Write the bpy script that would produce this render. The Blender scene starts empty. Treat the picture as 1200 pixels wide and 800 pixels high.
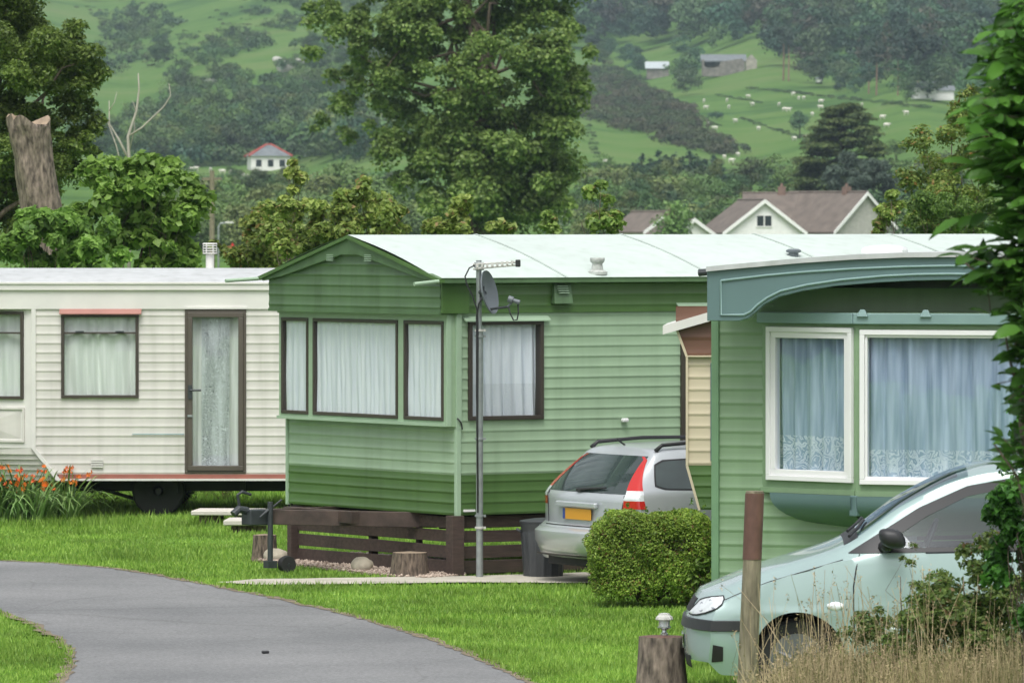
import bpy, math, random
import numpy as np
from mathutils import Vector, Matrix
random.seed(7); RNG = np.random.default_rng(11)
R = math.radians; PI = math.pi
SC = bpy.context.scene
COL = SC.collection
# ---------------------------------------------------------------- camera constants (pixels of a 1200x800 frame)
F = 7400.0; H = 3.475; YH = 259.0; CX = 600.0
def gp(px, py, z=0.0):
    """ground point seen at a pixel"""
    Y = F*(H-z)/(py-YH); return Vector(((px-CX)/F*Y, Y, z))
def at(px, py, Y):
    return Vector(((px-CX)/F*Y, Y, H-(py-YH)/F*Y))
def S(Y): return F/Y
# ---------------------------------------------------------------- materials
MATS = {}
def newmat(name):
    m = bpy.data.materials.new(name); m.use_nodes = True
    nt = m.node_tree; nt.nodes.clear()
    out = nt.nodes.new('ShaderNodeOutputMaterial'); MATS[name] = m
    return m, nt, out
def N(nt, t, **kw):
    n = nt.nodes.new(t)
    for k, v in kw.items():
        if k in n.inputs.keys(): n.inputs[k].default_value = v
        else: setattr(n, k, v)
    return n
def ramp(nt, fac, stops):
    r = nt.nodes.new('ShaderNodeValToRGB'); e = r.color_ramp.elements
    while len(e) < len(stops): e.new(0.5)
    for el, (p, c) in zip(e, stops):
        el.position = p; el.color = (c[0], c[1], c[2], 1)
    nt.links.new(fac, r.inputs['Fac']); return r
def pmat(name, col, rough=.6, spec=.5, metal=0, var=.12, scale=3.0, bump=0.0, bscale=40.0, streak=None, coat=0.0, detail=4, dirt=0.0):
    """principled surface whose colour wanders a little (wear, dirt); streak = (sx,sy,sz) noise stretch"""
    m, nt, out = newmat(name)
    p = N(nt, 'ShaderNodeBsdfPrincipled'); p.inputs['Roughness'].default_value = rough
    p.inputs['Metallic'].default_value = metal; p.inputs['Specular IOR Level'].default_value = spec
    p.inputs['Coat Weight'].default_value = coat; p.inputs['Coat Roughness'].default_value = .05
    tc = N(nt, 'ShaderNodeTexCoord'); mp = N(nt, 'ShaderNodeMapping')
    if streak: mp.inputs['Scale'].default_value = streak
    nt.links.new(tc.outputs['Object'], mp.inputs['Vector'])
    no = N(nt, 'ShaderNodeTexNoise'); no.inputs['Scale'].default_value = scale; no.inputs['Detail'].default_value = detail
    nt.links.new(mp.outputs[0], no.inputs['Vector'])
    c0 = [max(0, c*(1-var)) for c in col]; c1 = [min(1, c*(1+var)) for c in col]
    r = ramp(nt, no.outputs['Fac'], [(.3, c0), (.7, c1)])
    col_ = r.outputs[0]
    if dirt:
        mv = N(nt, 'ShaderNodeMapping'); mv.inputs['Scale'].default_value = (7, 7, .55); nt.links.new(tc.outputs['Object'], mv.inputs['Vector'])
        dn = N(nt, 'ShaderNodeTexNoise'); dn.inputs['Scale'].default_value = 1.0; dn.inputs['Detail'].default_value = 6; nt.links.new(mv.outputs[0], dn.inputs['Vector'])
        dr_ = ramp(nt, dn.outputs['Fac'], [(.38, (1, 1, 1)), (.56, (1-dirt*.35,)*3), (.75, (1-dirt, 1-dirt*.95, 1-dirt*1.1))])
        mm = N(nt, 'ShaderNodeMix', data_type='RGBA', blend_type='MULTIPLY'); mm.inputs['Factor'].default_value = 1
        nt.links.new(col_, mm.inputs['A']); nt.links.new(dr_.outputs[0], mm.inputs['B']); col_ = mm.outputs['Result']
    nt.links.new(col_, p.inputs['Base Color'])
    if bump:
        b = N(nt, 'ShaderNodeBump'); b.inputs['Strength'].default_value = bump; b.inputs['Distance'].default_value = .02
        n2 = N(nt, 'ShaderNodeTexNoise'); n2.inputs['Scale'].default_value = bscale; n2.inputs['Detail'].default_value = 6
        nt.links.new(mp.outputs[0], n2.inputs['Vector']); nt.links.new(n2.outputs['Fac'], b.inputs['Height'])
        nt.links.new(b.outputs[0], p.inputs['Normal'])
    nt.links.new(p.outputs[0], out.inputs[0]); return m
def leafmat(name, dark, light, transl=.3, rough=.45, attr=False, extra=None):
    """leaf colour differs from leaf to leaf (random per island)"""
    m, nt, out = newmat(name)
    g = N(nt, 'ShaderNodeNewGeometry')
    stops = [(0.0, dark), (.75, light)]
    if extra: stops += [(.9, light), (.97, extra)]
    r = ramp(nt, g.outputs['Random Per Island'], stops)
    col = r.outputs[0]
    tc = N(nt, 'ShaderNodeTexCoord'); no = N(nt, 'ShaderNodeTexNoise'); no.inputs['Scale'].default_value = .9 if not attr else .05
    nt.links.new(tc.outputs['Object'], no.inputs['Vector'])
    mr = N(nt, 'ShaderNodeMapRange'); mr.inputs['From Min'].default_value = .3; mr.inputs['From Max'].default_value = .7
    mr.inputs['To Min'].default_value = .7; mr.inputs['To Max'].default_value = 1.3
    nt.links.new(no.outputs['Fac'], mr.inputs['Value'])
    hs = N(nt, 'ShaderNodeHueSaturation'); nt.links.new(col, hs.inputs['Color']); nt.links.new(mr.outputs[0], hs.inputs['Value'])
    if attr:
        a = N(nt, 'ShaderNodeAttribute'); a.attribute_name = 'tint'
        mx = N(nt, 'ShaderNodeMix', data_type='RGBA', blend_type='MULTIPLY'); mx.inputs['Factor'].default_value = 1
        nt.links.new(hs.outputs[0], mx.inputs['A']); nt.links.new(a.outputs['Color'], mx.inputs['B']); col = mx.outputs['Result']
    else:
        oi = N(nt, 'ShaderNodeObjectInfo'); m2 = N(nt, 'ShaderNodeMapRange'); m2.inputs['To Min'].default_value = .485; m2.inputs['To Max'].default_value = .515
        nt.links.new(oi.outputs['Random'], m2.inputs['Value']); nt.links.new(m2.outputs[0], hs.inputs['Hue']); col = hs.outputs[0]
    p = N(nt, 'ShaderNodeBsdfPrincipled'); p.inputs['Roughness'].default_value = rough; p.inputs['Specular IOR Level'].default_value = .35
    nt.links.new(col, p.inputs['Base Color'])
    t = N(nt, 'ShaderNodeBsdfTranslucent'); nt.links.new(col, t.inputs['Color'])
    mx = N(nt, 'ShaderNodeMixShader'); mx.inputs[0].default_value = transl
    nt.links.new(p.outputs[0], mx.inputs[1]); nt.links.new(t.outputs[0], mx.inputs[2]); nt.links.new(mx.outputs[0], out.inputs[0])
    return m
def glassmat(name, tint=(.93, .96, .96), refl=.10):
    m, nt, out = newmat(name)
    t = N(nt, 'ShaderNodeBsdfTransparent'); t.inputs[0].default_value = (*tint, 1)
    g = N(nt, 'ShaderNodeBsdfGlossy'); g.inputs['Roughness'].default_value = .015; g.inputs['Color'].default_value = (.9, .95, 1, 1)
    lw = N(nt, 'ShaderNodeLayerWeight'); lw.inputs['Blend'].default_value = .5
    pw = N(nt, 'ShaderNodeMath', operation='POWER'); pw.inputs[1].default_value = 4.0; nt.links.new(lw.outputs['Facing'], pw.inputs[0])
    ad = N(nt, 'ShaderNodeMath', operation='MULTIPLY_ADD'); ad.inputs[1].default_value = .8; ad.inputs[2].default_value = refl; ad.use_clamp = True
    nt.links.new(pw.outputs[0], ad.inputs[0])
    no = N(nt, 'ShaderNodeTexNoise'); no.inputs['Scale'].default_value = 1.6
    tc = N(nt, 'ShaderNodeTexCoord'); nt.links.new(tc.outputs['Object'], no.inputs['Vector'])
    b = N(nt, 'ShaderNodeBump'); b.inputs['Strength'].default_value = .03; b.inputs['Distance'].default_value = .05
    nt.links.new(no.outputs['Fac'], b.inputs['Height']); nt.links.new(b.outputs[0], g.inputs['Normal'])
    mx = N(nt, 'ShaderNodeMixShader'); nt.links.new(ad.outputs[0], mx.inputs[0])
    nt.links.new(t.outputs[0], mx.inputs[1]); nt.links.new(g.outputs[0], mx.inputs[2]); nt.links.new(mx.outputs[0], out.inputs[0])
    return m
# ---------------------------------------------------------------- mesh helpers
class MB:
    def __init__(s): s.v = []; s.f = []; s.m = []; s.cur = 0
    def add(s, vs, fs):
        o = len(s.v); s.v += [tuple(p) for p in vs]
        for f in fs: s.f.append(tuple(i+o for i in f)); s.m.append(s.cur)
        return s
    def quad(s, a, b, c, d): return s.add([a, b, c, d], [(0, 1, 2, 3)])
    def hexa(s, p):   # 8 points: bottom 4 then top 4
        return s.add(p, [(3, 2, 1, 0), (4, 5, 6, 7), (0, 1, 5, 4), (1, 2, 6, 5), (2, 3, 7, 6), (3, 0, 4, 7)])
    def box(s, x0, x1, y0, y1, z0, z1):
        return s.hexa([(x0, y0, z0), (x1, y0, z0), (x1, y1, z0), (x0, y1, z0), (x0, y0, z1), (x1, y0, z1), (x1, y1, z1), (x0, y1, z1)])
    def cbox(s, x0, x1, y0, y1, z0, z1, c=.006):   # chamfered box
        X = [x0, x0+c, x1-c, x1]; Y = [y0, y0+c, y1-c, y1]; Z = [z0, z0+c, z1-c, z1]
        pts = {}; vs = []
        def P(i, j, k):
            if (i, j, k) not in pts: pts[(i, j, k)] = len(vs); vs.append((X[i], Y[j], Z[k]))
            return pts[(i, j, k)]
        fs = []
        for k, o in ((0, 1), (3, 0)):
            q = [P(1, 1, k), P(2, 1, k), P(2, 2, k), P(1, 2, k)]; fs.append(q[::-1] if o else q)
            q = [P(1, k, 1), P(2, k, 1), P(2, k, 2), P(1, k, 2)]; fs.append(q if o else q[::-1])
            q = [P(k, 1, 1), P(k, 2, 1), P(k, 2, 2), P(k, 1, 2)]; fs.append(q[::-1] if o else q)
        for a in (0, 3):
            b = 1 if a == 0 else 2
            for c2 in (0, 3):
                d = 1 if c2 == 0 else 2
                fl = (a == 0) ^ (c2 == 0)
                q = [P(1, b, c2), P(2, b, c2), P(2, a, d), P(1, a, d)]; fs.append(q)
                q = [P(b, 1, c2), P(b, 2, c2), P(a, 2, d), P(a, 1, d)]; fs.append(q)
                q = [P(b, c2, 1), P(b, c2, 2), P(a, d, 2), P(a, d, 1)]; fs.append(q)
                for e in (0, 3):
                    g = 1 if e == 0 else 2
                    fs.append([P(a, d, g), P(b, c2, g), P(b, d, e)])
        return s.add(vs, fs)
    def tube(s, pts, r, seg=10, cap=True):
        pts = [Vector(p) for p in pts]; n = len(pts)
        rs = r if isinstance(r, (list, tuple)) else [r]*n
        vs = []; fs = []; prev = None
        for i, p in enumerate(pts):
            t = (pts[min(i+1, n-1)]-pts[max(i-1, 0)]).normalized()
            if prev is None:
                u = t.orthogonal().normalized()
            else:
                u = (prev - t*prev.dot(t))
                u = u.normalized() if u.length > 1e-6 else t.orthogonal().normalized()
            prev = u; w = t.cross(u)
            for k in range(seg):
                a = 2*PI*k/seg; vs.append(p+(u*math.cos(a)+w*math.sin(a))*rs[i])
        for i in range(n-1):
            for k in range(seg):
                a = i*seg+k; b = i*seg+(k+1) % seg; fs.append((a, b, b+seg, a+seg))
        if cap: fs.append(tuple(range(seg))[::-1]); fs.append(tuple(range((n-1)*seg, n*seg)))
        return s.add(vs, fs)
    def lathe(s, prof, c=(0, 0, 0), seg=24, axis='z', wob=0, rib=None):
        vs = []; fs = []; n = len(prof)
        for i, (r, h) in enumerate(prof):
            for k in range(seg):
                a = 2*PI*k/seg; rr = r*(1+wob*math.sin(3*a+1)+wob*.6*math.sin(7*a+2+i*.1))
                if rib: rr *= rib(k, i)
                p = (rr*math.cos(a), rr*math.sin(a), h)
                if axis == 'x': p = (p[2], p[0], p[1])
                if axis == 'y': p = (p[0], p[2], p[1])
                vs.append((p[0]+c[0], p[1]+c[1], p[2]+c[2]))
        for i in range(n-1):
            for k in range(seg):
                a = i*seg+k; b = i*seg+(k+1) % seg; fs.append((a, b, b+seg, a+seg))
        fs.append(tuple(range(seg))[::-1]); fs.append(tuple(range((n-1)*seg, n*seg)))
        return s.add(vs, fs)
    def prism(s, pts, mapf, d0, d1):
        """outline pts (u,z) extruded between depths d0,d1 through mapf(u,d,z)"""
        n = len(pts); vs = [mapf(u, d0, z) for u, z in pts]+[mapf(u, d1, z) for u, z in pts]
        fs = [tuple(range(n))[::-1], tuple(range(n, 2*n))]+[(i, (i+1) % n, (i+1) % n+n, i+n) for i in range(n)]
        return s.add(vs, fs)
    def grid(s, rows):
        n = len(rows[0]); vs = [p for r in rows for p in r]; fs = []
        for i in range(len(rows)-1):
            for k in range(n-1):
                a = i*n+k; fs.append((a, a+1, a+n+1, a+n))
        return s.add(vs, fs)
    def build(s, name, mats, parent=None, smooth=False, bevel=0, auto=None, fixn=True):
        me = bpy.data.meshes.new(name); me.from_pydata(s.v, [], s.f); 
        ms = mats if isinstance(mats, (list, tuple)) else [mats]
        for m in ms: me.materials.append(m)
        if len(ms) > 1: me.polygons.foreach_set('material_index', s.m)
        if fixn:
            import bmesh
            b = bmesh.new(); b.from_mesh(me); bmesh.ops.recalc_face_normals(b, faces=b.faces); b.to_mesh(me); b.free()
        if smooth: me.polygons.foreach_set('use_smooth', [True]*len(me.polygons))
        me.update()
        if smooth and auto: me.set_sharp_from_angle(angle=R(auto))
        o = bpy.data.objects.new(name, me); COL.objects.link(o)
        if parent is not None: o.parent = parent
        if bevel:
            bv = o.modifiers.new('bevel', 'BEVEL'); bv.width = bevel; bv.segments = 2; bv.limit_method = 'ANGLE'
        return o
def npmesh(name, V, Fc, mat, parent=None, tint=None, smooth=False):
    V = np.asarray(V, np.float32); Fc = np.asarray(Fc, np.int32); k = Fc.shape[1]
    me = bpy.data.meshes.new(name)
    me.vertices.add(len(V)); me.vertices.foreach_set('co', V.ravel())
    me.loops.add(Fc.size); me.loops.foreach_set('vertex_index', Fc.ravel())
    me.polygons.add(len(Fc)); me.polygons.foreach_set('loop_start', np.arange(0, Fc.size, k, dtype=np.int32))
    me.polygons.foreach_set('loop_total', np.full(len(Fc), k, np.int32))
    me.materials.append(mat); me.update(calc_edges=True)
    if smooth: me.polygons.foreach_set('use_smooth', np.ones(len(Fc), bool))
    if tint is not None:
        a = me.attributes.new('tint', 'FLOAT_COLOR', 'POINT'); a.data.foreach_set('color', np.asarray(tint, np.float32).ravel())
    o = bpy.data.objects.new(name, me); COL.objects.link(o)
    if parent is not None: o.parent = parent
    return o
def tag(o, label=None, cat=None, group=None, kind=None):
    if label: o['label'] = label
    if cat: o['category'] = cat
    if group: o['group'] = group
    if kind: o['kind'] = kind
    return o
def T(name, label, cat, loc=(0, 0, 0), rz=0, group=None):
    o = bpy.data.objects.new(name, None); COL.objects.link(o); o.empty_display_size = .2
    o.location = loc; o.rotation_euler = (0, 0, rz); return tag(o, label, cat, group)
def dup(root, loc, rz=0, sc=None, label=None, group=None):
    r = root.copy(); COL.objects.link(r); r.location = loc; r.rotation_euler = (0, 0, rz)
    if sc: r.scale = sc if isinstance(sc, tuple) else (sc,)*3
    if label: r['label'] = label
    if group: r['group'] = group
    for ch in list(root.children):
        c = ch.copy(); COL.objects.link(c); c.parent = r
    return r
# ---------------------------------------------------------------- leaves
def unit(a): return a/np.maximum(np.linalg.norm(a, axis=1, keepdims=True), 1e-9)
def leaves(C, Nrm, size, rng, aspect=.55, fold=.25, jit=.6, hang=None):
    """folded diamond leaf at each centre; Nrm the rough facing"""
    n = len(C); Nn = unit(Nrm+rng.normal(0, jit, (n, 3)))
    tdir = rng.normal(0, 1, (n, 3))
    if hang is not None: tdir = tdir+np.array([0, 0, -hang])
    t = unit(tdir-Nn*np.sum(tdir*Nn, 1, keepdims=True)); b = np.cross(Nn, t)
    L = (size*rng.uniform(.6, 1.25, n))[:, None]
    base = C-t*L*.5; tip = C+t*L*.5-Nn*L*.12; mid = C+t*L*rng.uniform(-.08, .08, n)[:, None]
    l = mid+b*L*aspect*.5+Nn*L*fold*.35; r = mid-b*L*aspect*.5+Nn*L*fold*.35
    V = np.stack([base, l, tip, r], 1).reshape(-1, 3)
    i = np.arange(n)*4
    Fc = np.stack([np.stack([i, i+2, i+1], 1), np.stack([i, i+3, i+2], 1)], 1).reshape(-1, 3)
    return V, Fc
def clump_points(cl, n, rng, shell=.45, low=.35):
    """n points over a list of (x,y,z,rx,ry,rz) clumps; returns centres and outward directions"""
    cl = np.asarray(cl, float); vol = (cl[:, 3]*cl[:, 4]*cl[:, 5])**(2/3); idx = rng.choice(len(cl), n, p=vol/vol.sum())
    d = unit(rng.normal(0, 1, (n, 3)))
    flip = (d[:, 2] < 0) & (rng.random(n) > low); d[flip, 2] *= -1
    r = rng.random(n)**shell
    return cl[idx, :3]+d*r[:, None]*cl[idx, 3:], d
# ================================================================ materials
M_cream = pmat('cream cladding', (.64, .622, .575), .42, var=.05, dirt=.2, scale=2, streak=(1, 1, 6), bump=.02, bscale=5)
M_creamtrim = pmat('cream trim', (.70, .69, .65), .4, var=.05)
M_creamroof = pmat('off white roof', (.52, .54, .54), .5, dirt=.25, var=.08, scale=1.2)
M_red = pmat('faded red band', (.36, .13, .10), .5, var=.15, scale=4)
M_pink = pmat('pink visor', (.36, .17, .14), .5, var=.08)
M_brownal = pmat('dark brown aluminium', (.055, .045, .036), .4, var=.1)
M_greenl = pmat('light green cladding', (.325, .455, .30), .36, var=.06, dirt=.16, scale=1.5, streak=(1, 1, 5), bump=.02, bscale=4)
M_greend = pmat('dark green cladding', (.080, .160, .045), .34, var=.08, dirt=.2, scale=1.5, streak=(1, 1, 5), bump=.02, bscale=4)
M_greenm = pmat('mid green trim', (.095, .172, .078), .4, dirt=.3, var=.1, scale=3)
M_greentrim = pmat('pale green trim', (.34, .47, .33), .4, var=.06)
M_roofg = pmat('pale mint roof', (.55, .63, .58), .5, var=.05, dirt=.14, scale=1.0, streak=(1, 1, 1))
M_seam = pmat('roof seam', (.40, .46, .42), .6, var=.1)
M_gfl = pmat('front caravan green cladding', (.215, .325, .19), .36, var=.06, dirt=.16, scale=1.5, streak=(1, 1, 5), bump=.02, bscale=4)
M_blue = pmat('blue green fascia', (.115, .19, .19), .4, var=.06, scale=2)
M_bluel = pmat('pale blue green trim', (.21, .32, .31), .38, var=.05)
M_upvc = pmat('white window plastic', (.80, .80, .80), .35, var=.02)
M_beige = pmat('beige cladding', (.60, .53, .38), .45, var=.05, scale=2)
M_brownclad = pmat('brown cladding', (.15, .075, .048), .5, var=.12, scale=2)
M_timber = pmat('dark stained timber', (.060, .040, .032), .7, var=.3, scale=4, streak=(1.2, 6, 9), bump=.2, bscale=14)
M_black = pmat('black chassis', (.012, .012, .012), .7, var=.2)
M_rubber = pmat('rubber', (.02, .02, .02), .8, var=.2, bump=.1)
M_steel = pmat('galvanised steel', (.33, .36, .36), .45, metal=.6, var=.15, scale=12)
M_grey = pmat('grey plastic', (.13, .15, .165), .5, var=.06)
M_darkmetal = pmat('dark painted metal', (.035, .042, .045), .5, var=.2, scale=8)
M_bin = pmat('dark grey bin plastic', (.055, .06, .066), .5, var=.1, scale=5)
M_slab = pmat('pale concrete slab', (.56, .53, .47), .85, var=.12, scale=6, bump=.2, bscale=60)
M_path = pmat('concrete path', (.46, .43, .36), .9, var=.16, scale=3, bump=.2, bscale=30)
M_boulder = pmat('pale boulder', (.40, .36, .28), .85, var=.2, scale=9, bump=.4, bscale=20)
M_pebble = pmat('gravel stones', (.42, .35, .27), .85, var=.4, scale=18)
M_bark = pmat('bark', (.13, .10, .075), .9, var=.75, scale=9, streak=(5, 5, 1.1), bump=1.0, bscale=12, detail=9)
M_barkgrey = pmat('grey brown bark', (.175, .14, .112), .9, var=.75, scale=7, streak=(3, 3, 1.0), bump=1.0, bscale=9, detail=9)
M_cutwood = pmat('cut wood face', (.30, .23, .16), .85, var=.3, scale=10, bump=.3)
M_weather = pmat('weathered post wood', (.21, .185, .125), .85, var=.45, scale=5, streak=(5, 5, .9), bump=.7, bscale=8)
M_rust = pmat('brown sleeve', (.135, .070, .052), .6, var=.25, scale=7, streak=(2, 2, 1), bump=.15)
M_lampwhite = pmat('white lantern plastic', (.52, .52, .48), .45, var=.12, scale=20)
M_chrome = pmat('bright metal', (.6, .62, .63), .22, metal=.9, var=.05)
M_silver = pmat('silver car paint', (.54, .575, .60), .30, metal=.35, var=.03, coat=.7)
M_mint = pmat('pale mint car paint', (.335, .45, .435), .26, metal=.15, var=.03, scale=1.2, coat=.7)
M_carblack = pmat('black car trim', (.022, .023, .025), .5, var=.1)
M_carint = pmat('grey car interior', (.075, .08, .085), .8, var=.15)
M_glassdark = pmat('dark tinted glass', (.042, .060, .058), .04, spec=.9, var=.25)
M_redlens = pmat('red lamp lens', (.55, .02, .015), .15, var=.08, coat=.6)
M_whitelens = pmat('clear lamp lens', (.72, .76, .78), .12, var=.15, scale=16, coat=.6)
M_yellow = pmat('yellow number plate', (.68, .33, .03), .4, var=.04)
M_bluestrip = pmat('blue plate strip', (.03, .07, .30), .4, var=.05)
M_orange = leafmat('orange petals', (.62, .10, .015), (.80, .20, .02), .3)
M_glass = glassmat('window glass', refl=.10)
M_glassblue = glassmat('front window glass', (.90, .95, .98), refl=.15)
M_carglass = glassmat('car side glass', (.50, .60, .60), refl=.06)
def curtainmat(name, dark, light, scale=30.0, lace=0.0):
    m, nt, out = newmat(name)
    tc = N(nt, 'ShaderNodeTexCoord'); mp = N(nt, 'ShaderNodeMapping'); nt.links.new(tc.outputs['Object'], mp.inputs[0])
    no = N(nt, 'ShaderNodeTexNoise'); no.inputs['Scale'].default_value = 5; mp.inputs['Scale'].default_value = (3, 3, .25)
    nt.links.new(mp.outputs[0], no.inputs['Vector'])
    r = ramp(nt, no.outputs['Fac'], [(.35, dark), (.65, light)]); col = r.outputs[0]
    if lace:
        vo = N(nt, 'ShaderNodeTexVoronoi'); vo.inputs['Scale'].default_value = scale; vo.feature = 'DISTANCE_TO_EDGE'
        w = N(nt, 'ShaderNodeTexNoise'); w.inputs['Scale'].default_value = 9
        nt.links.new(tc.outputs['Object'], w.inputs['Vector'])
        ad = N(nt, 'ShaderNodeMix', data_type='RGBA'); ad.inputs['Factor'].default_value = .12
        nt.links.new(tc.outputs['Object'], ad.inputs['A']); nt.links.new(w.outputs['Color'], ad.inputs['B'])
        nt.links.new(ad.outputs['Result'], vo.inputs['Vector'])
        sn = N(nt, 'ShaderNodeMath', operation='MULTIPLY'); sn.inputs[1].default_value = 40
        nt.links.new(vo.outputs['Distance'], sn.inputs[0])
        s2 = N(nt, 'ShaderNodeMath', operation='SINE'); nt.links.new(sn.outputs[0], s2.inputs[0])
        mr = N(nt, 'ShaderNodeMapRange'); mr.inputs['From Min'].default_value = .1; mr.inputs['From Max'].default_value = .6
        mr.inputs['To Max'].default_value = lace
        nt.links.new(s2.outputs[0], mr.inputs['Value'])
        mx = N(nt, 'ShaderNodeMix', data_type='RGBA'); nt.links.new(mr.outputs[0], mx.inputs['Factor'])
        nt.links.new(col, mx.inputs['A']); mx.inputs['B'].default_value = (.82, .84, .88, 1); col = mx.outputs['Result']
    p = N(nt, 'ShaderNodeBsdfPrincipled'); p.inputs['Roughness'].default_value = .9; nt.links.new(col, p.inputs['Base Color'])
    nt.links.new(p.outputs[0], out.inputs[0]); return m
M_net = curtainmat('white net curtain', (.80, .83, .91), (.92, .94, .99))
M_netlace = curtainmat('white lace hem', (.66, .69, .76), (.84, .86, .92), 26, .8)
M_curtaincream = curtainmat('cream lined curtain', (.72, .74, .71), (.88, .89, .86))
M_lacedoor = curtainmat('door lace', (.10, .115, .115), (.42, .45, .45), 34, .9)
M_skynet = curtainmat('sky tinted net curtain', (.29, .37, .49), (.54, .62, .75))  # blue grey: sky reflection and darkness behind the net put into the colour
M_skynetlace = curtainmat('sky tinted lace hem', (.28, .36, .48), (.46, .54, .67), 9, .75)  # hem carries the same sky reflection in its base colour
# foliage
L_oak = leafmat('dark broadleaf', (0.050, 0.103, 0.022), (0.172, 0.268, 0.058), .42)
L_big = leafmat('big tree leaves', (0.085, 0.153, 0.034), (0.273, 0.370, 0.098), .42)
L_syc = leafmat('fresh sycamore leaves', (0.086, 0.189, 0.034), (0.246, 0.428, 0.086), .42)
L_olive = leafmat('olive hawthorn leaves', (0.097, 0.162, 0.031), (0.285, 0.350, 0.084), .42, extra=(.30, .17, .06))
L_yell = leafmat('yellow green maple leaves', (0.108, 0.189, 0.035), (0.329, 0.430, 0.108), .42, extra=(.36, .27, .12))
L_elder = leafmat('glossy near leaves', (0.035, 0.101, 0.017), (0.108, 0.260, 0.038), .42, rough=.42)
L_bramble = leafmat('bramble leaves', (0.055, 0.109, 0.022), (0.192, 0.265, 0.064), .42, extra=(.20, .13, .06))
L_hedge = leafmat('hedge leaves', (0.127, 0.222, 0.032), (0.399, 0.547, 0.096), .42, extra=(.20, .10, .04))
L_privet = leafmat('hedge twig leaves', (0.063, 0.147, 0.021), (0.154, 0.280, 0.042), .3)
L_cedar = leafmat('cedar needles', (0.035, 0.070, 0.027), (0.166, 0.205, 0.062), .42)
L_bluec = leafmat('blue grey conifer', (0.055, 0.095, 0.069), (0.155, 0.209, 0.155), .42)
L_conif = leafmat('dark conifer', (.010, .026, .016), (.030, .058, .034), .1)
L_far = leafmat('far foliage', (.80, .80, .80), (1.15, 1.15, 1.15), .15, attr=True)
L_lily = leafmat('lily leaves', (0.072, 0.156, 0.036), (0.240, 0.360, 0.120), .3)
L_berry = leafmat('red berries', (.30, .03, .02), (.42, .06, .03), .1)
L_twig = pmat('brown hedge twigs', (.14, .085, .045), .9, var=.4)
M_blade = leafmat('grass blade', (.150, .285, .035), (.32, .47, .085), .35, rough=.5)
M_straw = leafmat('dry straw', (.13, .145, .045), (.54, .44, .26), .25, rough=.7)
def groundmat():
    m, nt, out = newmat('meadow ground')
    tc = N(nt, 'ShaderNodeTexCoord'); no = N(nt, 'ShaderNodeTexNoise'); no.inputs['Scale'].default_value = .35; no.inputs['Detail'].default_value = 6
    nt.links.new(tc.outputs['Object'], no.inputs['Vector'])
    n2 = N(nt, 'ShaderNodeTexNoise'); n2.inputs['Scale'].default_value = .012; n2.inputs['Detail'].default_value = 5
    nt.links.new(tc.outputs['Object'], n2.inputs['Vector'])
    r1 = ramp(nt, no.outputs['Fac'], [(.3, (.08, .18, .02)), (.7, (.14, .26, .035))])
    r2 = ramp(nt, n2.outputs['Fac'], [(.35, (.042, .100, .022)), (.48, (.088, .172, .036)), (.64, (.125, .185, .055)), (.78, (.105, .12, .048))])
    n2.inputs['Scale'].default_value = .022; n2.inputs['Detail'].default_value = 9; n2.inputs['Roughness'].default_value = .68
    sp = N(nt, 'ShaderNodeSeparateXYZ'); nt.links.new(tc.outputs['Object'], sp.inputs[0])
    mr = N(nt, 'ShaderNodeMapRange'); mr.inputs['From Min'].default_value = 300; mr.inputs['From Max'].default_value = 600
    nt.links.new(sp.outputs['Y'], mr.inputs['Value'])
    mx = N(nt, 'ShaderNodeMix', data_type='RGBA'); nt.links.new(mr.outputs[0], mx.inputs['Factor'])
    nt.links.new(r1.outputs[0], mx.inputs['A']); nt.links.new(r2.outputs[0], mx.inputs['B'])
    p = N(nt, 'ShaderNodeBsdfPrincipled'); p.inputs['Roughness'].default_value = .95; p.inputs['Specular IOR Level'].default_value = .1
    nt.links.new(mx.outputs['Result'], p.inputs['Base Color']); nt.links.new(p.outputs[0], out.inputs[0]); return m
M_ground = groundmat()
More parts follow.
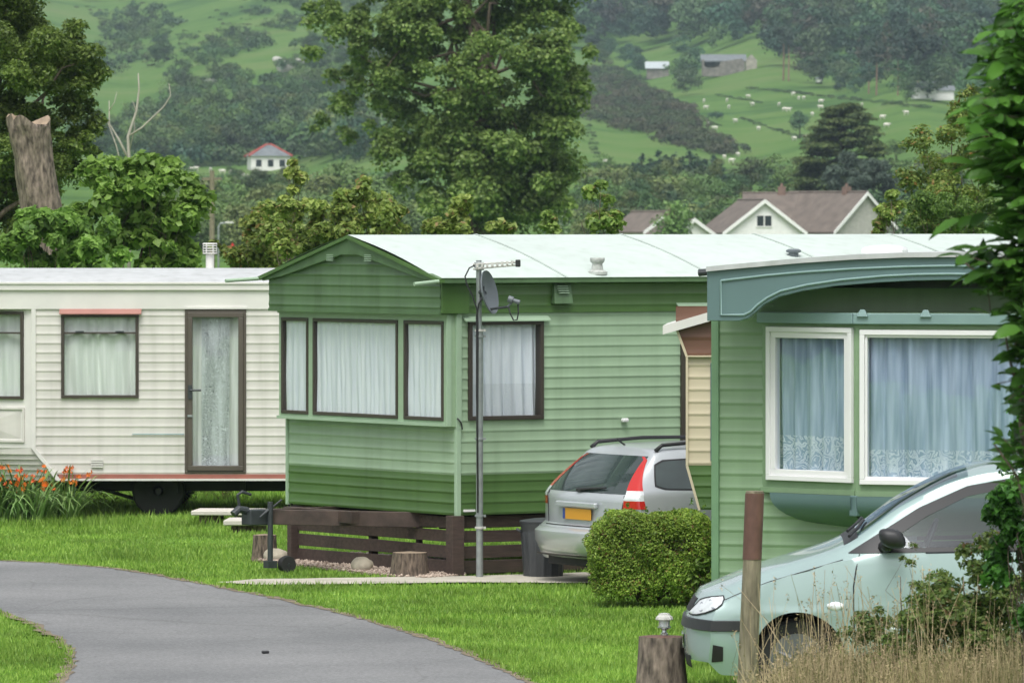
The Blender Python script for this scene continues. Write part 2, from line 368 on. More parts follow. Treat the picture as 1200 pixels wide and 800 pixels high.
def asphalt():
    m, nt, out = newmat('worn asphalt')
    tc = N(nt, 'ShaderNodeTexCoord'); no = N(nt, 'ShaderNodeTexNoise'); no.inputs['Scale'].default_value = .45; no.inputs['Detail'].default_value = 5
    n2 = N(nt, 'ShaderNodeTexNoise'); n2.inputs['Scale'].default_value = 45; n2.inputs['Detail'].default_value = 3
    for n in (no, n2): nt.links.new(tc.outputs['Object'], n.inputs['Vector'])
    vo = N(nt, 'ShaderNodeTexVoronoi'); vo.feature = 'DISTANCE_TO_EDGE'; vo.inputs['Scale'].default_value = .5; wv = N(nt, 'ShaderNodeMix', data_type='RGBA'); wv.inputs['Factor'].default_value = .25
    nt.links.new(tc.outputs['Object'], wv.inputs['A']); nt.links.new(no.outputs['Color'], wv.inputs['B']); nt.links.new(wv.outputs['Result'], vo.inputs['Vector'])
    crk = ramp(nt, vo.outputs['Distance'], [(0.0, (.86, .86, .85)), (.008, (1, 1, 1))])
    r = ramp(nt, no.outputs['Fac'], [(.32, (.165, .170, .172)), (.68, (.235, .238, .238))])
    r2 = ramp(nt, n2.outputs['Fac'], [(.3, (.72, .72, .72)), (.7, (1.2, 1.2, 1.2))])
    mx = N(nt, 'ShaderNodeMix', data_type='RGBA', blend_type='MULTIPLY'); mx.inputs['Factor'].default_value = 1
    nt.links.new(r.outputs[0], mx.inputs['A']); nt.links.new(r2.outputs[0], mx.inputs['B'])
    p = N(nt, 'ShaderNodeBsdfPrincipled'); p.inputs['Roughness'].default_value = .85; p.inputs['Specular IOR Level'].default_value = .3
    m3 = N(nt, 'ShaderNodeMix', data_type='RGBA', blend_type='MULTIPLY'); m3.inputs['Factor'].default_value = 1; nt.links.new(mx.outputs['Result'], m3.inputs['A']); nt.links.new(crk.outputs[0], m3.inputs['B']); mx = m3
    b = N(nt, 'ShaderNodeBump'); b.inputs['Strength'].default_value = .5; b.inputs['Distance'].default_value = .01
    nt.links.new(n2.outputs['Fac'], b.inputs['Height']); nt.links.new(b.outputs[0], p.inputs['Normal'])
    nt.links.new(mx.outputs['Result'], p.inputs['Base Color']); nt.links.new(p.outputs[0], out.inputs[0]); return m
M_asphalt = asphalt()
M_soil = pmat('verge soil', (.19, .155, .105), .95, var=.45, scale=9, bump=.5)
# ================================================================ terrain
TY = np.array([-200, 560, 640, 700, 800, 900, 1100, 1400, 1800, 2300, 3000.])
TZ = np.array([0, 0, 2.6, 5.6, 8.0, 10.3, 14.8, 31.5, 58, 101, 168.])
def tz(X, Y):
    X = np.asarray(X, float); Y = np.asarray(Y, float)
    z = sum(np.interp(Y+d, TY, TZ) for d in (-60, -30, 0, 30, 60))/5
    a = np.clip((Y-650)/500, 0, 1)
    px = F*X/np.maximum(Y, 50)
    und = 5*np.sin(px*.011+Y*.0021)+1.6*np.sin(px*.021-Y*.003+1)+.5*np.sin(px*.047+Y*.004)+2.2*np.sin(Y*.006+px*.004)
    return z+a*und*.9*np.clip(Y/1500, .4, 1.2)
def hill(px, py):
    """nearest terrain point seen at a pixel"""
    Ys = np.arange(560, 2990, 4.0); X = (px-CX)/F*Ys
    row = YH-(tz(X, Ys)-H)*F/Ys
    i = np.argmax(row <= py) if (row <= py).any() else len(Ys)-1
    return np.array([X[i], Ys[i], tz(X[i], Ys[i])])
rowsY = np.concatenate([np.arange(-30, 120, 6.0), np.arange(120, 560, 22), np.arange(560, 3010, 20)])
us = np.unique(np.concatenate([np.linspace(-1.2, -.13, 14), np.linspace(-.13, .13, 90), np.linspace(.13, 1.2, 14)]))
UU, YY = np.meshgrid(us, rowsY); XX = UU*(YY+45); V = np.stack([XX, YY, tz(XX, YY)], -1).reshape(-1, 3)
n = len(us); i = np.arange(len(rowsY)-1)[:, None]*n+np.arange(n-1)[None, :]; i = i.ravel()
tag(npmesh('ground', V, np.stack([i, i+1, i+n+1, i+n], 1), M_ground, smooth=True), kind='structure')
def dens(pts, n=10):
    out = []
    for k in range(len(pts)-1):
        for j in range(n): out.append(pts[k].lerp(pts[k+1], j/n))
    return out+[pts[-1]]
farE = [gp(*p) for p in ((0, 658), (60, 661), (130, 667), (190, 676), (250, 688), (320, 702), (400, 720), (470, 740), (530, 760), (580, 782), (620, 803), (668, 835), (700, 862))]
nearE = [gp(*p) for p in ((0, 717), (40, 732), (72, 751), (86, 768), (84, 784), (70, 806), (40, 840))]
edge_r = dens([Vector((-40, 66.5, 0)), Vector((-12, 65.6, 0))]+farE+[Vector((1.25, 32, 0)), Vector((1.6, 8, 0))], 12)
edge_l = dens([Vector((-2.9, 8, 0)), Vector((-3.2, 32, 0))]+nearE[::-1]+[Vector((-12, 58.5, 0)), Vector((-40, 60.5, 0))], 12)
def rag(e, a=.022):
    return [p+Vector((random.uniform(-a, a), random.uniform(-a, a)*1.6, 0)) for p in e]
edge_r = rag(edge_r); edge_l = rag(edge_l)
ROAD = edge_r+edge_l
mb = MB(); mb.add([(p.x, p.y, .012) for p in ROAD], [tuple(range(len(ROAD)))])
tag(mb.build('road', M_asphalt), kind='structure')
for e_, sg_ in ((edge_r, 1), (edge_l, 1)):   # crumbling soil and grit along both edges of the tarmac
    mb = MB(); rows = [[], []]
    for k_i, q in enumerate(e_):
        if q.y < 20 or abs(q.x) > 14: continue
        a_, b_ = e_[max(k_i-1, 0)], e_[min(k_i+1, len(e_)-1)]; t_ = (b_-a_).normalized(); n_ = Vector((-t_.y, t_.x, 0)); w1 = random.uniform(.02, .11); w2 = random.uniform(.0, .05)
        rows[0].append((q.x+n_.x*w1, q.y+n_.y*w1*1.5, .016)); rows[1].append((q.x-n_.x*w2, q.y-n_.y*w2, .016))
    mb.grid(rows); tag(mb.build('verge_soil', M_soil), kind='structure')
pathp = [gp(255, 684), gp(300, 680.5), gp(420, 678.5), gp(560, 676.5), gp(700, 672), gp(760, 668), gp(790, 690), gp(690, 685), gp(560, 684), gp(420, 686), gp(300, 687)]
pathd = rag(dens(pathp+[pathp[0]], 8)[:-1], .02)
mb = MB(); mb.add([(p.x, p.y, .02) for p in pathd], [tuple(range(len(pathd)))]); tag(mb.build('path', M_path), kind='structure')
def inpoly(X, Y, poly):
    inside = np.zeros(len(X), bool); n = len(poly); j = n-1
    for i in range(n):
        xi, yi, xj, yj = poly[i][0], poly[i][1], poly[j][0], poly[j][1]
        c = ((yi > Y) != (yj > Y)) & (X < (xj-xi)*(Y-yi)/(yj-yi+1e-12)+xi); inside ^= c; j = i
    return inside
GRAV = [gp(*p) for p in ((300, 655), (345, 652), (420, 650), (530, 658), (545, 676), (500, 679), (460, 677), (420, 673), (345, 663), (305, 660))]
# lawn blades
def blades():
    rng = RNG; n = 520000
    Y = 45.5+(84-45.5)*rng.random(n)**1.25; X = (rng.random(n)-.5)*2*(.088*Y+2.2)
    thin = np.sin(X*.9+Y*.35)+np.sin(X*2.3-Y*.8+2)+np.sin(Y*1.9+X); kk = rng.random(n) < np.clip(1.15-.35*np.maximum(thin-.8, 0), .35, 1); X, Y = X[kk], Y[kk]; n = len(X)
    pat0 = np.sin(X*.9+Y*.35)+np.sin(X*2.3-Y*.8+2)+np.sin(Y*1.9+X)
    pat = np.sin(X*1.7+np.sin(Y*.9)*2)+np.sin(Y*1.3+X*.6)
    keep = ~inpoly(X, Y, [(p.x, p.y) for p in ROAD]) & ~inpoly(X, Y, [(p.x, p.y) for p in pathd]) & ~inpoly(X, Y, [(p.x, p.y) for p in GRAV])
    X, Y, pat = X[keep], Y[keep], pat[keep]; n = len(X)
    h = rng.uniform(.018, .055, n)*(1+.18*pat); w = rng.uniform(.004, .008, n)*(1+(Y-45)/60)
    # rough tufts under and beside the cream caravan
    rough = (Y > 71.5) & (X < -1.5); h = np.where(rough, h*rng.uniform(1, 3, n), h)
    a = rng.random(n)*2*PI; lean = rng.uniform(.1, .7, n)*h; la = rng.random(n)*2*PI
    dx, dy = np.cos(a)*w, np.sin(a)*w
    V = np.zeros((n, 3, 3), np.float32)
    V[:, 0] = np.stack([X-dx, Y-dy, np.zeros(n)], 1); V[:, 1] = np.stack([X+dx, Y+dy, np.zeros(n)], 1)
    V[:, 2] = np.stack([X+lean*np.cos(la), Y+lean*np.sin(la), h], 1)
    i = np.arange(n)*3
    tag(npmesh('lawn_grass', V.reshape(-1, 3), np.stack([i, i+1, i+2], 1), M_blade), 'short bright green lawn grass round the caravans and road', 'grass', kind='stuff')
blades()
# gravel patch
def gravel():
    rng = RNG; n = 5200; P = np.array([[p.x, p.y] for p in GRAV]); lo, hi = P.min(0), P.max(0)
    X = rng.uniform(lo[0], hi[0], n*3); Y = rng.uniform(lo[1], hi[1], n*3); k = inpoly(X, Y, P); X, Y = X[k][:n], Y[k][:n]; n = len(X)
    ico = np.array([(1, 0, 0), (-1, 0, 0), (0, 1, 0), (0, -1, 0), (0, 0, 1), (0, 0, -1)], float); fc = np.array([(0, 2, 4), (2, 1, 4), (1, 3, 4), (3, 0, 4), (2, 0, 5), (1, 2, 5), (3, 1, 5), (0, 3, 5)])
    r = rng.uniform(.010, .028, (n, 1, 1)); V = ico[None]*r*rng.uniform(.6, 1.2, (n, 6, 1)); V[:, :, 2] *= .7; V += np.stack([X, Y, r[:, 0, 0]*.6+.012], 1)[:, None]
    Fc = fc[None]+np.arange(n)[:, None, None]*6
    tag(npmesh('gravel', V.reshape(-1, 3), Fc.reshape(-1, 3), M_gravelvar), 'loose pale gravel in front of the brown timber skirting', 'gravel', kind='stuff')
M_gravelvar = leafmat('gravel stone colours', (.22, .17, .125), (.48, .40, .32), 0)
gravel()
mb = MB(); mb.add([(p.x, p.y, .006) for p in GRAV], [tuple(range(len(GRAV)))]); tag(mb.build('gravel_bed', M_pebble), kind='structure')
# ================================================================ caravan kit
class Fr:
    """local frame of a caravan: x along its long wall, y into its depth"""
    def __init__(s, ox, oy, deg): s.o = (ox, oy); a = R(deg); s.a = a; s.s = (math.cos(a), math.sin(a)); s.e = (-math.sin(a), math.cos(a))
    def side(s, px, py, ly=0.0):
        k = (px-CX)/F; bx = s.o[0]+ly*s.e[0]; by = s.o[1]+ly*s.e[1]
        lx = (k*by-bx)/(s.s[0]-k*s.s[1]); Y = by+lx*s.s[1]; return lx, H-(py-YH)*Y/F
    def end(s, px, py, lx=0.0):
        k = (px-CX)/F; bx = s.o[0]+lx*s.s[0]; by = s.o[1]+lx*s.s[1]
        ly = (k*by-bx)/(s.e[0]-k*s.e[1]); Y = by+ly*s.e[1]; return ly, H-(py-YH)*Y/F
    def free(s, p0, p1):
        """a vertical plane through local points p0,p1: returns (pixel->u,z) and (u,d,z)->local"""
        dx, dy = p1[0]-p0[0], p1[1]-p0[1]; L = math.hypot(dx, dy); dx /= L; dy /= L; nx, ny = dy, -dx
        def w(lx, ly): return (s.o[0]+lx*s.s[0]+ly*s.e[0], s.o[1]+lx*s.s[1]+ly*s.e[1])
        def px2(px, py):
            k = (px-CX)/F; b = w(*p0); dd = (dx*s.s[0]+dy*s.e[0], dx*s.s[1]+dy*s.e[1])
            u = (k*b[1]-b[0])/(dd[0]-k*dd[1]); return u, H-(py-YH)*(b[1]+u*dd[1])/F
        def mp(u, d, z): return (p0[0]+u*dx+d*nx, p0[1]+u*dy+d*ny, z)
        return px2, mp, L
def m_side(ly=0.0): return lambda u, d, z: (u, ly-d, z)
def m_end(lx=0.0): return lambda u, d, z: (lx-d, u, z)
def clad(mb, u0, u1, z0, z1, pitch, holes, mapf, zref=0.0, lim=None, mat=0, depth=.0058):
    """lapped boards: bullnose lip at the foot of each, running up to the next; holes = (u0,u1,z0,z1)"""
    prof = [(0, 0), (.08, depth*.45), (.16, depth*.92), (.23, depth*1.05), (.30, depth*.80), (.44, depth*.36), (.62, depth*.10), (.85, 0), (1, 0)]
    pts = []
    k = math.floor((z0-zref)/pitch)-1
    while zref+k*pitch < z1:
        pts += [(zref+(k+t)*pitch, d) for t, d in prof]; k += 1
    def dat(z):
        for (a, da), (b, db) in zip(pts, pts[1:]):
            if a <= z <= b and b > a: return da+(db-da)*(z-a)/(b-a)
        return 0
    cuts = sorted({z0, z1}|{h for o in holes for h in o[2:4] if z0 < h < z1})
    row = [(z, d) for z, d in pts if z0 < z < z1]
    row += [(c, dat(c)) for c in cuts]
    row = sorted(row, key=lambda p: p[0]); mb.cur = mat
    for (za, da), (zb, db) in zip(row, row[1:]):
        zm = (za+zb)/2
        segs = [(u0, u1)]
        for a, b, c, d in holes:
            if c < zm < d or (za == zb and c < za < d):
                ns = []
                for p, q in segs:
                    if b <= p or a >= q: ns.append((p, q)); continue
                    if a > p: ns.append((p, a))
                    if b < q: ns.append((b, q))
                segs = ns
        for p, q in segs:
            pa, qa, pb, qb = p, q, p, q
            if lim:
                la, lb = lim(za), lim(zb); pa, qa = max(p, la[0]), min(q, la[1]); pb, qb = max(p, lb[0]), min(q, lb[1])
                if qa-pa < 1e-4 and qb-pb < 1e-4: continue
                qa = max(pa, qa); qb = max(pb, qb)
            mb.quad(mapf(pa, da, za), mapf(qa, da, za), mapf(qb, db, zb), mapf(pb, db, zb))
def mbox(mb, mapf, u0, u1, d0, d1, z0, z1):
    return mb.hexa([mapf(u0, d0, z0), mapf(u1, d0, z0), mapf(u1, d1, z0), mapf(u0, d1, z0), mapf(u0, d0, z1), mapf(u1, d0, z1), mapf(u1, d1, z1), mapf(u0, d1, z1)])
def frame_bars(mb, mapf, u0, u1, z0, z1, fw, d0, d1):
    mbox(mb, mapf, u0, u1, d0, d1, z0, z0+fw); mbox(mb, mapf, u0, u1, d0, d1, z1-fw, z1)
    mbox(mb, mapf, u0, u0+fw, d0, d1, z0+fw, z1-fw); mbox(mb, mapf, u1-fw, u1, d0, d1, z0+fw, z1-fw)
def curtain(mapf, u0, u1, z0, z1, mats, parent, seed, amp=.016, pitch=.055, d=-.07, lace=.0, gaps=None, hemcurve=.0):
    rng = random.Random(seed); nu = max(14, int((u1-u0)/.008)); nz = 14; rows = []; ph = []
    x = 0; knots = [0.0]
    while knots[-1] < (u1-u0): knots.append(knots[-1]+pitch*rng.uniform(.55, 1.6))
    amps = [rng.uniform(.35, 1.25) for _ in knots]
    def wave(u):
        for k in range(len(knots)-1):
            if knots[k] <= u <= knots[k+1]:
                t = (u-knots[k])/(knots[k+1]-knots[k]); return amps[k]*math.sin(PI*t)**1.3*(1 if k % 2 else -1)
        return 0
    mb = MB()
    zs = [z0+(z1-z0)*j/nz for j in range(nz+1)]
    for j, z in enumerate(zs):
        t = (z-z0)/(z1-z0); sway = .012*math.sin(t*2.3+seed)
        rows.append([mapf(u0+(u1-u0)*i/nu, d+amp*(1-.35*t)*wave(min(max((u1-u0)*i/nu+sway, 0), u1-u0))+.004*math.sin(t*7+i*.3), z) for i in range(nu+1)])
    nlace = int(round(lace*nz))
    if nlace:
        mb.cur = 1; mb.grid(rows[:nlace+1]); mb.cur = 0; mb.grid(rows[nlace:])
    else: mb.grid(rows)
    return mb.build('curtain', mats, parent, smooth=True, fixn=False)
def window(parent, mapf, u0, u1, z0, z1, fmat, fw=.03, proud=.025, curt=None, bars=(), glass=None, seed=1, name='window', inner=None, latch=None, back=.09, **ck):
    mb = MB(); frame_bars(mb, mapf, u0, u1, z0, z1, fw, -back, proud)
    if inner: frame_bars(mb, mapf, u0+fw, u1-fw, z0+fw, z1-fw, inner, -.05, proud*.5)
    for kind, p, t in bars:
        if kind == 'h': mbox(mb, mapf, u0+fw, u1-fw, -.03, proud*.8, p-t/2, p+t/2)
        else: mbox(mb, mapf, p-t/2, p+t/2, -.03, proud*.8, z0+fw, z1-fw)
    w = mb.build(name, fmat, parent, bevel=.004)
    g = MB(); e = fw+(inner or 0)-.004; g.quad(mapf(u0+e, -.012, z0+e), mapf(u1-e, -.012, z0+e), mapf(u1-e, -.012, z1-e), mapf(u0+e, -.012, z1-e))
    g.build('pane', glass or M_glass, w)
    if latch:
        for lu in latch:
            l = MB(); mbox(l, mapf, lu-.05, lu+.05, proud, proud+.012, latch[lu]-.008, latch[lu]+.008); l.build('latch', M_darkmetal, w)
    if curt: curtain(mapf, u0+fw*.5, u1-fw*.5, z0+fw*.5, z1-fw*.5, curt, w, seed, **ck)
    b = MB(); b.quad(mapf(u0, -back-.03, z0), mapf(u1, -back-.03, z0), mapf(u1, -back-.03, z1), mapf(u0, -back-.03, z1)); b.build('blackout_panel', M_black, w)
    return w
def hood(parent, mapf, u0, u1, z, mat, name='window_visor', drop=.06, out=.06):
    mb = MB(); mb.hexa([mapf(u0, .002, z-.012), mapf(u1, .002, z-.012), mapf(u1, out, z-drop-.012), mapf(u0, out, z-drop-.012), mapf(u0, .002, z), mapf(u1, .002, z), mapf(u1, out, z-drop), mapf(u0, out, z-drop)])
    return mb.build(name, mat, parent)
def wheel(parent, c, r, w, hub=M_darkmetal, yaw_axis='y', name='wheel'):
    mb = MB(); mb.lathe([(r*.6, -w/2), (r*.93, -w/2), (r, -w/2+.03), (r, w/2-.03), (r*.93, w/2), (r*.6, w/2)], c, 28, yaw_axis)
    wo = mb.build(name, M_rubber, parent, smooth=True, auto=35)
    h = MB(); h.lathe([(r*.2, -w/2+.0), (r*.62, -w/2+.02), (r*.62, w/2-.02), (r*.2, w/2)], c, 20, yaw_axis); h.build('rim', hub, wo, smooth=True, auto=35)
    return wo
# ================================================================ light green caravan
g = Fr(-.545, 61.67, 33); GC = T('static_caravan', 'light and dark green static caravan with a mint pitched roof and triple end window', 'caravan', (g.o[0], g.o[1], 0), g.a)
L, W = 9.6, 3.2; SD = m_side(); EN = m_end(); BAY = m_end(-.10); GAB = m_end(-.20)
zb = g.side(560, 603)[1]; zdark = g.side(560, 556)[1]; ztop = g.side(560, 363)[1]; zeave = g.side(600, 327)[1]
w_u0, w_z1 = g.side(548, 376); w_u1, w_z0 = g.side(636, 491)
d_u0 = g.side(797, 362)[0]; d_z1 = g.side(797, 359)[1]; d_u1 = d_u0+.78
sw = (w_u0, w_u1, w_z0, w_z1); sdoor = (d_u0, d_u1, zb+.08, d_z1)
P0 = .1025
mb = MB()
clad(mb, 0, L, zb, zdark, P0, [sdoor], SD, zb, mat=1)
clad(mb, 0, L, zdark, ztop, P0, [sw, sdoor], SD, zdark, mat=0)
mb.cur = 0
zs = g.end(430, 495, -.1)[1]; zbt = g.end(430, 363, -.1)[1]
# end wall under the bay
clad(mb, 0, W, zb, zdark, P0, [], EN, zb, mat=1); clad(mb, 0, W, zdark, zs, P0, [], EN, zdark, mat=0)
mb.cur = 0; mb.box(.02, L, W-.02, W, zb, zeave); mb.box(L-.02, L, .02, W-.02, zb, zeave); mb.cur = 1; mb.box(.03, L-.03, .03, W-.03, zb+.01, zb+.03)
wall = mb.build('wall', [M_greenl, M_greend], GC)
# dark upper band of the long wall
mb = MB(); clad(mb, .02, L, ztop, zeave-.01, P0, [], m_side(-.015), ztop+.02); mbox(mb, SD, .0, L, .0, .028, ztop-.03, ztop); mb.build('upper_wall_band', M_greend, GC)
# bay: window band box
bz0, bz1 = zs, zbt; by1 = W
mb = MB()
mbw = []
for (a, b) in ((330, 361.5), (367, 466.5), (473.5, 520)):
    ua = g.end(a, 371, -.1)[0]; ub = g.end(b, 371, -.1)[0]; mbw.append((min(ua, ub), max(ua, ub)))
wz1 = g.end(430, 374, -.1)[1]; wz0 = g.end(430, 489, -.1)[1]
def plain(mb, mapf, u0, u1, z0, z1, holes):
    us = sorted({u0, u1}|{h[0] for h in holes}|{h[1] for h in holes}); zz = sorted({z0, z1}|{h[2] for h in holes}|{h[3] for h in holes})
    for ua, ub in zip(us, us[1:]):
        for za, zb_ in zip(zz, zz[1:]):
            um, zm = (ua+ub)/2, (za+zb_)/2
            if any(h[0] < um < h[1] and h[2] < zm < h[3] for h in holes): continue
            mb.quad(mapf(ua, 0, za), mapf(ub, 0, za), mapf(ub, 0, zb_), mapf(ua, 0, zb_))
plain(mb, BAY, .0, W, bz0, bz1, [(a, b, wz0, wz1) for a, b in mbw])
for yy in (0.0, W): mb.quad((-.10, yy, bz0), (0, yy, bz0), (0, yy, bz1), (-.10, yy, bz1))
mb.quad((-.10, 0, bz0), (0, 0, bz0), (0, W, bz0), (-.10, W, bz0)); 
bay = mb.build('bay_window_surround', M_greenl, GC)
mb = MB(); mbox(mb, BAY, -.0, W, .002, .03, bz0-.0, bz0+.03); mbox(mb, BAY, 0, W, .002, .022, bz1-.05, bz1-.001); mb.build('bay_sill', M_greentrim, GC)
for k, (a, b) in enumerate(mbw):
    window(GC, BAY, a+.002, b-.002, wz0+.002, wz1-.002, M_brownal, .034, .012, [M_net, M_netlace], seed=20+k, amp=.010, pitch=.045, lace=.0, d=-.034, back=.052)
window(GC, SD, sw[0]+.002, sw[1]-.002, sw[2]+.002, sw[3]-.002, M_brownal, .04, .03, [M_net, M_netlace], seed=31, amp=.024, pitch=.06, lace=.38, d=-.05)
hood(GC, SD, sw[0]-.06, sw[1]+.06, sw[3]+.05, M_greentrim, drop=.045); hood(GC, SD, sdoor[0]-.06, sdoor[1]+.06, sdoor[3]+.05, M_greentrim, drop=.045)
# side door, mostly behind the neighbouring caravan
mb = MB(); frame_bars(mb, SD, sdoor[0]+.002, sdoor[1]-.002, sdoor[2], sdoor[3]-.002, .09, -.06, .03); mbox(mb, SD, sdoor[0]+.09, sdoor[1]-.09, -.05, .0, sdoor[2]+.09, sdoor[2]+.8)
dr = mb.build('door', M_brownal, GC, bevel=.005)
mb = MB(); mbox(mb, SD, sdoor[0]+.09, sdoor[1]-.09, -.03, -.02, sdoor[2]+.8, sdoor[3]-.09); mb.build('pane', M_glassdark, dr)
# corner trims
mb = MB(); mbox(mb, SD, -.012, .042, -.02, .024, zb-.01, zs); mb.build('corner_trim', M_greentrim, GC, bevel=.004)
mb = MB(); mbox(mb, EN, W-.03, W+.006, -.02, .022, zb-.01, zs); mb.build('corner_trim', M_greentrim, GC, bevel=.004)
mb = MB(); mb.box(-.115, -.06, -.012, .002, bz0-.0, bz1); mb.box(-.012, .05, -.026, .0, bz0-.03, bz1+.0); mb.build('bay_corner_trim', M_greentrim, GC, bevel=.004)
# gable above the bay
zr = g.end(408, 281, -.22)[1]; zf = g.end(505, 327, -.22)[1]; yc = W/2
zg0 = zbt
def glim(z):
    t = (z-zf)/(zr-zf); t = max(0, t); return (t*yc, W-t*yc)
mb = MB(); clad(mb, -.03, W+.03, zg0, zf, P0, [], GAB, zg0+.02); clad(mb, 0, W, zf, zr-.06, P0, [], GAB, zg0+.02, lim=glim)
mbox(mb, GAB, -.03, W+.03, -.2, .012, zg0-.03, zg0)
for yy in (-.03, W+.03): mb.quad((-.2, yy, zg0), (0.02, yy, zg0), (0.02, yy, zf), (-.2, yy, zf))
mb.build('gable_panel', M_greenm, GC)
# corner box of the gable on the long wall
mb = MB(); mb.box(-.2, .12, -.055, -.03, zg0-.02, zeave-.02); mb.build('gable_corner_panel', M_greend, GC, bevel=.006)
# bargeboards: shallow boards following the roof slope with lighter edge, vents
for sgn in (0, 1):
    def bp(y, d, z): return (-.2-d, (W-y) if sgn else y, z)
    pts = [(-.10, zf-.01), (yc, zr+.03), (yc, zr-.15), (yc-.16, zr-.15), (.30, zf+.01), (-.10, zf-.04)]
    mb = MB(); mb.prism(pts, lambda u, d, z: bp(u, d, z), .005, .045); b = mb.build('bargeboard', M_greenm, GC, bevel=.005)
    mb = MB(); mb.prism([(-.14, zf+.0), (yc, zr+.045), (yc, zr+.012), (-.14, zf-.035)], lambda u, d, z: bp(u, d, z), .02, .075); mb.build('edge_trim', M_greend, b)
    mb = MB()
    for k in range(4):
        z = zr-.10-.018*k; mbox(mb, bp, yc-.42, yc-.30, .045, .055, z-.055, z-.047)
    mb.build('vent', M_greentrim, b)
# roof
mb = MB(); ov = .09; x0, x1 = -.26, L+.1
def rp(x, t, side, up=0):   # t 0 eave .. 1 ridge, slightly bowed
    y = -ov+(yc+ov)*t; z = zf+(zr+.05-zf)*((t*1.02)-.02*t*t)+.03*math.sin(PI*t)+up
    return (x, y if side == 0 else W-y, z)
nt_ = 10
for sd in (0, 1):
    rows = [[rp(x0+(x1-x0)*i/24, j/nt_, sd) for i in range(25)] for j in range(nt_+1)]; mb.grid(rows)
    mb.grid([[rp(x0+(x1-x0)*i/24, 0, sd) for i in range(25)], [tuple(np.array(rp(x0+(x1-x0)*i/24, 0, sd))-np.array([0, 0, .035])) for i in range(25)]])
    mb.cur = 1
    for px_ in (660, 832, 912, 1010):
        xs = g.side(px_, 322)[0]
        if px_ == 912: xs = g.side(990, 322)[0]
        if px_ == 1010: xs = g.side(1150, 322)[0]
        for j in range(nt_):
            a, b = rp(xs-.012, j/nt_, sd), rp(xs+.012, j/nt_, sd); c, d = rp(xs+.012, (j+1)/nt_, sd), rp(xs-.012, (j+1)/nt_, sd)
            u = Vector((0, 0, .009)); mb.hexa([a, b, c, d]+[tuple(Vector(q)+u) for q in (a, b, c, d)])
    mb.cur = 0
mb.build('roof', [M_roofg, M_seam], GC, fixn=False)
mb = MB(); mb.prism([(x0, zf+.005), (x1, zf+.005), (x1, zf-.04), (x0, zf-.04)], lambda u, d, z: (u, -ov-.0-d, z), -.012, .045); mb.prism([(x0, zf+.012), (x1, zf+.012), (x1, zf+.005), (x0, zf+.005)], lambda u, d, z: (u, -ov-d, z), -.03, .052)
gut = mb.build('gutter', M_greenm, GC, bevel=.004)
mb = MB(); mb.tube([(x0-.30, -ov-.03, zf-.045), (x0-.02, -ov-.03, zf-.02)], .019, 12); mb.build('spout', M_greentrim, gut, smooth=True, auto=40)
mb = MB(); mb.tube([(x0-.40, W+ov+.03, zf-.04), (x0-.02, W+ov+.03, zf-.02)], .019, 12); mb.build('spout', M_greentrim, gut, smooth=True, auto=40)
# roof cowl, roof vent and skylight
def roofthing(px_, py_, prof, mat, name, seg=22):
    lx = g.side(px_, 322)[0]
    best = min((abs((lambda p: YH+(H-p[2])*F/(g.o[1]+p[0]*g.s[1]+p[1]*g.e[1]))(rp(lx, t/50, 0))-py_), t/50) for t in range(51))[1]
    for _ in range(3):
        y = rp(lx, best, 0)[1]; k = (px_-CX)/F; lx = (k*(g.o[1]+y*g.e[1])-(g.o[0]+y*g.e[0]))/(g.s[0]-k*g.s[1])
    p = rp(lx, best, 0); q = MB(); q.lathe(prof, (p[0], p[1], p[2]-.02), seg); return q.build(name, mat, GC, smooth=True, auto=40)
M_cowl = pmat('weathered roof vent', (.42, .44, .41), .7, var=.25, scale=20)
roofthing(700, 320, [(.10, 0), (.10, .03), (.06, .05), (.05, .11), (.07, .13), (.075, .16), (.07, .17)], M_cowl, 'roof_vent')
roofthing(930, 300, [(.05, 0), (.05, .05), (.075, .055), (.08, .075), (.05, .09)], M_grey, 'roof_vent')
sk_ = roofthing(1037, 296, [(.30, -.03), (.30, .05), (.27, .075), (.18, .095), (.05, .10)], M_upvc, 'skylight', 4)
# side wall furniture
u, z = g.side(656, 344); mb = MB(); mb.hexa([SD(u-.12, .02, z-.10), SD(u+.10, .02, z-.10), SD(u+.10, .095, z-.10), SD(u-.12, .095, z-.10), SD(u-.10, .02, z+.10), SD(u+.10, .02, z+.10), SD(u+.10, .05, z+.10), SD(u-.10, .05, z+.10)])
v = mb.build('flue_vent', M_greenm, GC, bevel=.006)
mb = MB()
for k in range(4): zz = z+.075-.022*k; mbox(mb, SD, u-.07, u+.05, .05+.010*k, .068+.010*k, zz-.005, zz+.003)
mb.build('louvre', M_greentrim, v)
u, z = g.side(730, 492); mb = MB(); mbox(mb, SD, u-.035, u+.035, .01, .06, z-.02, z+.02); mb.build('outlet_cap', M_upvc, GC, bevel=.012)
u, z = g.side(548, 598); mb = MB(); mbox(mb, SD, u-.06, u+.07, .01, .03, z-.01, z+.012); mb.build('cable_clip', M_upvc, GC)
u, z = g.side(536, 497); mb = MB(); mb.tube([SD(u-.02, .03, z+.06), SD(u+.0, .05, z+.03), SD(u+.03, .03, z-.0), SD(u+.035, .035, z-.05)], .008, 6); mb.build('cable', M_carblack, GC)
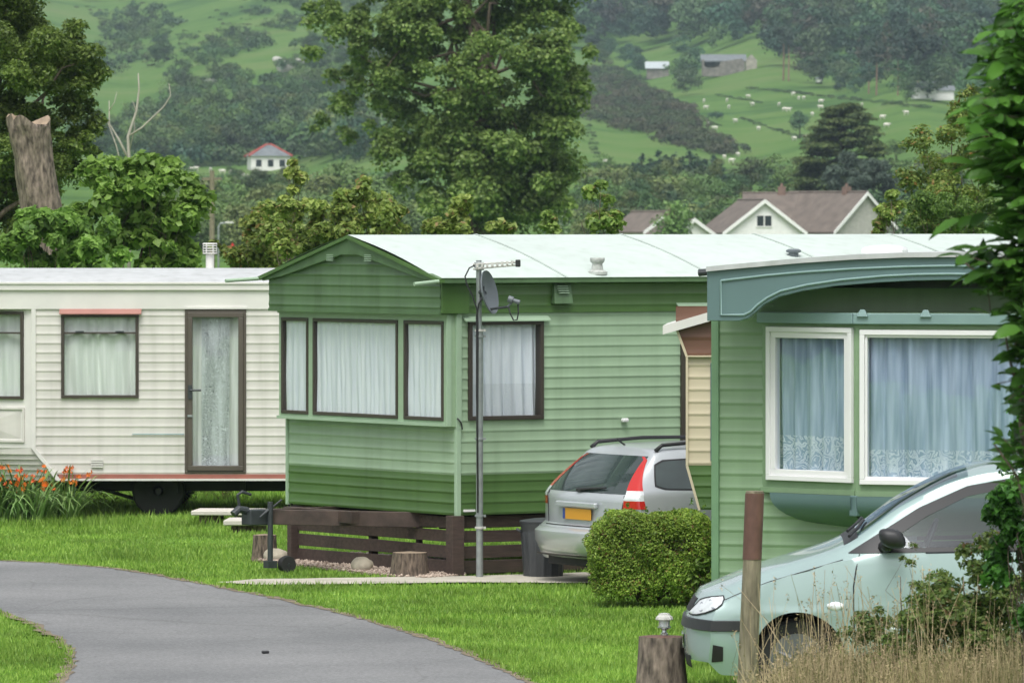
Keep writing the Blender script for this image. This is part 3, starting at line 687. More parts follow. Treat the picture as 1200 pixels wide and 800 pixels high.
# chassis and towing frame
mb = MB(); mb.box(.2, L-.2, .55, .63, zb-.16, zb+.005); mb.box(.2, L-.2, W-.63, W-.55, zb-.16, zb+.005)
for xx in (.3, 2, 4, 6, 8): mb.box(xx, xx+.08, .2, W-.2, zb-.12, zb+.004)
mb.build('chassis', M_black, GC)
for yy in (.35, W-.35): wheel(GC, (5.2, yy, .33), .33, .2)
mb = MB(); tipx, tipz = -1.25, .56
for yy in (.75, W-.75):
    a = Vector((.25, yy, zb-.08)); b = Vector((tipx, yc, tipz)); n_ = (b-a).cross(Vector((0, 0, 1))).normalized()*.04; h = Vector((0, 0, .075))
    mb.hexa([a-n_-h, a+n_-h, b+n_-h, b-n_-h, a-n_+h, a+n_+h, b+n_+h, b-n_+h])
mb.box(-.62, -.52, .95, W-.95, .50, .62)
M_drawbar = pmat('brown painted drawbar', (.062, .042, .034), .65, var=.35, scale=7, bump=.1)
db = mb.build('drawbar', M_drawbar, GC, bevel=.006)
mb = MB(); mb.cbox(tipx-.19, tipx+.06, yc-.09, yc+.09, tipz-.08, tipz+.075, .01); mb.tube([(tipx-.17, yc, tipz+.06), (tipx-.27, yc, tipz+.08), (tipx-.33, yc, tipz+.03)], .04, 10)
mb.tube([(tipx-.25, yc+.02, tipz+.1), (tipx-.27, yc+.02, tipz+.22), (tipx-.22, yc+.02, tipz+.25), (tipx-.12, yc+.02, tipz+.22)], .016, 8)
mb.build('hitch', M_darkmetal, GC, smooth=True, auto=35)
mb = MB(); mb.tube([(tipx+.02, yc-.12, .10), (tipx+.02, yc-.12, tipz+.15)], .028, 12); mb.tube([(tipx+.02, yc-.12, tipz+.1), (tipx-.1, yc-.12, tipz+.0), (tipx+.14, yc-.14, tipz+.17)], .009, 8); mb.box(tipx-.03, tipx+.07, yc-.17, yc-.07, .06, .13)
mb.build('jockey_post', M_darkmetal, GC, smooth=True, auto=35)
wheel(GC, (tipx+.21, yc-.12, .088), .088, .08, M_grey, name='jockey_wheel')
# ---------------------------------------------------------------- timber skirting under it
SK = T('timber_skirting', 'low dark brown slatted timber skirting round the base of the light green caravan', 'skirting', (g.o[0], g.o[1], 0), g.a)
def slat(mapf, u0, u1, z0, z1, seed):
    rr = random.Random(seed); mb = MB(); a, b = rr.uniform(-.006, .006), rr.uniform(-.006, .006)
    mb.hexa([mapf(u0, 0, z0+a), mapf(u1, 0, z0+b), mapf(u1, .022, z0+b), mapf(u0, .022, z0+a), mapf(u0, 0, z1+a), mapf(u1, 0, z1+b), mapf(u1, .022, z1+b), mapf(u0, .022, z1+a)])
    mb.build('board', M_timber, SK, bevel=.003)
zz = [(.02, .148), (.176, .297), (.325, .44), (.468, .58)]
for k, (a, b) in enumerate(zz):
    slat(m_end(.10), -.0+.14, W*.55, a, b, k); slat(m_end(.10), W*.55+.004, W+.02, a, b, k+10)
    slat(m_side(.10), .06, 1.55, a, b, k+20); slat(m_side(.10), 1.554, 3.2, a, b, k+30); slat(m_side(.10), 3.204, 5.0, a, b, k+40)
for (x, y, s_) in ((.0, .0, .09), (.05, W-.05, .07), (1.5, .13, .06), (3.2, .13, .06), (5.0, .13, .06), (.15, W*.55, .06), (.15, W*.28, .05)):
    mb = MB(); mb.box(x-s_+.02, x+s_-.02, y-s_+.05, y+s_-.01, 0, .60 if x == 0 else .57); mb.build('post', M_timber, SK, bevel=.005)
# ================================================================ cream caravan
c = Fr(0, 73.85, 0); CC = T('static_caravan', 'cream static caravan with brown glazed door, pink window visor and red band along its foot', 'caravan', (0, 73.85, 0), 0)
def cp(px, py): return c.side(px, py)
xc, zt = cp(40, 362); zb2 = cp(200, 562)[1]; xr = 2.4; zmid = cp(42, 525)[1]; xb = cp(70, 562)[0]
zband = cp(200, 340)[1]
wu0, wz1 = cp(71.5, 368); wu1, wz0 = cp(162.5, 466.5); du0, dz1 = cp(216.5, 362.5); du1, dz0 = cp(288.5, 554.5)
hol = [(wu0, wu1, wz0, wz1), (du0, du1, dz0, dz1)]
zred0, zred1 = cp(200, 560.5)[1], cp(200, 555.5)[1]
mb = MB(); lim = lambda z: (xc+max(0, (zmid-z)/(zmid-zb2))*(xb-xc), xr)
clad(mb, xc, xr, zred1, zt, .108, hol, SD, zred1, lim=lim)
mb.cur = 1; mbox(mb, SD, lim(zred0)[0], xr, -.02, .012, zred0, zred1+.0); mb.cur = 2; mbox(mb, SD, lim(zb2)[0], xr, -.02, .018, zb2-.01, zred0)
mb.cur = 2; mbox(mb, SD, -9, xr, -.02, .02, zt, zband-.0); mb.cur = 0
mb.box(xc+1, xr, 2.96, 3.0, zb2, zband); mb.box(xr-.02, xr, .02, 2.96, zb2, zband); mb.cur = 3; mb.box(xb, xr-.03, .03, 2.96, zb2+.005, zb2+.02)
wall = mb.build('wall', [M_cream, M_red, M_creamtrim, M_black], CC)
# angled front bay at the left
px2, FB, FL = c.free((xc-2.6, .85), (xc, 0.0))
fu1, fz1 = px2(28, 365); fz0 = px2(28, 468)[1]; zfl = px2(20, 523)[1]
mb = MB(); plain(mb, FB, 0, FL, zmid, zt, [(fu1-1.1, fu1, fz0, fz1)]); 
fr = mb.build('front_wall', M_creamtrim, CC)
mb = MB(); 
A = [(xc, 0, zmid), (xc-2.6, .85, zmid), (xb-2.0, 1.0, zb2), (xb, 0.02, zb2)]
N_ = 6
for k in range(N_):
    def lerp(p, q, t): return tuple(p[i]+(q[i]-p[i])*t for i in range(3))
    a0, a1 = lerp(A[0], A[3], k/N_), lerp(A[0], A[3], (k+1)/N_); b0, b1 = lerp(A[1], A[2], k/N_), lerp(A[1], A[2], (k+1)/N_)
    dn = Vector((-.012, -.012, -.012)); mb.quad(a0, b0, tuple(Vector(b1)+dn), tuple(Vector(a1)+dn)); mb.quad(tuple(Vector(a1)+dn), tuple(Vector(b1)+dn), b1, a1)
mb.build('undercut_panel', M_cream, CC)
mb = MB(); mbox(mb, SD, xc-.03, xc+.02, -.01, .02, zmid, zt); 
mb.hexa([SD(xc-.035, -.01, zmid+.0), SD(xc+.012, -.01, zmid+.0), SD(xc+.012, .022, zmid), SD(xc-.035, .022, zmid), ]+[SD(xc-.035, -.01, zmid+.03), SD(xc+.012, -.01, zmid+.03), SD(xc+.012, .022, zmid+.03), SD(xc-.035, .022, zmid+.03)])
mb.hexa([SD(xb-.035, -.01, zb2-.01), SD(xb+.02, -.01, zb2-.01), SD(xb+.02, .022, zb2-.01), SD(xb-.035, .022, zb2-.01), SD(xc-.03, -.01, zmid), SD(xc+.02, -.01, zmid), SD(xc+.02, .022, zmid), SD(xc-.03, .022, zmid)])
mb.build('corner_trim', M_creamtrim, CC)
window(CC, FB, fu1-1.1+.002, fu1-.002, fz0+.002, fz1-.002, M_brownal, .035, .03, [M_curtaincream], bars=[('h', px2(14, 390)[1], .022)], seed=5, amp=.03, pitch=.09)
pu1, pz1 = px2(29, 477); pz0 = px2(29, 518)[1]; pu0 = pu1-1.05
mb = MB(); frame_bars(mb, FB, pu0, pu1, pz0, pz1, .025, .0, .02); pm = FB((pu0+pu1)/2, .022, (pz0+pz1)/2); q = [FB(pu0+.05, .003, pz0+.05), FB(pu1-.05, .003, pz0+.05), FB(pu1-.05, .003, pz1-.05), FB(pu0+.05, .003, pz1-.05)]
mb.add(q+[pm], [(0, 1, 4), (1, 2, 4), (2, 3, 4), (3, 0, 4)]); mb.build('decorative_panel', M_cream, CC)
window(CC, SD, wu0+.002, wu1-.002, wz0+.002, wz1-.002, M_brownal, .035, .03, [M_curtaincream], bars=[('h', cp(100, 390)[1], .022)], seed=6, amp=.03, pitch=.085, d=-.055, latch={wu0+.22: cp(100, 388.5)[1], wu1-.22: cp(100, 388.5)[1]})
hood(CC, SD, wu0-.015, wu1+.035, wz1+.075, M_pink, drop=.065, out=.09)
mb = MB(); mbox(mb, SD, du0-.012, du1+.01, .0, .035, dz1+.005, dz1+.03); mb.build('door_gutter', M_creamtrim, CC)
mb = MB(); gl = cp(226, 372); gr = cp(277, 545); frame_bars(mb, SD, du0+.002, du1-.002, dz0+.002, dz1-.002, .03, -.07, .02)
frame_bars(mb, SD, du0+.032, du1-.032, dz0+.032, dz1-.032, gl[0]-du0-.035, -.05, .035)
dr = mb.build('door', M_brownal, CC, bevel=.005); dr.data.materials[0] = pmat('door brown aluminium', (.095, .080, .064), .4, var=.08)
mb = MB(); mb.quad(SD(gl[0]-.01, 0, gr[1]-.01), SD(gr[0]+.06, 0, gr[1]-.01), SD(gr[0]+.06, 0, gl[1]+.03), SD(gl[0]-.01, 0, gl[1]+.03)); mb.build('pane', M_glass, dr)
gm = (gl[0]*.40+gr[0]*.60)
curtain(SD, gl[0]-.01, gr[0]+.03, gr[1]-.01, gl[1]+.02, [M_curtaincream], dr, 8, amp=.03, pitch=.10, d=-.09)
curtain(SD, gl[0]+.10, gm+.12, gr[1]-.01, gl[1]+.02, [M_lacedoor], dr, 9, amp=.012, pitch=.07, d=-.045)
hu, hz = cp(223, 459); mb = MB(); mbox(mb, SD, hu-.025, hu+.025, .035, .05, hz-.08, hz+.08); mb.tube([SD(hu, .06, hz+.02), SD(hu+.13, .075, hz+.02)], .012, 8); mb.build('handle', M_darkmetal, dr)
hu, hz = cp(223, 487); mb = MB(); mbox(mb, SD, hu-.03, hu+.03, .035, .05, hz-.012, hz+.012); mb.build('lock', M_steel, dr)
u0, z1 = cp(107, 537); u1, z0 = cp(121, 548); mb = MB()
for k in range(4): a = z0+(z1-z0)*k/4; mbox(mb, SD, u0, u1, .012, .026, a+.006, a+.022)
mb.build('vent', M_creamtrim, CC)
u0, z0 = cp(155, 508); u1 = cp(216, 508)[0]; mb = MB(); mbox(mb, SD, u0, u1, .012, .018, z0-.006, z0+.002); mb.build('pin_stripe', pmat('faded blue stripe', (.25, .42, .45), .5), CC)
# roof
ztc = cp(200, 333)[1]; zrt = H-(314-YH)*75.35/F
mb = MB(); rows = []
for j in range(13):
    t = j/12; y = -.03+3.06*t; z = ztc+(zrt-ztc)*math.sin(PI*t)**.8
    rows.append([(-9+i*(xr+9.05)/30, y, z) for i in range(31)])
mb.grid(rows); mb.build('roof', M_creamroof, CC, smooth=True, fixn=False)
mb = MB(); mbox(mb, SD, -9, xr+.05, -.0, .05, zband, ztc+.01); mbox(mb, SD, -9, xr+.05, .0, .065, ztc-.0, ztc+.025); mb.build('gutter', M_creamtrim, CC, bevel=.004)
fx, fz = (246-CX)/F*75.6, H-(314-YH)*75.6/F; mb = MB(); mb.tube([(fx, 1.75, fz-.15), (fx, 1.75, fz+.16)], .05, 14); mb.lathe([(.085, .17), (.085, .185)], (fx, 1.75, fz), 14)
for k in range(3): mb.lathe([(.085, .20+k*.03), (.085, .212+k*.03)], (fx, 1.75, fz), 14)
for k in range(6): a = k*PI/3; mb.tube([(fx+.08*math.cos(a), 1.75+.08*math.sin(a), fz+.17), (fx+.08*math.cos(a), 1.75+.08*math.sin(a), fz+.29)], .006, 5)
mb.lathe([(.09, .285), (.085, .30)], (fx, 1.75, fz), 14); mb.build('flue', M_creamtrim, CC, smooth=True, auto=40)
# running gear
mb = MB(); mb.box(xb-.9, xr-.3, .45, .52, zb2-.15, zb2-.011); mb.box(xb-.9, xr-.3, 2.4, 2.47, zb2-.15, zb2-.011)
for xx in (-5.0, -4.0, -3.2, -1.5): mb.box(xx, xx+.07, .3, 2.8, zb2-.16, zb2-.012)
mb.tube([(-4.9, .4, zb2-.10), (-4.35, .5, .18)], .022, 6); mb.tube([(-4.15, .2, .31), (-4.15, 2.8, .31)], .04, 8); mb.tube([(-2.6, .3, 0), (-2.6, .3, zb2)], .03, 8)
mb.build('chassis', M_black, CC)
wx = (186-CX)/F*74.3
for yy in (.45, 2.55): wheel(CC, (wx, yy, .31), .31, .2, M_black)
# ================================================================ blue green front caravan
b = Fr(1.705, 52.9, -18); BC = T('static_caravan', 'green static caravan with bowed blue green fascia and white framed bay windows', 'caravan', (b.o[0], b.o[1], 0), b.a)
BW = 4.5; BD = 8.5; bp_ = lambda px, py: b.side(px, py)
zb3 = bp_(860, 690)[1]; zt3 = bp_(860, 366)[1]
q0 = bp_(893, 500)[0]; ZS = b.side(828.5, 317, -.6)[1]-.05
mb = MB(); clad(mb, 0.03, q0+.10, zb3, ZS, .118, [], SD, zb3); clad(mb, q0+.10, BW-q0-.1, zb3, bp_(900, 585)[1], .118, [], SD, zb3); clad(mb, BW-q0-.1, BW-.03, zb3, ZS, .118, [], SD, zb3)
# plain wall behind bay top, and the long side walls
mb.add([(q0+.1, .0, zt3-.1), (BW-q0-.1, .0, zt3-.1), (BW-q0-.1, 0, ZS), (BW/2+.6, 0, ZS+.09), (BW/2-.6, 0, ZS+.09), (q0+.1, 0, ZS)], [(0, 1, 2, 3, 4, 5)])
clad(mb, .0, BD, zb3, ZS, .118, [], lambda u, d, z: (-d, u, z), zb3); clad(mb, 0, BD, zb3, ZS, .118, [], lambda u, d, z: (BW+d, u, z), zb3)
mb.box(0.01, BW-.01, BD-.02, BD, zb3, ZS); mb.box(.02, BW-.02, .02, BD-.02, zb3+.002, zb3+.03)
mb.build('wall', M_gfl, BC)
for xx in (0, BW):
    mb = MB(); mb.box(xx-.03, xx+.035, -.03, .03, zb3, zt3+.1); mb.build('corner_trim', pmat('green corner trim', (.15, .27, .15), .4) if xx == 0 else bpy.data.materials['green corner trim'], BC, bevel=.006)
# bay facets
p1x, p2x = bp_(893, 500)[0], None
bd = .46
fa = (q0, -.0); 
k = (1003-CX)/F; ly = -bd
p2 = ((k*(b.o[1]+ly*b.e[1])-(b.o[0]+ly*b.e[0]))/(b.s[0]-k*b.s[1]), ly)
p3 = (BW-p2[0], ly); p4 = (BW-q0, 0)
zw1, zw0 = zt3, None
facets = [(fa, p2), (p2, p3), (p3, p4)]
top = bp_(950, 372)[1]
for i_, (pa, pb) in enumerate(facets):
    px2, mp, FLn = b.free(pa, pb)
    if i_ == 0: (wa, _), (wb, _) = px2(900, 400), px2(1000.5, 400); z1 = px2(950, 383)[1]; z0 = px2(950, 564)[1]; bz0_ = px2(950, 574)[1]
    elif i_ == 1: wa = px2(1008, 400)[0]; wb = FLn-(wa); z1 = px2(1008, 386)[1]; z0 = px2(1008, 567.5)[1]; bz0_ = px2(1008, 577)[1]
    else: wb = FLn-facet0[0]; wa = FLn-facet0[1]; z1, z0, bz0_ = f0z
    if i_ == 0: facet0 = (wa, wb); f0z = (z1, z0, bz0_)
    mb = MB(); plain(mb, mp, 0, FLn, bz0_, top+.04, [(wa, wb, z0, z1)]); mb.build('bay_wall', M_gfl, BC)
    window(BC, mp, wa+.002, wb-.002, z0+.002, z1-.002, M_upvc, .042, .035, [M_skynet, M_skynetlace], glass=M_glassblue, seed=50+i_, inner=.05 if i_ != 1 else .022, amp=.042, pitch=.075, lace=.27 if i_ != 1 else .24, d=-.068, back=.12)
    mb = MB(); mbox(mb, mp, 0, FLn, .0, .02, bz0_-.03, bz0_+.012); mb.build('bay_sill', M_gfl, BC)
    # blue green moulded skirt under the bay
    mb = MB(); rows = []; zs0 = bz0_-.03; zs1 = bp_(960, 618)[1]
    for j in range(9):
        t = j/8; z = zs0+(zs1-zs0)*t; ins = .05-.42*(t**3.4)
        e0 = (.13+.30*t**2 if i_ == 0 else .02); e1 = (.13+.30*t**2 if i_ == 2 else .02)
        rows.append([mp(e0+(FLn-e0-e1)*i/10, ins, z) for i in range(11)])
    mb.grid(rows); sk = mb.build('bay_skirt', M_blue, BC, smooth=True, fixn=False)
    mb = MB()
    if i_ < 2: mbox(mb, mp, FLn-.05, FLn+.03, -.12, .03, zs1+.12, zs0); mb.build('rib', M_blue, sk, bevel=.01)
# lid over the bay
mb = MB(); mb.prism([(fa[0], fa[1]), p2, p3, (p4[0], p4[1])], lambda u, d, z: (u, z, d), top-.0, top+.05); mb.build('bay_lid', M_gfl, BC)
# pale rail with brackets just under the soffit
mb = MB(); zr0 = bp_(950, 376)[1]; px2, mp, FLn = b.free(p2, p3); zra, zrb = px2(1050, 380)[1], px2(1050, 367)[1]
for (pa, pb) in facets:
    _, mp, FLn = b.free(pa, pb); mbox(mb, mp, -.01, FLn+.01, .002, .06, zra, zrb)
rl = mb.build('rail', M_bluel, BC, bevel=.008)
_, mp, FLn = b.free(p2, p3); px2m = b.free(p2, p3)[0]
for px_ in (1013, 1087):
    mb = MB(); u = px2m(px_, 370)[0]; mb.hexa([mp(u-.05, .05, zrb-.03), mp(u+.05, .05, zrb-.03), mp(u+.05, .085, zrb-.03), mp(u-.05, .085, zrb-.03), mp(u-.02, .05, zrb+.03), mp(u+.02, .05, zrb+.03), mp(u+.02, .07, zrb+.03), mp(u-.02, .07, zrb+.03)]); mb.build('bracket', M_bluel, rl, bevel=.006)
# bowed fascia out in front
fy = -.60
def fp(px, py): return b.side(px, py, fy)
half = [(828.5, 317), (860, 314), (900, 310.5), (940, 307), (1000, 303), (1060, 300.5), (1112, 300)]
low = [(828.5, 376), (866, 376), (876, 373), (885, 366), (895, 357), (912, 348), (940, 341), (980, 335), (1030, 331), (1070, 329), (1112, 328)]
cx = BW/2
hp = [fp(*p) for p in half]; lp = [fp(*p) for p in low]
def mir(ps): return ps+[(2*cx-u, z) for u, z in ps[::-1][1:]]
tp, bt = mir(hp), mir(lp)
mb = MB(); mb.prism(tp+bt[::-1], lambda u, d, z: (u, fy-d, z), -.06, .0); fs = mb.build('roof_fascia', M_blue, BC, bevel=.006)
def inset(): 
    pts = [(845, 329), (900, 322.5), (940, 319), (1000, 315), (1060, 312.5), (1112, 311.5)]; pl = [(845, 369), (872, 369), (880, 365), (888, 357), (899, 349), (915, 341), (945, 334), (985, 328), (1035, 323.5), (1075, 321.5), (1112, 321)]
    return mir([fp(*p) for p in pts]), mir([fp(*p) for p in pl])
it, ib = inset(); mb = MB(); loop = it+ib[::-1]
mb.tube([(u, fy-.004, z) for u, z in loop+[loop[0]]], .011, 8, cap=False); mb.build('moulding', M_bluel, fs, smooth=True)
# roof and soffit
mb = MB(); rt = [(u, z+.012) for u, z in tp]
rows = [[(u, fy-.03, z-.02) for u, z in rt], [(u, fy-.03, z+.02) for u, z in rt]]+[[(u, fy+.15+(BD-fy)*j/12, z+.025) for u, z in rt] for j in range(13)]
mb.grid(rows)
uL, uR = tp[0][0], tp[-1][0]
for uu in (uL, uR): mb.quad((uu, fy, tp[0][1]), (uu, BD+.1, tp[0][1]), (uu, BD+.1, tp[0][1]-.14), (uu, fy, tp[0][1]-.14))
mb.build('roof', M_creamroof, BC, smooth=True, auto=40, fixn=False)
mb = MB(); mb.quad((uL+.05, fy+.05, tp[0][1]-.14), (uR-.05, fy+.05, tp[0][1]-.14), (uR-.05, 0.1, tp[0][1]-.14), (uL+.05, .1, tp[0][1]-.14)); 
mb.build('soffit', M_blue, BC)
mb = MB(); mb.tube([(uL-.10, fy+.1, tp[0][1]-.02), (uL+.02, fy+.1, tp[0][1]-.01)], .03, 8); mb.build('spout', M_darkmetal, BC)
mb = MB(); mb.box(.3, BW-.3, .5, .6, zb3-.15, zb3); mb.box(.3, BW-.3, BD-.8, BD-.7, zb3-.15, zb3)
for xx in (.6, BW-.7): mb.box(xx, xx+.1, .1, BD-.2, zb3-.14, zb3+.001)
mb.build('chassis', M_black, BC)
for xx in (.45, BW-.45): wheel(BC, (xx, 4.6, .30), .30, .2, M_black, 'x')
# ================================================================ small cream caravan behind it
k_ = Fr(1.605, 57.7, -3); KC = T('touring_caravan', 'beige caravan with brown upper panels and green undercut foot beside the silver estate car', 'caravan', (k_.o[0], k_.o[1], 0), k_.a)
kp = lambda px, py: k_.side(px, py)
KL, KD = 1.55, 1.4
x0, zA = kp(806.5, 418); _, zB = kp(806.5, 545); xbot, zC = kp(821, 597); xt, zT = kp(792, 379)
zled = kp(820, 424)[1]
def klim(z):
    if z < zB: return (x0+(zB-z)/(zB-zC)*(xbot-x0), KL)
    if z > zA: return (x0+(z-zA)/(zT-zA)*(xt-x0), KL)
    return (x0, KL)
mb = MB(); wx0, wz1_ = kp(832.5, 425); wx1 = wx0+.7; wz0_ = kp(832, 540)[1]
clad(mb, xt, KL, zC, zB, .10, [], SD, zC, lim=klim, mat=2); clad(mb, xt, KL, zB, zA, .112, [(wx0, wx1, wz0_, wz1_)], SD, zB, lim=klim, mat=0); clad(mb, xt, KL, zA, kp(820, 365)[1]+.05, .15, [], SD, zA, lim=klim, mat=1)
mb.cur = 0
for (pa, za, pb, zb_) in ((x0, zB, x0, zA), (x0, zA, xt, zT)): mb.quad((pa, 0, za), (pa, KD, za), (pb, KD, zb_), (pb, 0, zb_))
mb.cur = 2; mb.quad((xbot, 0, zC), (xbot, KD, zC), (x0, KD, zB), (x0, 0, zB)); mb.cur = 0; mb.box(xbot, KL, KD-.02, KD, zC, zT); mb.box(KL-.02, KL, 0.01, KD-.03, zC, zT); mb.box(xbot, KL-.03, .03, KD-.03, zC, zC+.02)
mb.build('wall', [M_beige, M_brownclad, M_greend], KC)
mb = MB()
def strip(p, q, t=.022): 
    d = Vector((q[0]-p[0], 0, q[1]-p[1])).normalized(); n = Vector((-d.z, 0, d.x))*t
    a, c2 = Vector((p[0], 0, p[1])), Vector((q[0], 0, q[1])); o1, o2 = Vector((0, -.025, 0)), Vector((0, .01, 0))
    mb.hexa([a+o1, c2+o1, c2+o2, a+o2, a+n+o1, c2+n+o1, c2+n+o2, a+n+o2])
strip((xbot, zC), (x0, zB)); strip((x0, zB), (x0, zA)); strip((x0, zA), (xt, zT)); mbox(mb, SD, x0, KL, .0, .05, zA, zled+.06); mb.build('edge_trim', M_beige, KC)
window(KC, SD, wx0+.002, wx1-.002, wz0_+.002, wz1_-.002, pmat('blue grey window frame', (.10, .17, .20), .4), .03, .03, [M_skynet], seed=71, bars=[('h', kp(834, 482)[1], .03)])
mb = MB(); ra, rb = kp(777, 384), kp(830, 369); 
for (dz0, dz1, mi) in ((-.07, .0, 0), ):
    sl = (rb[1]-ra[1])/(rb[0]-ra[0]); xe = .8
    mb.hexa([(ra[0], -.08, ra[1]-.06), (xe, -.08, ra[1]+sl*(xe-ra[0])-.06), (xe, KD+.05, ra[1]+sl*(xe-ra[0])-.06), (ra[0], KD+.05, ra[1]-.06), (ra[0], -.08, ra[1]+.02), (xe, -.08, ra[1]+sl*(xe-ra[0])+.03), (xe, KD+.05, ra[1]+sl*(xe-ra[0])+.03), (ra[0], KD+.05, ra[1]+.02)])
    zz1 = ra[1]+sl*(xe-ra[0]); mb.hexa([(xe, -.08, zz1-.06), (KL+.05, -.08, zz1-.02), (KL+.05, KD+.05, zz1-.02), (xe, KD+.05, zz1-.06), (xe, -.08, zz1+.03), (KL+.05, -.08, zz1+.06), (KL+.05, KD+.05, zz1+.06), (xe, KD+.05, zz1+.03)])
mb.build('roof', M_creamtrim, KC)
mb = MB(); mb.box(.5, KL-.3, .3, .38, zC-.12, zC+.001); mb.box(.5, KL-.3, KD-.38, KD-.3, zC-.12, zC+.001)
for xx in (.55, KL-.35): mb.tube([(xx, .34, 0), (xx, .34, zC-.1)], .03, 8); mb.tube([(xx, KD-.34, 0), (xx, KD-.34, zC-.1)], .03, 8)
mb.build('chassis', M_black, KC)
for yy in (.2, KD-.2): wheel(KC, (.9, yy, .30), .30, .16, M_grey)
# ================================================================ small things round the caravans
# aerial mast
p = gp(562, 678); MA = T('aerial_mast', 'tall galvanised pole with a television aerial and a grey satellite dish', 'aerial', (p.x, p.y, 0))
s_ = p.y/F
def ml(px, py): return ((px-CX)*s_-p.x, H-(py-YH)*s_)
topz = ml(562, 305)[1]; jz = ml(562, 388)[1]
mb = MB(); mb.tube([(0, 0, 0), (0, 0, jz)], .034, 16); mb.tube([(-.004, 0, jz-.05), (-.008, 0, topz)], .027, 16); mb.build('pole', M_steel, MA, smooth=True, auto=40)
for py in (387, 394, 514, 604, 618):
    mb = MB(); z = ml(562, py)[1]; mb.lathe([(.036, z-.012), (.047, z-.010), (.047, z+.010), (.036, z+.012)], (0, 0, 0), 14); mb.box(.03, .062, -.02, .02, z-.011, z+.011); mb.build('pole_clip', M_lampwhite if py in (387, 618) else M_steel, MA)
mb = MB(); x1, z1 = ml(610, 307.5); x0, z0 = ml(552, 311)
zr1, zr0 = ml(610, 309)[1], ml(554, 313)[1]
for dz in (.028, -.018): mb.tube([(x0+.02, -.04, zr0+dz), (x1-.02, -.04-.06, zr1+dz*.6)], .009, 6)
for k in range(8):
    t = k/7; x = x0+.06+(x1-x0-.14)*t; z = zr0+(zr1-zr0)*t; mb.tube([(x, -.045-.06*t-.09+.02*t, z), (x, -.045-.06*t+.09-.02*t, z)], .006, 5); mb.box(x-.012, x+.012, -.055-.06*t, -.03-.06*t, z-.022, z+.03)
mb.build('television_aerial', M_lampwhite, MA)
mb = MB(); mb.cbox(x1-.05, x1, -.135, -.06, zr1-.03, zr1+.04, .006); mb.build('aerial_end_cap', M_carblack, MA)
mb = MB(); mb.cbox(-.05, .045, -.05, .03, zr0-.03, zr0+.05, .006); mb.cbox(-.06, -.02, -.04, .02, zr0-.0, zr0+.03, .005); mb.build('aerial_clamp', M_steel, MA)
# dish: seen nearly edge on, opening to the right and a little towards us
dx, dz = ml(574.5, 342); dish = MB(); rr, hh = .20, .25
ax = Vector((.93, -.30, .20)).normalized(); up = (Vector((0, 0, 1))-ax*ax.z).normalized(); sd = ax.cross(up)
rows = []
for j in range(9):
    t = j/8; row = []
    for i in range(33):
        a = 2*PI*i/32; row.append(Vector((dx, -.10, dz))+up*hh*t*math.sin(a)*.86+sd*rr*t*math.cos(a)*1.15+ax*(-.055+.055*t*t))
    rows.append(row)
dish.grid(rows); back = [[q-ax*.012 for q in r] for r in rows]; dish.grid([r[::-1] for r in back]); dish.grid([rows[-1], back[-1]])
do = dish.build('satellite_dish', M_grey, MA, smooth=True, auto=50)
mb = MB(); c0 = Vector((dx, -.10, dz))-ax*.06; mb.tube([(-.0, 0, dz-.0), tuple(c0)], .025, 8); mb.tube([(0, 0, dz-.07), tuple(c0-up*.05)], .016, 8); mb.box(c0.x-.03, c0.x+.0, c0.y-.04, c0.y+.04, c0.z-.07, c0.z+.07); mb.build('bracket', M_darkmetal, do)
ex, ez = ml(577, 362); lx, lz = ml(595, 359); mb = MB(); mb.tube([(ex-.02, -.12, ez), (lx, -.22, lz)], .012, 8); mb.build('feed_arm', M_darkmetal, do)
lx2, lz2 = ml(603, 352); mb = MB(); a, bq = Vector((ml(597, 350)[0], -.23, ml(597, 350)[1])), Vector((ml(609, 354)[0], -.25, ml(609, 354)[1])); mb.tube([a-(bq-a)*.1, a+(bq-a)*.35, a+(bq-a)*.36, bq], [.034, .034, .020, .024], 14); mb.tube([a+(bq-a)*.4, Vector((lx, -.22, lz))], .010, 8); mb.build('feed_horn', M_grey, do, smooth=True, auto=40)
for k, pts in enumerate(([(596, 359), (598, 367), (602, 375), (606, 374), (607.5, 366), (607, 356)], [(556, 311), (550, 314), (545, 324), (547, 333), (553, 345), (559, 362), (560, 385), (559.5, 500), (560, 600)], [(566, 346), (561, 356), (558.5, 370), (558.5, 460), (560, 580)])):
    mb = MB(); mb.tube([(ml(*q)[0], -.22 if k == 0 else -.045, ml(*q)[1]) for q in pts], .0075, 6); mb.build('cable', M_carblack, MA, smooth=True)
# dustbin
p = gp(636.5, 679); s_ = p.y/F; BN = T('dustbin', 'dark grey ribbed plastic dustbin standing behind the silver estate car', 'bin', ((636.5-CX)/F*61.57, 61.57, 0))
h_ = (680-612)*s_; r1 = 26.5*s_; r0 = 22.5*s_
mb = MB(); mb.lathe([(r0*.96, 0), (r0, .02), (r0+(r1-r0)*.8, h_*.80)], (0, 0, 0), 96, rib=lambda k, i: 1+(.035 if (k % 6) < 2 else 0)); mb.build('body', M_bin, BN, smooth=True, auto=30)
mb = MB(); mb.lathe([(r1*.97, h_*.80), (r1*.99, h_*.88), (r1*1.02, h_*.90), (r1*1.03, h_*.96), (r1*1.0, h_*.965)], (0, 0, 0), 48)
mb.build('rim', M_bin, BN, smooth=True, auto=30)
mb = MB(); mb.lathe([(r1*1.05, h_*.962), (r1*1.06, h_*.985), (r1*1.0, h_), (r1*.4, h_+.02), (.02, h_+.024)], (0, 0, 0), 48); mb.build('lid', M_bin, BN, smooth=True, auto=30)
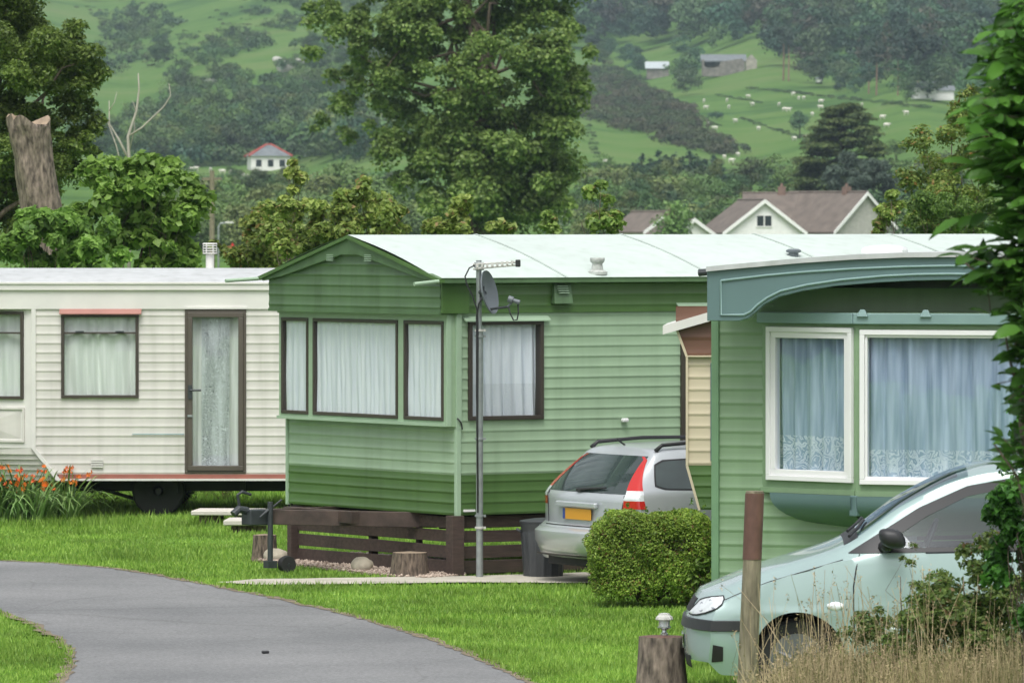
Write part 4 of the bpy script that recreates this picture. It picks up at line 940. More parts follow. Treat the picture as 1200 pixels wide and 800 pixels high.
for sg in (1, -1):
    mb = MB(); mb.tube([(sg*(r1*.98), -.05, h_*.8), (sg*(r1+.035), -.045, h_*.84), (sg*(r1+.035), .045, h_*.84), (sg*(r1*.98), .05, h_*.8)], .012, 8); mb.build('handle', M_bin, BN, smooth=True)
# logs and stone
def log(px, py, wpx, hpx, name, label, cat, seed, yoff=0):
    p = gp(px, py); s_ = p.y/F; r = wpx*s_/2; h = hpx*s_; rnd = random.Random(seed); o = T(name, label, cat, (p.x, p.y+r, 0), rnd.uniform(0, 3))
    n = 40; ph = [rnd.uniform(0, 6) for _ in range(6)]
    mb = MB(); rows = []
    for j in range(9):
        t = j/8; row = []
        for i in range(n+1):
            a = 2*PI*(i % n)/n; q = r*(1.10-.13*t+.10*(1-t)**4)*(1+.035*math.sin(2*a+ph[0])+.03*math.sin(5*a+ph[1]+t)+.02*math.sin(11*a+ph[2]+2*t)+.018*math.sin(19*a+ph[3]-t)); row.append((q*math.cos(a), q*math.sin(a), h*t))
        rows.append(row)
    mb.grid(rows); mb.build('bark', M_bark, o, smooth=True, fixn=False)
    mb = MB(); ring = rows[-1][:-1]; mb.add([(x*.995, y*.995, z) for x, y, z in ring]+[(0, 0, h+.012)], [(i, (i+1) % n, n) for i in range(n)]); mb.build('cut_top', M_cutwood, o)
    return o, p, r, h
log(480, 677, 40, 29, 'log', 'upright cut log standing on the gravel near the corner of the skirting', 'log', 3)
log(309.5, 658, 27, 31, 'log', 'cut log standing on the grass beside the towing hitch', 'log', 5)
def rock(name, label, cat, p, r, mat, seed, kind=None):
    rnd = np.random.default_rng(seed); u, v = np.meshgrid(np.linspace(0, 2*PI, 29), np.linspace(0, PI, 15)); d = np.stack([np.cos(u)*np.sin(v), np.sin(u)*np.sin(v), np.cos(v)], -1)
    k = 1+.07*np.sin(d[..., 0]*3+seed)+.06*np.sin(d[..., 1]*4+d[..., 2]*3)+.03*np.sin(d[..., 0]*9+d[..., 1]*7)
    P = d*k[..., None]*np.array(r); mb = MB(); mb.grid([[tuple(q) for q in row] for row in P]); o = mb.build(name, mat, None, smooth=True, fixn=False); o.location = p; return tag(o, label, cat)
q = gp(424, 671); rock('boulder', 'smooth pale rounded boulder on the gravel strip', 'stone', (q.x, q.y+.1, .065), (.118, .10, .085), M_boulder, 2)
q = gp(322, 660); rock('boulder', 'grey stone lying behind the small jockey wheel', 'stone', (q.x, q.y+.25, .06), (.12, .09, .085), M_boulder, 4)
q = gp(311, 767); mb = MB(); mb.cbox(-.028, .028, -.02, .02, 0, .022, .006); o = mb.build('litter', M_carblack); o.location = (q.x, q.y, .013); o.rotation_euler = (0, 0, .4); tag(o, 'small black piece of litter lying on the asphalt road', 'litter')
# door steps of the cream caravan: two slabs on blocks
def slab(px0, px1, py, Y, z, th, label, skew):
    x0, x1 = (px0-CX)/F*Y, (px1-CX)/F*Y; o = T('step', label, 'step', ((x0+x1)/2, Y, 0), skew); w = x1-x0
    mb = MB(); mb.cbox(-w/2, w/2, -.05, .62, z-th, z, .01); mb.build('slab', M_slab, o)
    mb = MB(); mb.box(-w/2+.08, -w/2+.30, .05, .5, 0, z-th); mb.build('block', M_bark, o); mb = MB(); mb.box(w/2-.3, w/2-.08, .05, .5, 0, z-th); mb.build('block', M_bark, o)
Yq = 71.9; slab(224, 304, 602, Yq, H-(598-YH)*Yq/F, .055, 'pale concrete step slab right under the cream caravan door, the higher one', -.10)
Yq = 70.2; slab(262, 316, 614, Yq, H-(609-YH)*Yq/F, .06, 'lower pale step slab in the grass next to the towing hitch', -.05)
# wooden post in front
p = Vector(((874-CX)/F*44.6, 44.6, 0)); s_ = 44.6/F; PO = T('wooden_post', 'weathered wooden post with brown upper half in front of the mint car', 'post', p)
hz = H-(575-YH)*s_; zj = H-(655-YH)*s_; tilt = (882.5-872)/ (hz/s_)
def pr(z0, z1, r0, r1, mat, name, wob):
    mb = MB(); n = 28; rows = []; m = 14
    for j in range(m+1):
        t = j/m; z = z0+(z1-z0)*t; rows.append([((r0+(r1-r0)*t)*(1+wob*math.sin(3*a+z*2)+wob*.7*math.sin(8*a+z*3))*math.cos(a)+tilt*z, (r0+(r1-r0)*t)*(1+wob*math.sin(3*a+z*2))*math.sin(a), z) for a in [2*PI*i/n for i in range(n+1)]])
    mb.grid(rows); mb.add([(q[0], q[1], z1) for q in rows[-1][:-1]], [tuple(range(n))]); return mb.build(name, mat, PO, smooth=True, auto=50, fixn=False)
pr(0, hz-.0, .071, .062, M_weather, 'shaft', .03); pr(zj, hz-.015, .068, .068, M_rust, 'sleeve', .006); 
# stump with a solar lantern
o, q, r, h = log(776, 812, 55, 65, 'tree_stump', 'grey tree stump carrying a small lantern at the edge of the grass', 'stump', 8)
o.children[0].data.materials[0] = M_barkgrey; o.children[1].data.materials[0] = M_rust
LN = T('garden_lantern', 'small white garden lantern standing on the tree stump', 'lantern', (q.x+.02, q.y+r, h+.01)); u = q.y/F
mb = MB(); mb.lathe([(.028, 0), (.028, .012), (.018, .02), (.016, .035), (.03, .045), (.05, .055), (.05, .065)], (0, 0, 0), 20); mb.build('base', M_chrome, LN, smooth=True, auto=35)
mb = MB(); mb.lathe([(.036, .065), (.040, .10), (.042, .115)], (0, 0, 0), 20); mb.build('lamp_glass', M_whitelens, LN, smooth=True, auto=35)
for k in range(4):
    a = k*PI/2+.5; mb = MB(); mb.box(-.004, .004, -.003, .003, .065, .118); w_ = mb.build('strut', M_lampwhite, LN); w_.location = (.043*math.cos(a), .043*math.sin(a), 0)
mb = MB(); mb.lathe([(.064, .112), (.066, .118), (.060, .135), (.042, .150), (.040, .160), (.02, .163)], (0, 0, 0), 8); mb.build('cap', M_lampwhite, LN)
# ================================================================ cars
from bisect import bisect_right
def smooth_curve(pts):
    xs = [q[0] for q in pts]; ys = [q[1] for q in pts]; n = len(xs)
    d = [(ys[i+1]-ys[i])/(xs[i+1]-xs[i]) for i in range(n-1)]; m = [d[0]]+[0 if d[i-1]*d[i] <= 0 else 2*d[i-1]*d[i]/(d[i-1]+d[i]) for i in range(1, n-1)]+[d[-1]]
    def f(x):
        if x <= xs[0]: return ys[0]
        if x >= xs[-1]: return ys[-1]
        i = bisect_right(xs, x)-1; h = xs[i+1]-xs[i]; t = (x-xs[i])/h
        return (2*t**3-3*t*t+1)*ys[i]+(t**3-2*t*t+t)*h*m[i]+(-2*t**3+3*t*t)*ys[i+1]+(t**3-t*t)*h*m[i+1]
    return f
class Car:
    """lofted body: x from the nose to the tail, y across, z up"""
    def __init__(s, L, W, top, belt, roofw, roofdrop, bottom, arches, nose, tail, zroof_soft=.03):
        s.L, s.W = L, W/2; s.top = smooth_curve(top); s.belt = smooth_curve(belt); s.rw = smooth_curve(roofw); s.rd = smooth_curve(roofdrop); s.bot = smooth_curve(bottom); s.arches = arches; s.nose = nose; s.tail = tail
    def zb(s, x):
        z = s.bot(x)
        for xc, zc, r in s.arches:
            if abs(x-xc) < r: z = max(z, zc+math.sqrt(r*r-(x-xc)**2))
        return z
    def section(s, x, half=15, up=13):
        zb, zbt, zt = s.zb(x), s.belt(x), s.top(x); W = s.W; rw = s.rw(x)*W; ze = zt-s.rd(x)
        pts = []; z00 = s.bot(x)
        for j in range(half+1):
            t = j/half; z = zb+(zbt-zb)*t; q = (z-z00)/max(zbt-z00, .05)
            y = W*(.93+.07*math.sin(min(1, max(0, q)/.55)*PI/2)-.045*max(0, (q-.55)/.45)**2)
            if s.crease and abs(z-s.crease) < .05: y += .008*(1-abs(z-s.crease)/.05)
            pts.append((y, z))
        yb = pts[-1][0]
        for j in range(1, up+1):
            t = j/up
            if t < .62: q = t/.62; y = yb+(rw-yb)*(q+.025*math.sin(PI*q)); z = zbt+(ze-zbt)*q
            else:
                q = (t-.62)/.38; a = q*PI/2; y = rw*(1-q)**1.0 if False else rw*math.cos(a)**.9 if q < 1 else 0; z = ze+(zt-ze)*math.sin(a)**.75
            pts.append((max(y, 0), z))
        return pts
    crease = None
    def deform(s, x, y, z):
        fx = max(0, 1-x/s.nose[0]); rx = max(0, 1-(s.L-x)/s.tail[0]); yy = abs(y)/s.W
        return (x+fx**2*(s.nose[1]*yy**2.8+s.nose[2](z))-rx**1.6*(s.tail[1]*yy**3+s.tail[2](z)), y, z)
    def y_at(s, x, z):
        p = s.section(x); 
        for (ya, za), (yb, zb) in zip(p, p[1:]):
            if za <= z <= zb and zb > za: return ya+(yb-ya)*(z-za)/(zb-za)
        return p[-1][0] if z > p[-1][1] else p[0][0]
    def side_pt(s, x, z, sg, off=.0): return s.deform(x, sg*(s.y_at(x, z)+off), z)
    def top_pt(s, x, y, off=.0):
        p = s.section(x)[15:]
        for (ya, za), (yb, zb) in zip(p, p[1:]):
            if yb <= abs(y) <= ya: t = (ya-abs(y))/max(ya-yb, 1e-6); return s.deform(x, y, za+(zb-za)*t+off)
        return s.deform(x, y, p[-1][1]+off)
    def body(s, parent, paint, under, skip=None, dx=.03):
        xs = sorted(set([s.L*i/int(s.L/dx) for i in range(int(s.L/dx)+1)]+[xc+r*math.sin(a*PI/24)*.9999 for xc, zc, r in s.arches for a in range(-12, 13)]))
        xs = [xs[0]]+[b_ for a_, b_ in zip(xs, xs[1:]) if b_-a_ > .004]
        rings = []
        for x in xs:
            p = s.section(x); ring = [(y, z) for y, z in p]+[(-y, z) for y, z in p[::-1][1:]]; rings.append([(x, y, z) for y, z in ring])
        vs = []; fs = []; ms = []; n = len(rings[0])
        for r in rings: vs += [s.deform(*q) for q in r]
        for i in range(len(rings)-1):
            for k in range(n):
                kk = (k+1) % n; a = i*n+k; b_ = i*n+kk
                if k < n-1 and skip:
                    m = [sum(rings[ii][jj][c] for ii in (i, i+1) for jj in (k, kk))/4 for c in range(3)]
                    if skip(*m): continue
                fs.append((a, b_, b_+n, a+n)); ms.append(1 if k == n-1 else 0)
        for (r, x) in ((rings[0], xs[0]), (rings[-1], xs[-1])):   # rounded caps
            h = n//2; base = len(vs); m = 12
            for k in range(h+1):
                y, z = r[k][1], r[k][2]
                for j in range(m+1): vs.append(s.deform(x, y*(1-2*j/m), z))
            for k in range(h):
                for j in range(m): a = base+k*(m+1)+j; fs.append((a, a+1, a+m+2, a+m+1)); ms.append(0)
        mb = MB(); mb.v = vs; mb.f = fs; mb.m = ms
        import bmesh
        o = mb.build('body', [paint, under], parent, fixn=False); bm = bmesh.new(); bm.from_mesh(o.data); bmesh.ops.remove_doubles(bm, verts=bm.verts, dist=.0015); bmesh.ops.recalc_face_normals(bm, faces=bm.faces); bm.to_mesh(o.data); bm.free()
        o.data.polygons.foreach_set('use_smooth', [True]*len(o.data.polygons)); o.data.set_sharp_from_angle(angle=R(38)); return o
    def side_patch(s, lo, hi, sg, off, nx=36, nz=8, x0=None, x1=None):
        mb = MB(); x0 = x0 if x0 is not None else lo[0][0]; x1 = x1 if x1 is not None else lo[-1][0]
        fl = lambda P, x: float(np.interp(x, [q[0] for q in P], [q[1] for q in P]))
        rows = [[s.side_pt(x0+(x1-x0)*i/nx, fl(lo, x0+(x1-x0)*i/nx)+(fl(hi, x0+(x1-x0)*i/nx)-fl(lo, x0+(x1-x0)*i/nx))*j/nz, sg, off) for i in range(nx+1)] for j in range(nz+1)]
        return mb.grid(rows)
    def rear_pt(s, y, z, off=.0):
        q = s.deform(s.L, y, z); return (q[0]+off, q[1], q[2])
M_wheelgrey = pmat('dull wheel paint', (.16, .17, .175), .45, metal=.4, var=.2)
def alloy(parent, c, r, w, sg, face):
    wo = wheel(parent, c, r, w, M_black, 'y'); 
    for k in range(7):
        a = 2*PI*k/7; mb = MB(); y = c[1]+sg*(w/2+.004); ca, sa = math.cos(a), math.sin(a)
        p0 = (c[0]+ca*.05, y, c[2]+sa*.05); p1 = (c[0]+ca*r*.62, y-sg*.01, c[2]+sa*r*.62); mb.tube([p0, p1], [.028, .022], 6); mb.build('spoke', face, wo)
    mb = MB(); mb.lathe([(r*.60, -.012), (r*.66, -.012), (r*.66, .012), (r*.60, .012)], (c[0], c[1]+sg*w/2, c[2]), 32, 'y'); mb.build('rim_edge', face, wo, smooth=True, auto=35)
# ---- mint car: local x runs nose to tail; the photograph shows its left flank
fc = gp(806, 821); CARY = fc.y; yawm = R(-1.5)
MC = T('parked_car', 'pale mint hatchback car parked nose left beside the front caravan', 'car', ((803-CX)/F*45.7, 46.3, 0), yawm)
nosez = lambda z: .04*max(0, (.50-z)/.3)**2+.13*max(0, (z-.54)/.26)**1.5
car = Car(4.03, 1.75, [(0, .79), (.12, .835), (.4, .925), (.8, 1.035), (1.08, 1.125), (1.2, 1.185), (1.6, 1.47), (2.0, 1.665), (2.25, 1.725), (2.7, 1.75), (3.3, 1.71), (3.75, 1.62), (4.03, 1.50)],
    [(0, .70), (.2, .76), (.6, .875), (1.1, 1.02), (1.5, 1.075), (2.5, 1.10), (3.4, 1.13), (4.03, 1.12)],
    [(0, .80), (.5, .82), (1.1, .84), (1.5, .80), (2.1, .74), (3.2, .73), (4.03, .70)], [(0, .03), (.6, .05), (1.1, .05), (1.3, .06), (1.8, .09), (2.4, .11), (4.03, .11)],
    [(0, .30), (.15, .21), (.6, .20), (3.5, .21), (4.03, .33)], [(.82, .31, .355), (3.40, .31, .355)], (.80, .20, nosez), (.5, .15, lambda z: .2*max(0, (z-1.0)/.5)**1.5))
car.crease = .66
# side window outline in (x,z): outer edge of the black surround, inner edge of the glass
wo_lo = [(1.19, 1.085), (1.5, 1.09), (2.35, 1.11), (3.0, 1.13), (3.72, 1.20)]; wo_hi = [(1.19, 1.09), (1.35, 1.19), (1.7, 1.41), (2.05, 1.565), (2.35, 1.62), (3.0, 1.625), (3.5, 1.56), (3.72, 1.25)]
wi_lo = [(1.56, 1.125), (2.0, 1.135), (2.42, 1.145)]; wi_hi = [(1.56, 1.22), (1.75, 1.345), (2.05, 1.49), (2.42, 1.565)]
wj_lo = [(2.52, 1.15), (3.0, 1.16), (3.6, 1.22)]; wj_hi = [(2.52, 1.57), (3.0, 1.56), (3.4, 1.51), (3.6, 1.30)]
ip = lambda P, x: float(np.interp(x, [q[0] for q in P], [q[1] for q in P]))
def skp(x, y, z):
    for lo, hi in ((wi_lo, wi_hi), (wj_lo, wj_hi)):
        if lo[0][0]-.03 < x < lo[-1][0]+.03 and ip(lo, x)-.022 < z < ip(hi, x)+.022 and abs(y) > .4: return True
    if 1.30 < x < 1.98 and abs(y) < .58 and z > 1.2 and z > car.top(x)-.10: return True
    return False
car.body(MC, M_mint, M_black, skp)
for sg in (-1, 1):
    mb = MB()   # black surround as strips round both panes
    def strip2(x0, x1, lo, hi, nx, nz=3):
        rows = [[car.side_pt(x0+(x1-x0)*i/nx, lo(x0+(x1-x0)*i/nx)+(hi(x0+(x1-x0)*i/nx)-lo(x0+(x1-x0)*i/nx))*j/nz, sg, .006) for i in range(nx+1)] for j in range(nz+1)]; mb.grid(rows)
    O = lambda x: ip(wo_lo, x); Hh = lambda x: ip(wo_hi, x)
    strip2(1.19, 1.56, O, Hh, 20, 8)
    for lo, hi in ((wi_lo, wi_hi), (wj_lo, wj_hi)):
        a, b_ = lo[0][0], lo[-1][0]; strip2(a, b_, O, lambda x: ip(lo, x), 30); strip2(a, b_, lambda x: ip(hi, x), Hh, 30)
    strip2(2.42, 2.52, O, Hh, 4, 8); strip2(3.6, 3.72, O, Hh, 6, 8)
    so_ = mb.build('window_surround', M_carblack, MC, smooth=True, fixn=False)
    for lo, hi in ((wi_lo, wi_hi), (wj_lo, wj_hi)): car.side_patch(lo, hi, sg, .001, 30, 8).build('side_window', M_carglass, MC, smooth=True, fixn=False)
    car.side_patch([(1.22, .50), (3.72, .50)], [(1.22, 1.07), (1.5, 1.085), (2.35, 1.105), (3.0, 1.12), (3.72, 1.19)], sg, -.045, 40, 6).build('door_lining', M_carint, MC, smooth=True, fixn=False)
    # door seams, crease strip, sill
    def line(pts, r=.005, off=.003): m_ = MB(); m_.tube([car.side_pt(x, z, sg, off) for x, z in pts], r, 6); return m_
    line([(1.27, 1.08), (1.245, .98), (1.225, .85), (1.225, .70), (1.23, .55), (1.25, .40), (1.25, .30)]).build('door_seam', M_carblack, MC)
    line([(2.46, 1.10), (2.46, .8), (2.44, .5), (2.40, .30)]).build('door_seam', M_carblack, MC)
    line([(1.28, .30), (1.8, .29), (2.9, .29)], .004).build('door_seam', M_carblack, MC)
    mb = MB(); rows = [[car.side_pt(1.29+1.75*i/30, z, sg, o_) for i in range(31)] for z, o_ in ((.505, .001), (.51, .014), (.545, .016), (.555, .001))]; mb.grid(rows); mb.build('door_moulding', M_mint, MC, smooth=True, auto=40, fixn=False)
    mb = MB(); rows = [[car.side_pt(1.28+1.75*i/30, z, sg, o_) for i in range(31)] for z, o_ in ((.225, .001), (.235, .008), (.36, .012), (.37, .001))]; mb.grid(rows); mb.build('sill', M_carblack, MC, smooth=True, auto=40, fixn=False)
    # indicator repeater
    mb = MB(); rows = [[car.side_pt(1.035+.12*i/6, .71+dz*math.sin(PI*min(1, .12+.76*i/6)), sg, o_) for i in range(7)] for dz, o_ in ((-.032, .001), (-.02, .012), (.02, .012), (.032, .001))]; mb.grid(rows); mb.build('side_repeater', M_whitelens, MC, smooth=True, fixn=False)
    # headlamp wrapped round the corner: u<0 across the nose, u>0 along the flank
    def corner(u, z, off):
        if u >= 0: return car.side_pt(u, z, sg, off)
        q = car.deform(0, sg*(car.y_at(0, z)+u+off), z); return (q[0]-off, q[1], q[2])
    us_ = [-.46, -.36, -.24, -.12, 0, .07, .11]; lo_ = [.63, .625, .632, .65, .685, .72, .755]; hi_ = [.65, .70, .735, .752, .765, .772, .775]
    def hrow(t, off): return [corner(-.46+.57*i/36, float(np.interp(-.46+.57*i/36, us_, lo_))*(1-t)+float(np.interp(-.46+.57*i/36, us_, hi_))*t, off) for i in range(37)]
    mb = MB(); mb.grid([hrow(j/10, .005+.006*math.sin(PI*j/10)) for j in range(11)]); hl_ = mb.build('headlight', M_whitelens, MC, smooth=True, fixn=False)
    m_ = MB(); loop_ = hrow(0, .005)+hrow(1, .005)[::-1]; m_.tube(loop_+loop_[:1], .006, 6); m_.build('seal', M_carblack, hl_)
    for u_, z_ in ((-.20, .69), (-.02, .715)):
        c_ = Vector(corner(u_, z_, .009)); m_ = MB(); mm_ = [tuple(c_+(Vector(corner(u_+.045*math.cos(a), z_+.033*math.sin(a), .010))-c_)*s2) for s2 in (.55, 1) for a in [2*PI*i/20 for i in range(20)]]; m_.add(mm_, [(i, (i+1) % 20, 20+(i+1) % 20, 20+i) for i in range(20)]+[tuple(range(20))]); m_.build('reflector', M_chrome, hl_)
    # black bumper strip, lower grille
    car.side_patch([(.03, .30), (.16, .31)], [(.03, .43), (.16, .415)], sg, .004, 8, 4).build('fog_lamp_recess', M_black, MC, smooth=True, fixn=False)
    # bonnet shut line
    m_ = MB(); m_.tube([car.side_pt(x, z, sg, .003) for x, z in ((.10, .745), (.3, .80), (.6, .882), (.9, .965), (1.15, 1.04))], .004, 6); m_.build('bonnet_seam', M_carblack, MC)
    # door mirror
    mb = MB(); c0 = Vector(car.side_pt(1.50, 1.13, sg, .0)); 
    rows = []
    for j in range(11):
        v = PI*j/10; row = []
        for i in range(25):
            u = 2*PI*i/24; e = lambda t: math.copysign(abs(t)**.75, t); row.append((c0.x-.0+.092*e(math.cos(u))*e(math.sin(v))-.03*math.cos(v), c0.y+sg*(.15+.10*e(math.sin(u))*e(math.sin(v))), c0.z+.07+.072*e(math.cos(v))))
        rows.append(row)
    mb.grid(rows); mb.tube([(c0.x-.05, c0.y-sg*.01, c0.z+.0), (c0.x-.02, c0.y+sg*.12, c0.z+.03)], [.05, .045], 10); mb.build('door_mirror', M_carblack, MC, smooth=True)
    mb = MB(); mb.tube([car.side_pt(2.22, .93, sg, .002), tuple(Vector(car.side_pt(2.24, .935, sg, .035))), tuple(Vector(car.side_pt(2.38, .94, sg, .035))), car.side_pt(2.40, .94, sg, .002)], .014, 8); mb.build('door_handle', M_mint, MC, smooth=True)
    alloy(MC, (.82, sg*.70, .305), .305, .19, sg, M_wheelgrey); alloy(MC, (3.40, sg*.70, .305), .305, .19, sg, M_wheelgrey)
    car.side_patch([(3.9, .85), (4.02, .85)], [(3.9, 1.3), (4.02, 1.25)], sg, .005, 6, 8).build('tail_lamp', M_redlens, MC, smooth=True, fixn=False)
mb = MB(); rows = [[car.top_pt(1.24+.82*i/20, (-.66+.06*i/20)*(1-2*j/16), .004) for j in range(17)] for i in range(21)]; mb.grid(rows); mb.build('windscreen', M_carglass, MC, smooth=True, fixn=False)
mb = MB(); rows = [[car.top_pt(1.16+.10*i/4, -.68*(1-2*j/16), .006) for j in range(17)] for i in range(5)]; mb.grid(rows); mb.build('scuttle', M_carblack, MC, smooth=True, fixn=False)
for yy in (-.5, -.05): mb = MB(); mb.tube([car.top_pt(1.20, yy-.1, .03), car.top_pt(1.26, yy+.05, .03), car.top_pt(1.32, yy+.45, .025)], .012, 6); mb.build('windscreen_wiper', M_carblack, MC)
def nose_strip(z0, z1, xs, ymax, out, nm, mat):
    mb = MB(); rows = []
    for z, o_ in ((z0, .0), (z0+.006, out), (z1-.006, out), (z1, .0)):
        row = []
        if xs: row = [car.side_pt(xs*(1-i/16), z, 1, o_) for i in range(16)]
        yw = (car.y_at(0, z)+o_) if xs else ymax
        row += [(lambda q: (q[0]-o_, q[1], q[2]))(car.deform(0, yw*(1-2*i/32), z)) for i in range(33)]
        if xs: row += [car.side_pt(xs*i/16, z, -1, o_) for i in range(1, 17)]
        rows.append(row)
    mb.grid(rows); return mb.build(nm, mat, MC, smooth=True, auto=40, fixn=False)
nose_strip(.525, .605, .47, 0, .014, 'bumper_strip', M_carblack); nose_strip(.64, .74, 0, .40, .006, 'grille', M_black); nose_strip(.36, .47, 0, .25, .012, 'number_plate', M_whitelens); nose_strip(.24, .33, 0, .5, .004, 'lower_grille', M_black)
# inside: floor, dash, wheel, seats
mb = MB(); mb.box(1.05, 3.6, -.70, .70, .42, .5); mb.cbox(1.15, 1.62, -.68, .68, .75, 1.13, .05); mb.build('cabin_lining', M_carint, MC)
mb = MB(); a_ = [2*PI*i/24 for i in range(25)]; mb.tube([(1.80+.07*math.sin(a), .34+.19*math.cos(a), 1.10+.17*math.sin(a)) for a in a_], .017, 8, cap=False); mb.build('steering_wheel', M_carblack, MC, smooth=True)
for xs_, ys_ in ((2.35, .36), (2.35, -.36), (3.25, .36), (3.25, -.36)):
    mb = MB(); mb.cbox(xs_-.45, xs_+.05, ys_-.26, ys_+.26, .5, .75, .06); mb.hexa([(xs_-.02, ys_-.24, .72), (xs_+.14, ys_-.24, .72), (xs_+.14, ys_+.24, .72), (xs_-.02, ys_+.24, .72), (xs_+.18, ys_-.20, 1.30), (xs_+.28, ys_-.20, 1.30), (xs_+.28, ys_+.20, 1.30), (xs_+.18, ys_+.20, 1.30)]); mb.cbox(xs_+.20, xs_+.30, ys_-.13, ys_+.13, 1.33, 1.50, .03); mb.build('seat', M_carint, MC, bevel=.02)
# ---- silver estate: built nose to tail too, tail towards us and left
SL_, SW_ = 4.75, 1.80
est = Car(SL_, SW_, [(0, .74), (.3, .84), (1.0, .95), (1.25, 1.0), (1.9, 1.32), (2.3, 1.41), (3.0, 1.44), (3.9, 1.425), (4.4, 1.40), (4.62, 1.375), (4.75, 1.34)],
    [(0, .64), (.4, .78), (1.2, .90), (2.5, .93), (4.0, .95), (4.75, .94)], [(0, .8), (1.2, .84), (1.6, .80), (2.2, .74), (3.5, .735), (4.4, .72), (4.75, .69)], [(0, .03), (1.1, .05), (1.6, .08), (2.3, .10), (4.3, .10), (4.75, .10)],
    [(0, .28), (.2, .20), (.8, .19), (3.9, .2), (4.5, .22), (4.75, .25)], [(.92, .31, .36), (3.66, .31, .36)], (.8, .34, lambda z: .2*max(0, (z-.5)/.28)**1.6), (.75, .16, lambda z: .50*max(0, (z-.90)/.5)**1.25+.075*max(0, min(1, (z-.56)/.06))*1.0+.05*max(0, (.35-z)/.1)))
est.crease = .55
ya = R(30); rc = Vector((.12, 61.02))-Vector((-math.sin(ya), math.cos(ya)))*1.8
# local +x is nose->tail, so the heading is reversed: tail at x=SL_
fwd = Vector((math.cos(ya), math.sin(ya)))      # direction the nose points
left_ = Vector((-fwd.y, fwd.x))
org = rc+fwd*SL_+left_*(SW_/2)
SVC = T('parked_car', 'silver estate car with black roof rails parked tail first behind the clipped bush', 'car', (org.x, org.y, 0), ya+PI); SVC.scale = (1, 1, .945)
est.body(SVC, M_silver, M_black)
for sg in (-1, 1):
    sw1_lo = [(3.62, .99), (3.9, .99), (4.25, 1.0), (4.40, 1.03)]; sw1_hi = [(3.62, 1.27), (3.9, 1.275), (4.2, 1.265), (4.40, 1.22)]
    est.side_patch([(3.58, .975), (3.9, .975), (4.27, .985), (4.43, 1.02)], [(3.58, 1.285), (3.9, 1.29), (4.22, 1.28), (4.43, 1.235)], sg, .003, 20, 8).build('window_surround', M_carblack, SVC, smooth=True, fixn=False)
    est.side_patch(sw1_lo, sw1_hi, sg, .007, 20, 8).build('side_window', M_glassdark, SVC, smooth=True, fixn=False)
    for (a, b_) in ((1.75, 2.55), (2.65, 3.48)):
        hi_ = [(a, min(1.27, est.top(a)-.15)), (a+.35, min(1.28, est.top(a+.35)-.13)), (b_, 1.28)]; est.side_patch([(a, .96), (b_, .975)], hi_, sg, .006, 16, 8).build('side_window', M_glassdark, SVC, smooth=True, fixn=False)
    mb = MB(); rows = []
    pts = [(2.05, .0), (2.12, .045), (2.5, .06), (3.6, .06), (4.15, .045), (4.32, .0)]
    mb.tube([(lambda q: (q[0], q[1], q[2]+dz+.012))(est.top_pt(x, sg*.595)) for x, dz in pts], [.02, .02, .018, .018, .02, .024], 8)
    mb.build('roof_rail', M_carblack, SVC, smooth=True)
    # tall tail lamp on the corner: red, clear, red
    def lamp(z0, z1, mat, nm):
        mb = MB(); nz = 10; rows = []
        for j in range(nz+1):
            z = z0+(z1-z0)*j/nz; row = []; tt = (z-.80)/(1.30-.80)
            yo = est.y_at(SL_-.02, z); yi = yo-(.185-.15*tt)
            row = [est.rear_pt(sg*(yi+(yo-yi)*i/5), z, .007) for i in range(6)]
            wrap = .12-.10*max(0, tt)
            row += [(lambda q: (q[0]+.004, q[1], q[2]))(est.side_pt(SL_-wrap*i/4, z, sg, .007)) for i in range(1, 5)]
            rows.append(row)
        mb.grid(rows); return mb.build(nm, mat, SVC, smooth=True, fixn=False)
    lamp(.98, 1.31, M_redlens, 'tail_lamp'); lamp(.88, .98, M_whitelens, 'reversing_lamp'); lamp(.80, .88, M_redlens, 'tail_lamp')
    for xx in (.92, 3.66): alloy(SVC, (xx, sg*.76, .31), .31, .2, sg, M_chrome)
    m_ = MB(); m_.tube([est.side_pt(x, z, sg, .001) for x, z in ((3.53, 1.0), (3.53, .8), (3.48, .65), (3.42, .45))], .004, 6); m_.build('door_seam', M_carblack, SVC)
    est.side_patch([(.05, .60), (.45, .68)], [(.05, .68), (.45, .78)], sg, .006, 10, 5).build('headlight', M_whitelens, SVC, smooth=True, fixn=False)
def rear_patch(zl, zh, yl, yh, off, nm, mat, nz=10, ny=16, par=SVC):
    mb = MB(); rows = [[est.rear_pt((-1+2*i/ny)*(yl+(yh-yl)*j/nz), zl+(zh-zl)*j/nz, off) for i in range(ny+1)] for j in range(nz+1)]; mb.grid(rows); return mb.build(nm, mat, par, smooth=True, fixn=False)
rear_patch(.945, 1.315, .735, .575, .004, 'rear_window', M_glassdark)
mb = MB()
for sg in (-1, 1): mb.tube([est.rear_pt(sg*.70, .93, .002), est.rear_pt(sg*.69, .80, .002), est.rear_pt(sg*.67, .62, .002)], .004, 6)
mb.tube([est.rear_pt(-.67+1.34*i/12, .60, .003) for i in range(13)], .006, 6); mb.build('tailgate_seam', M_carblack, SVC)
mb = MB(); rows = []
for j, (z, o_) in enumerate(((.26, -.02), (.30, .06), (.44, .105), (.54, .105), (.575, .075), (.58, -.02))): rows.append([(lambda q: (q[0], q[1], q[2]))(est.deform(SL_, y, z)) for y in [-.90+1.8*i/24 for i in range(25)]]); rows[-1] = [(q[0]+o_-.09*(abs(q[1])/.9)**4, q[1]*1.005, q[2]) for q in rows[-1]]
mb.grid(rows)
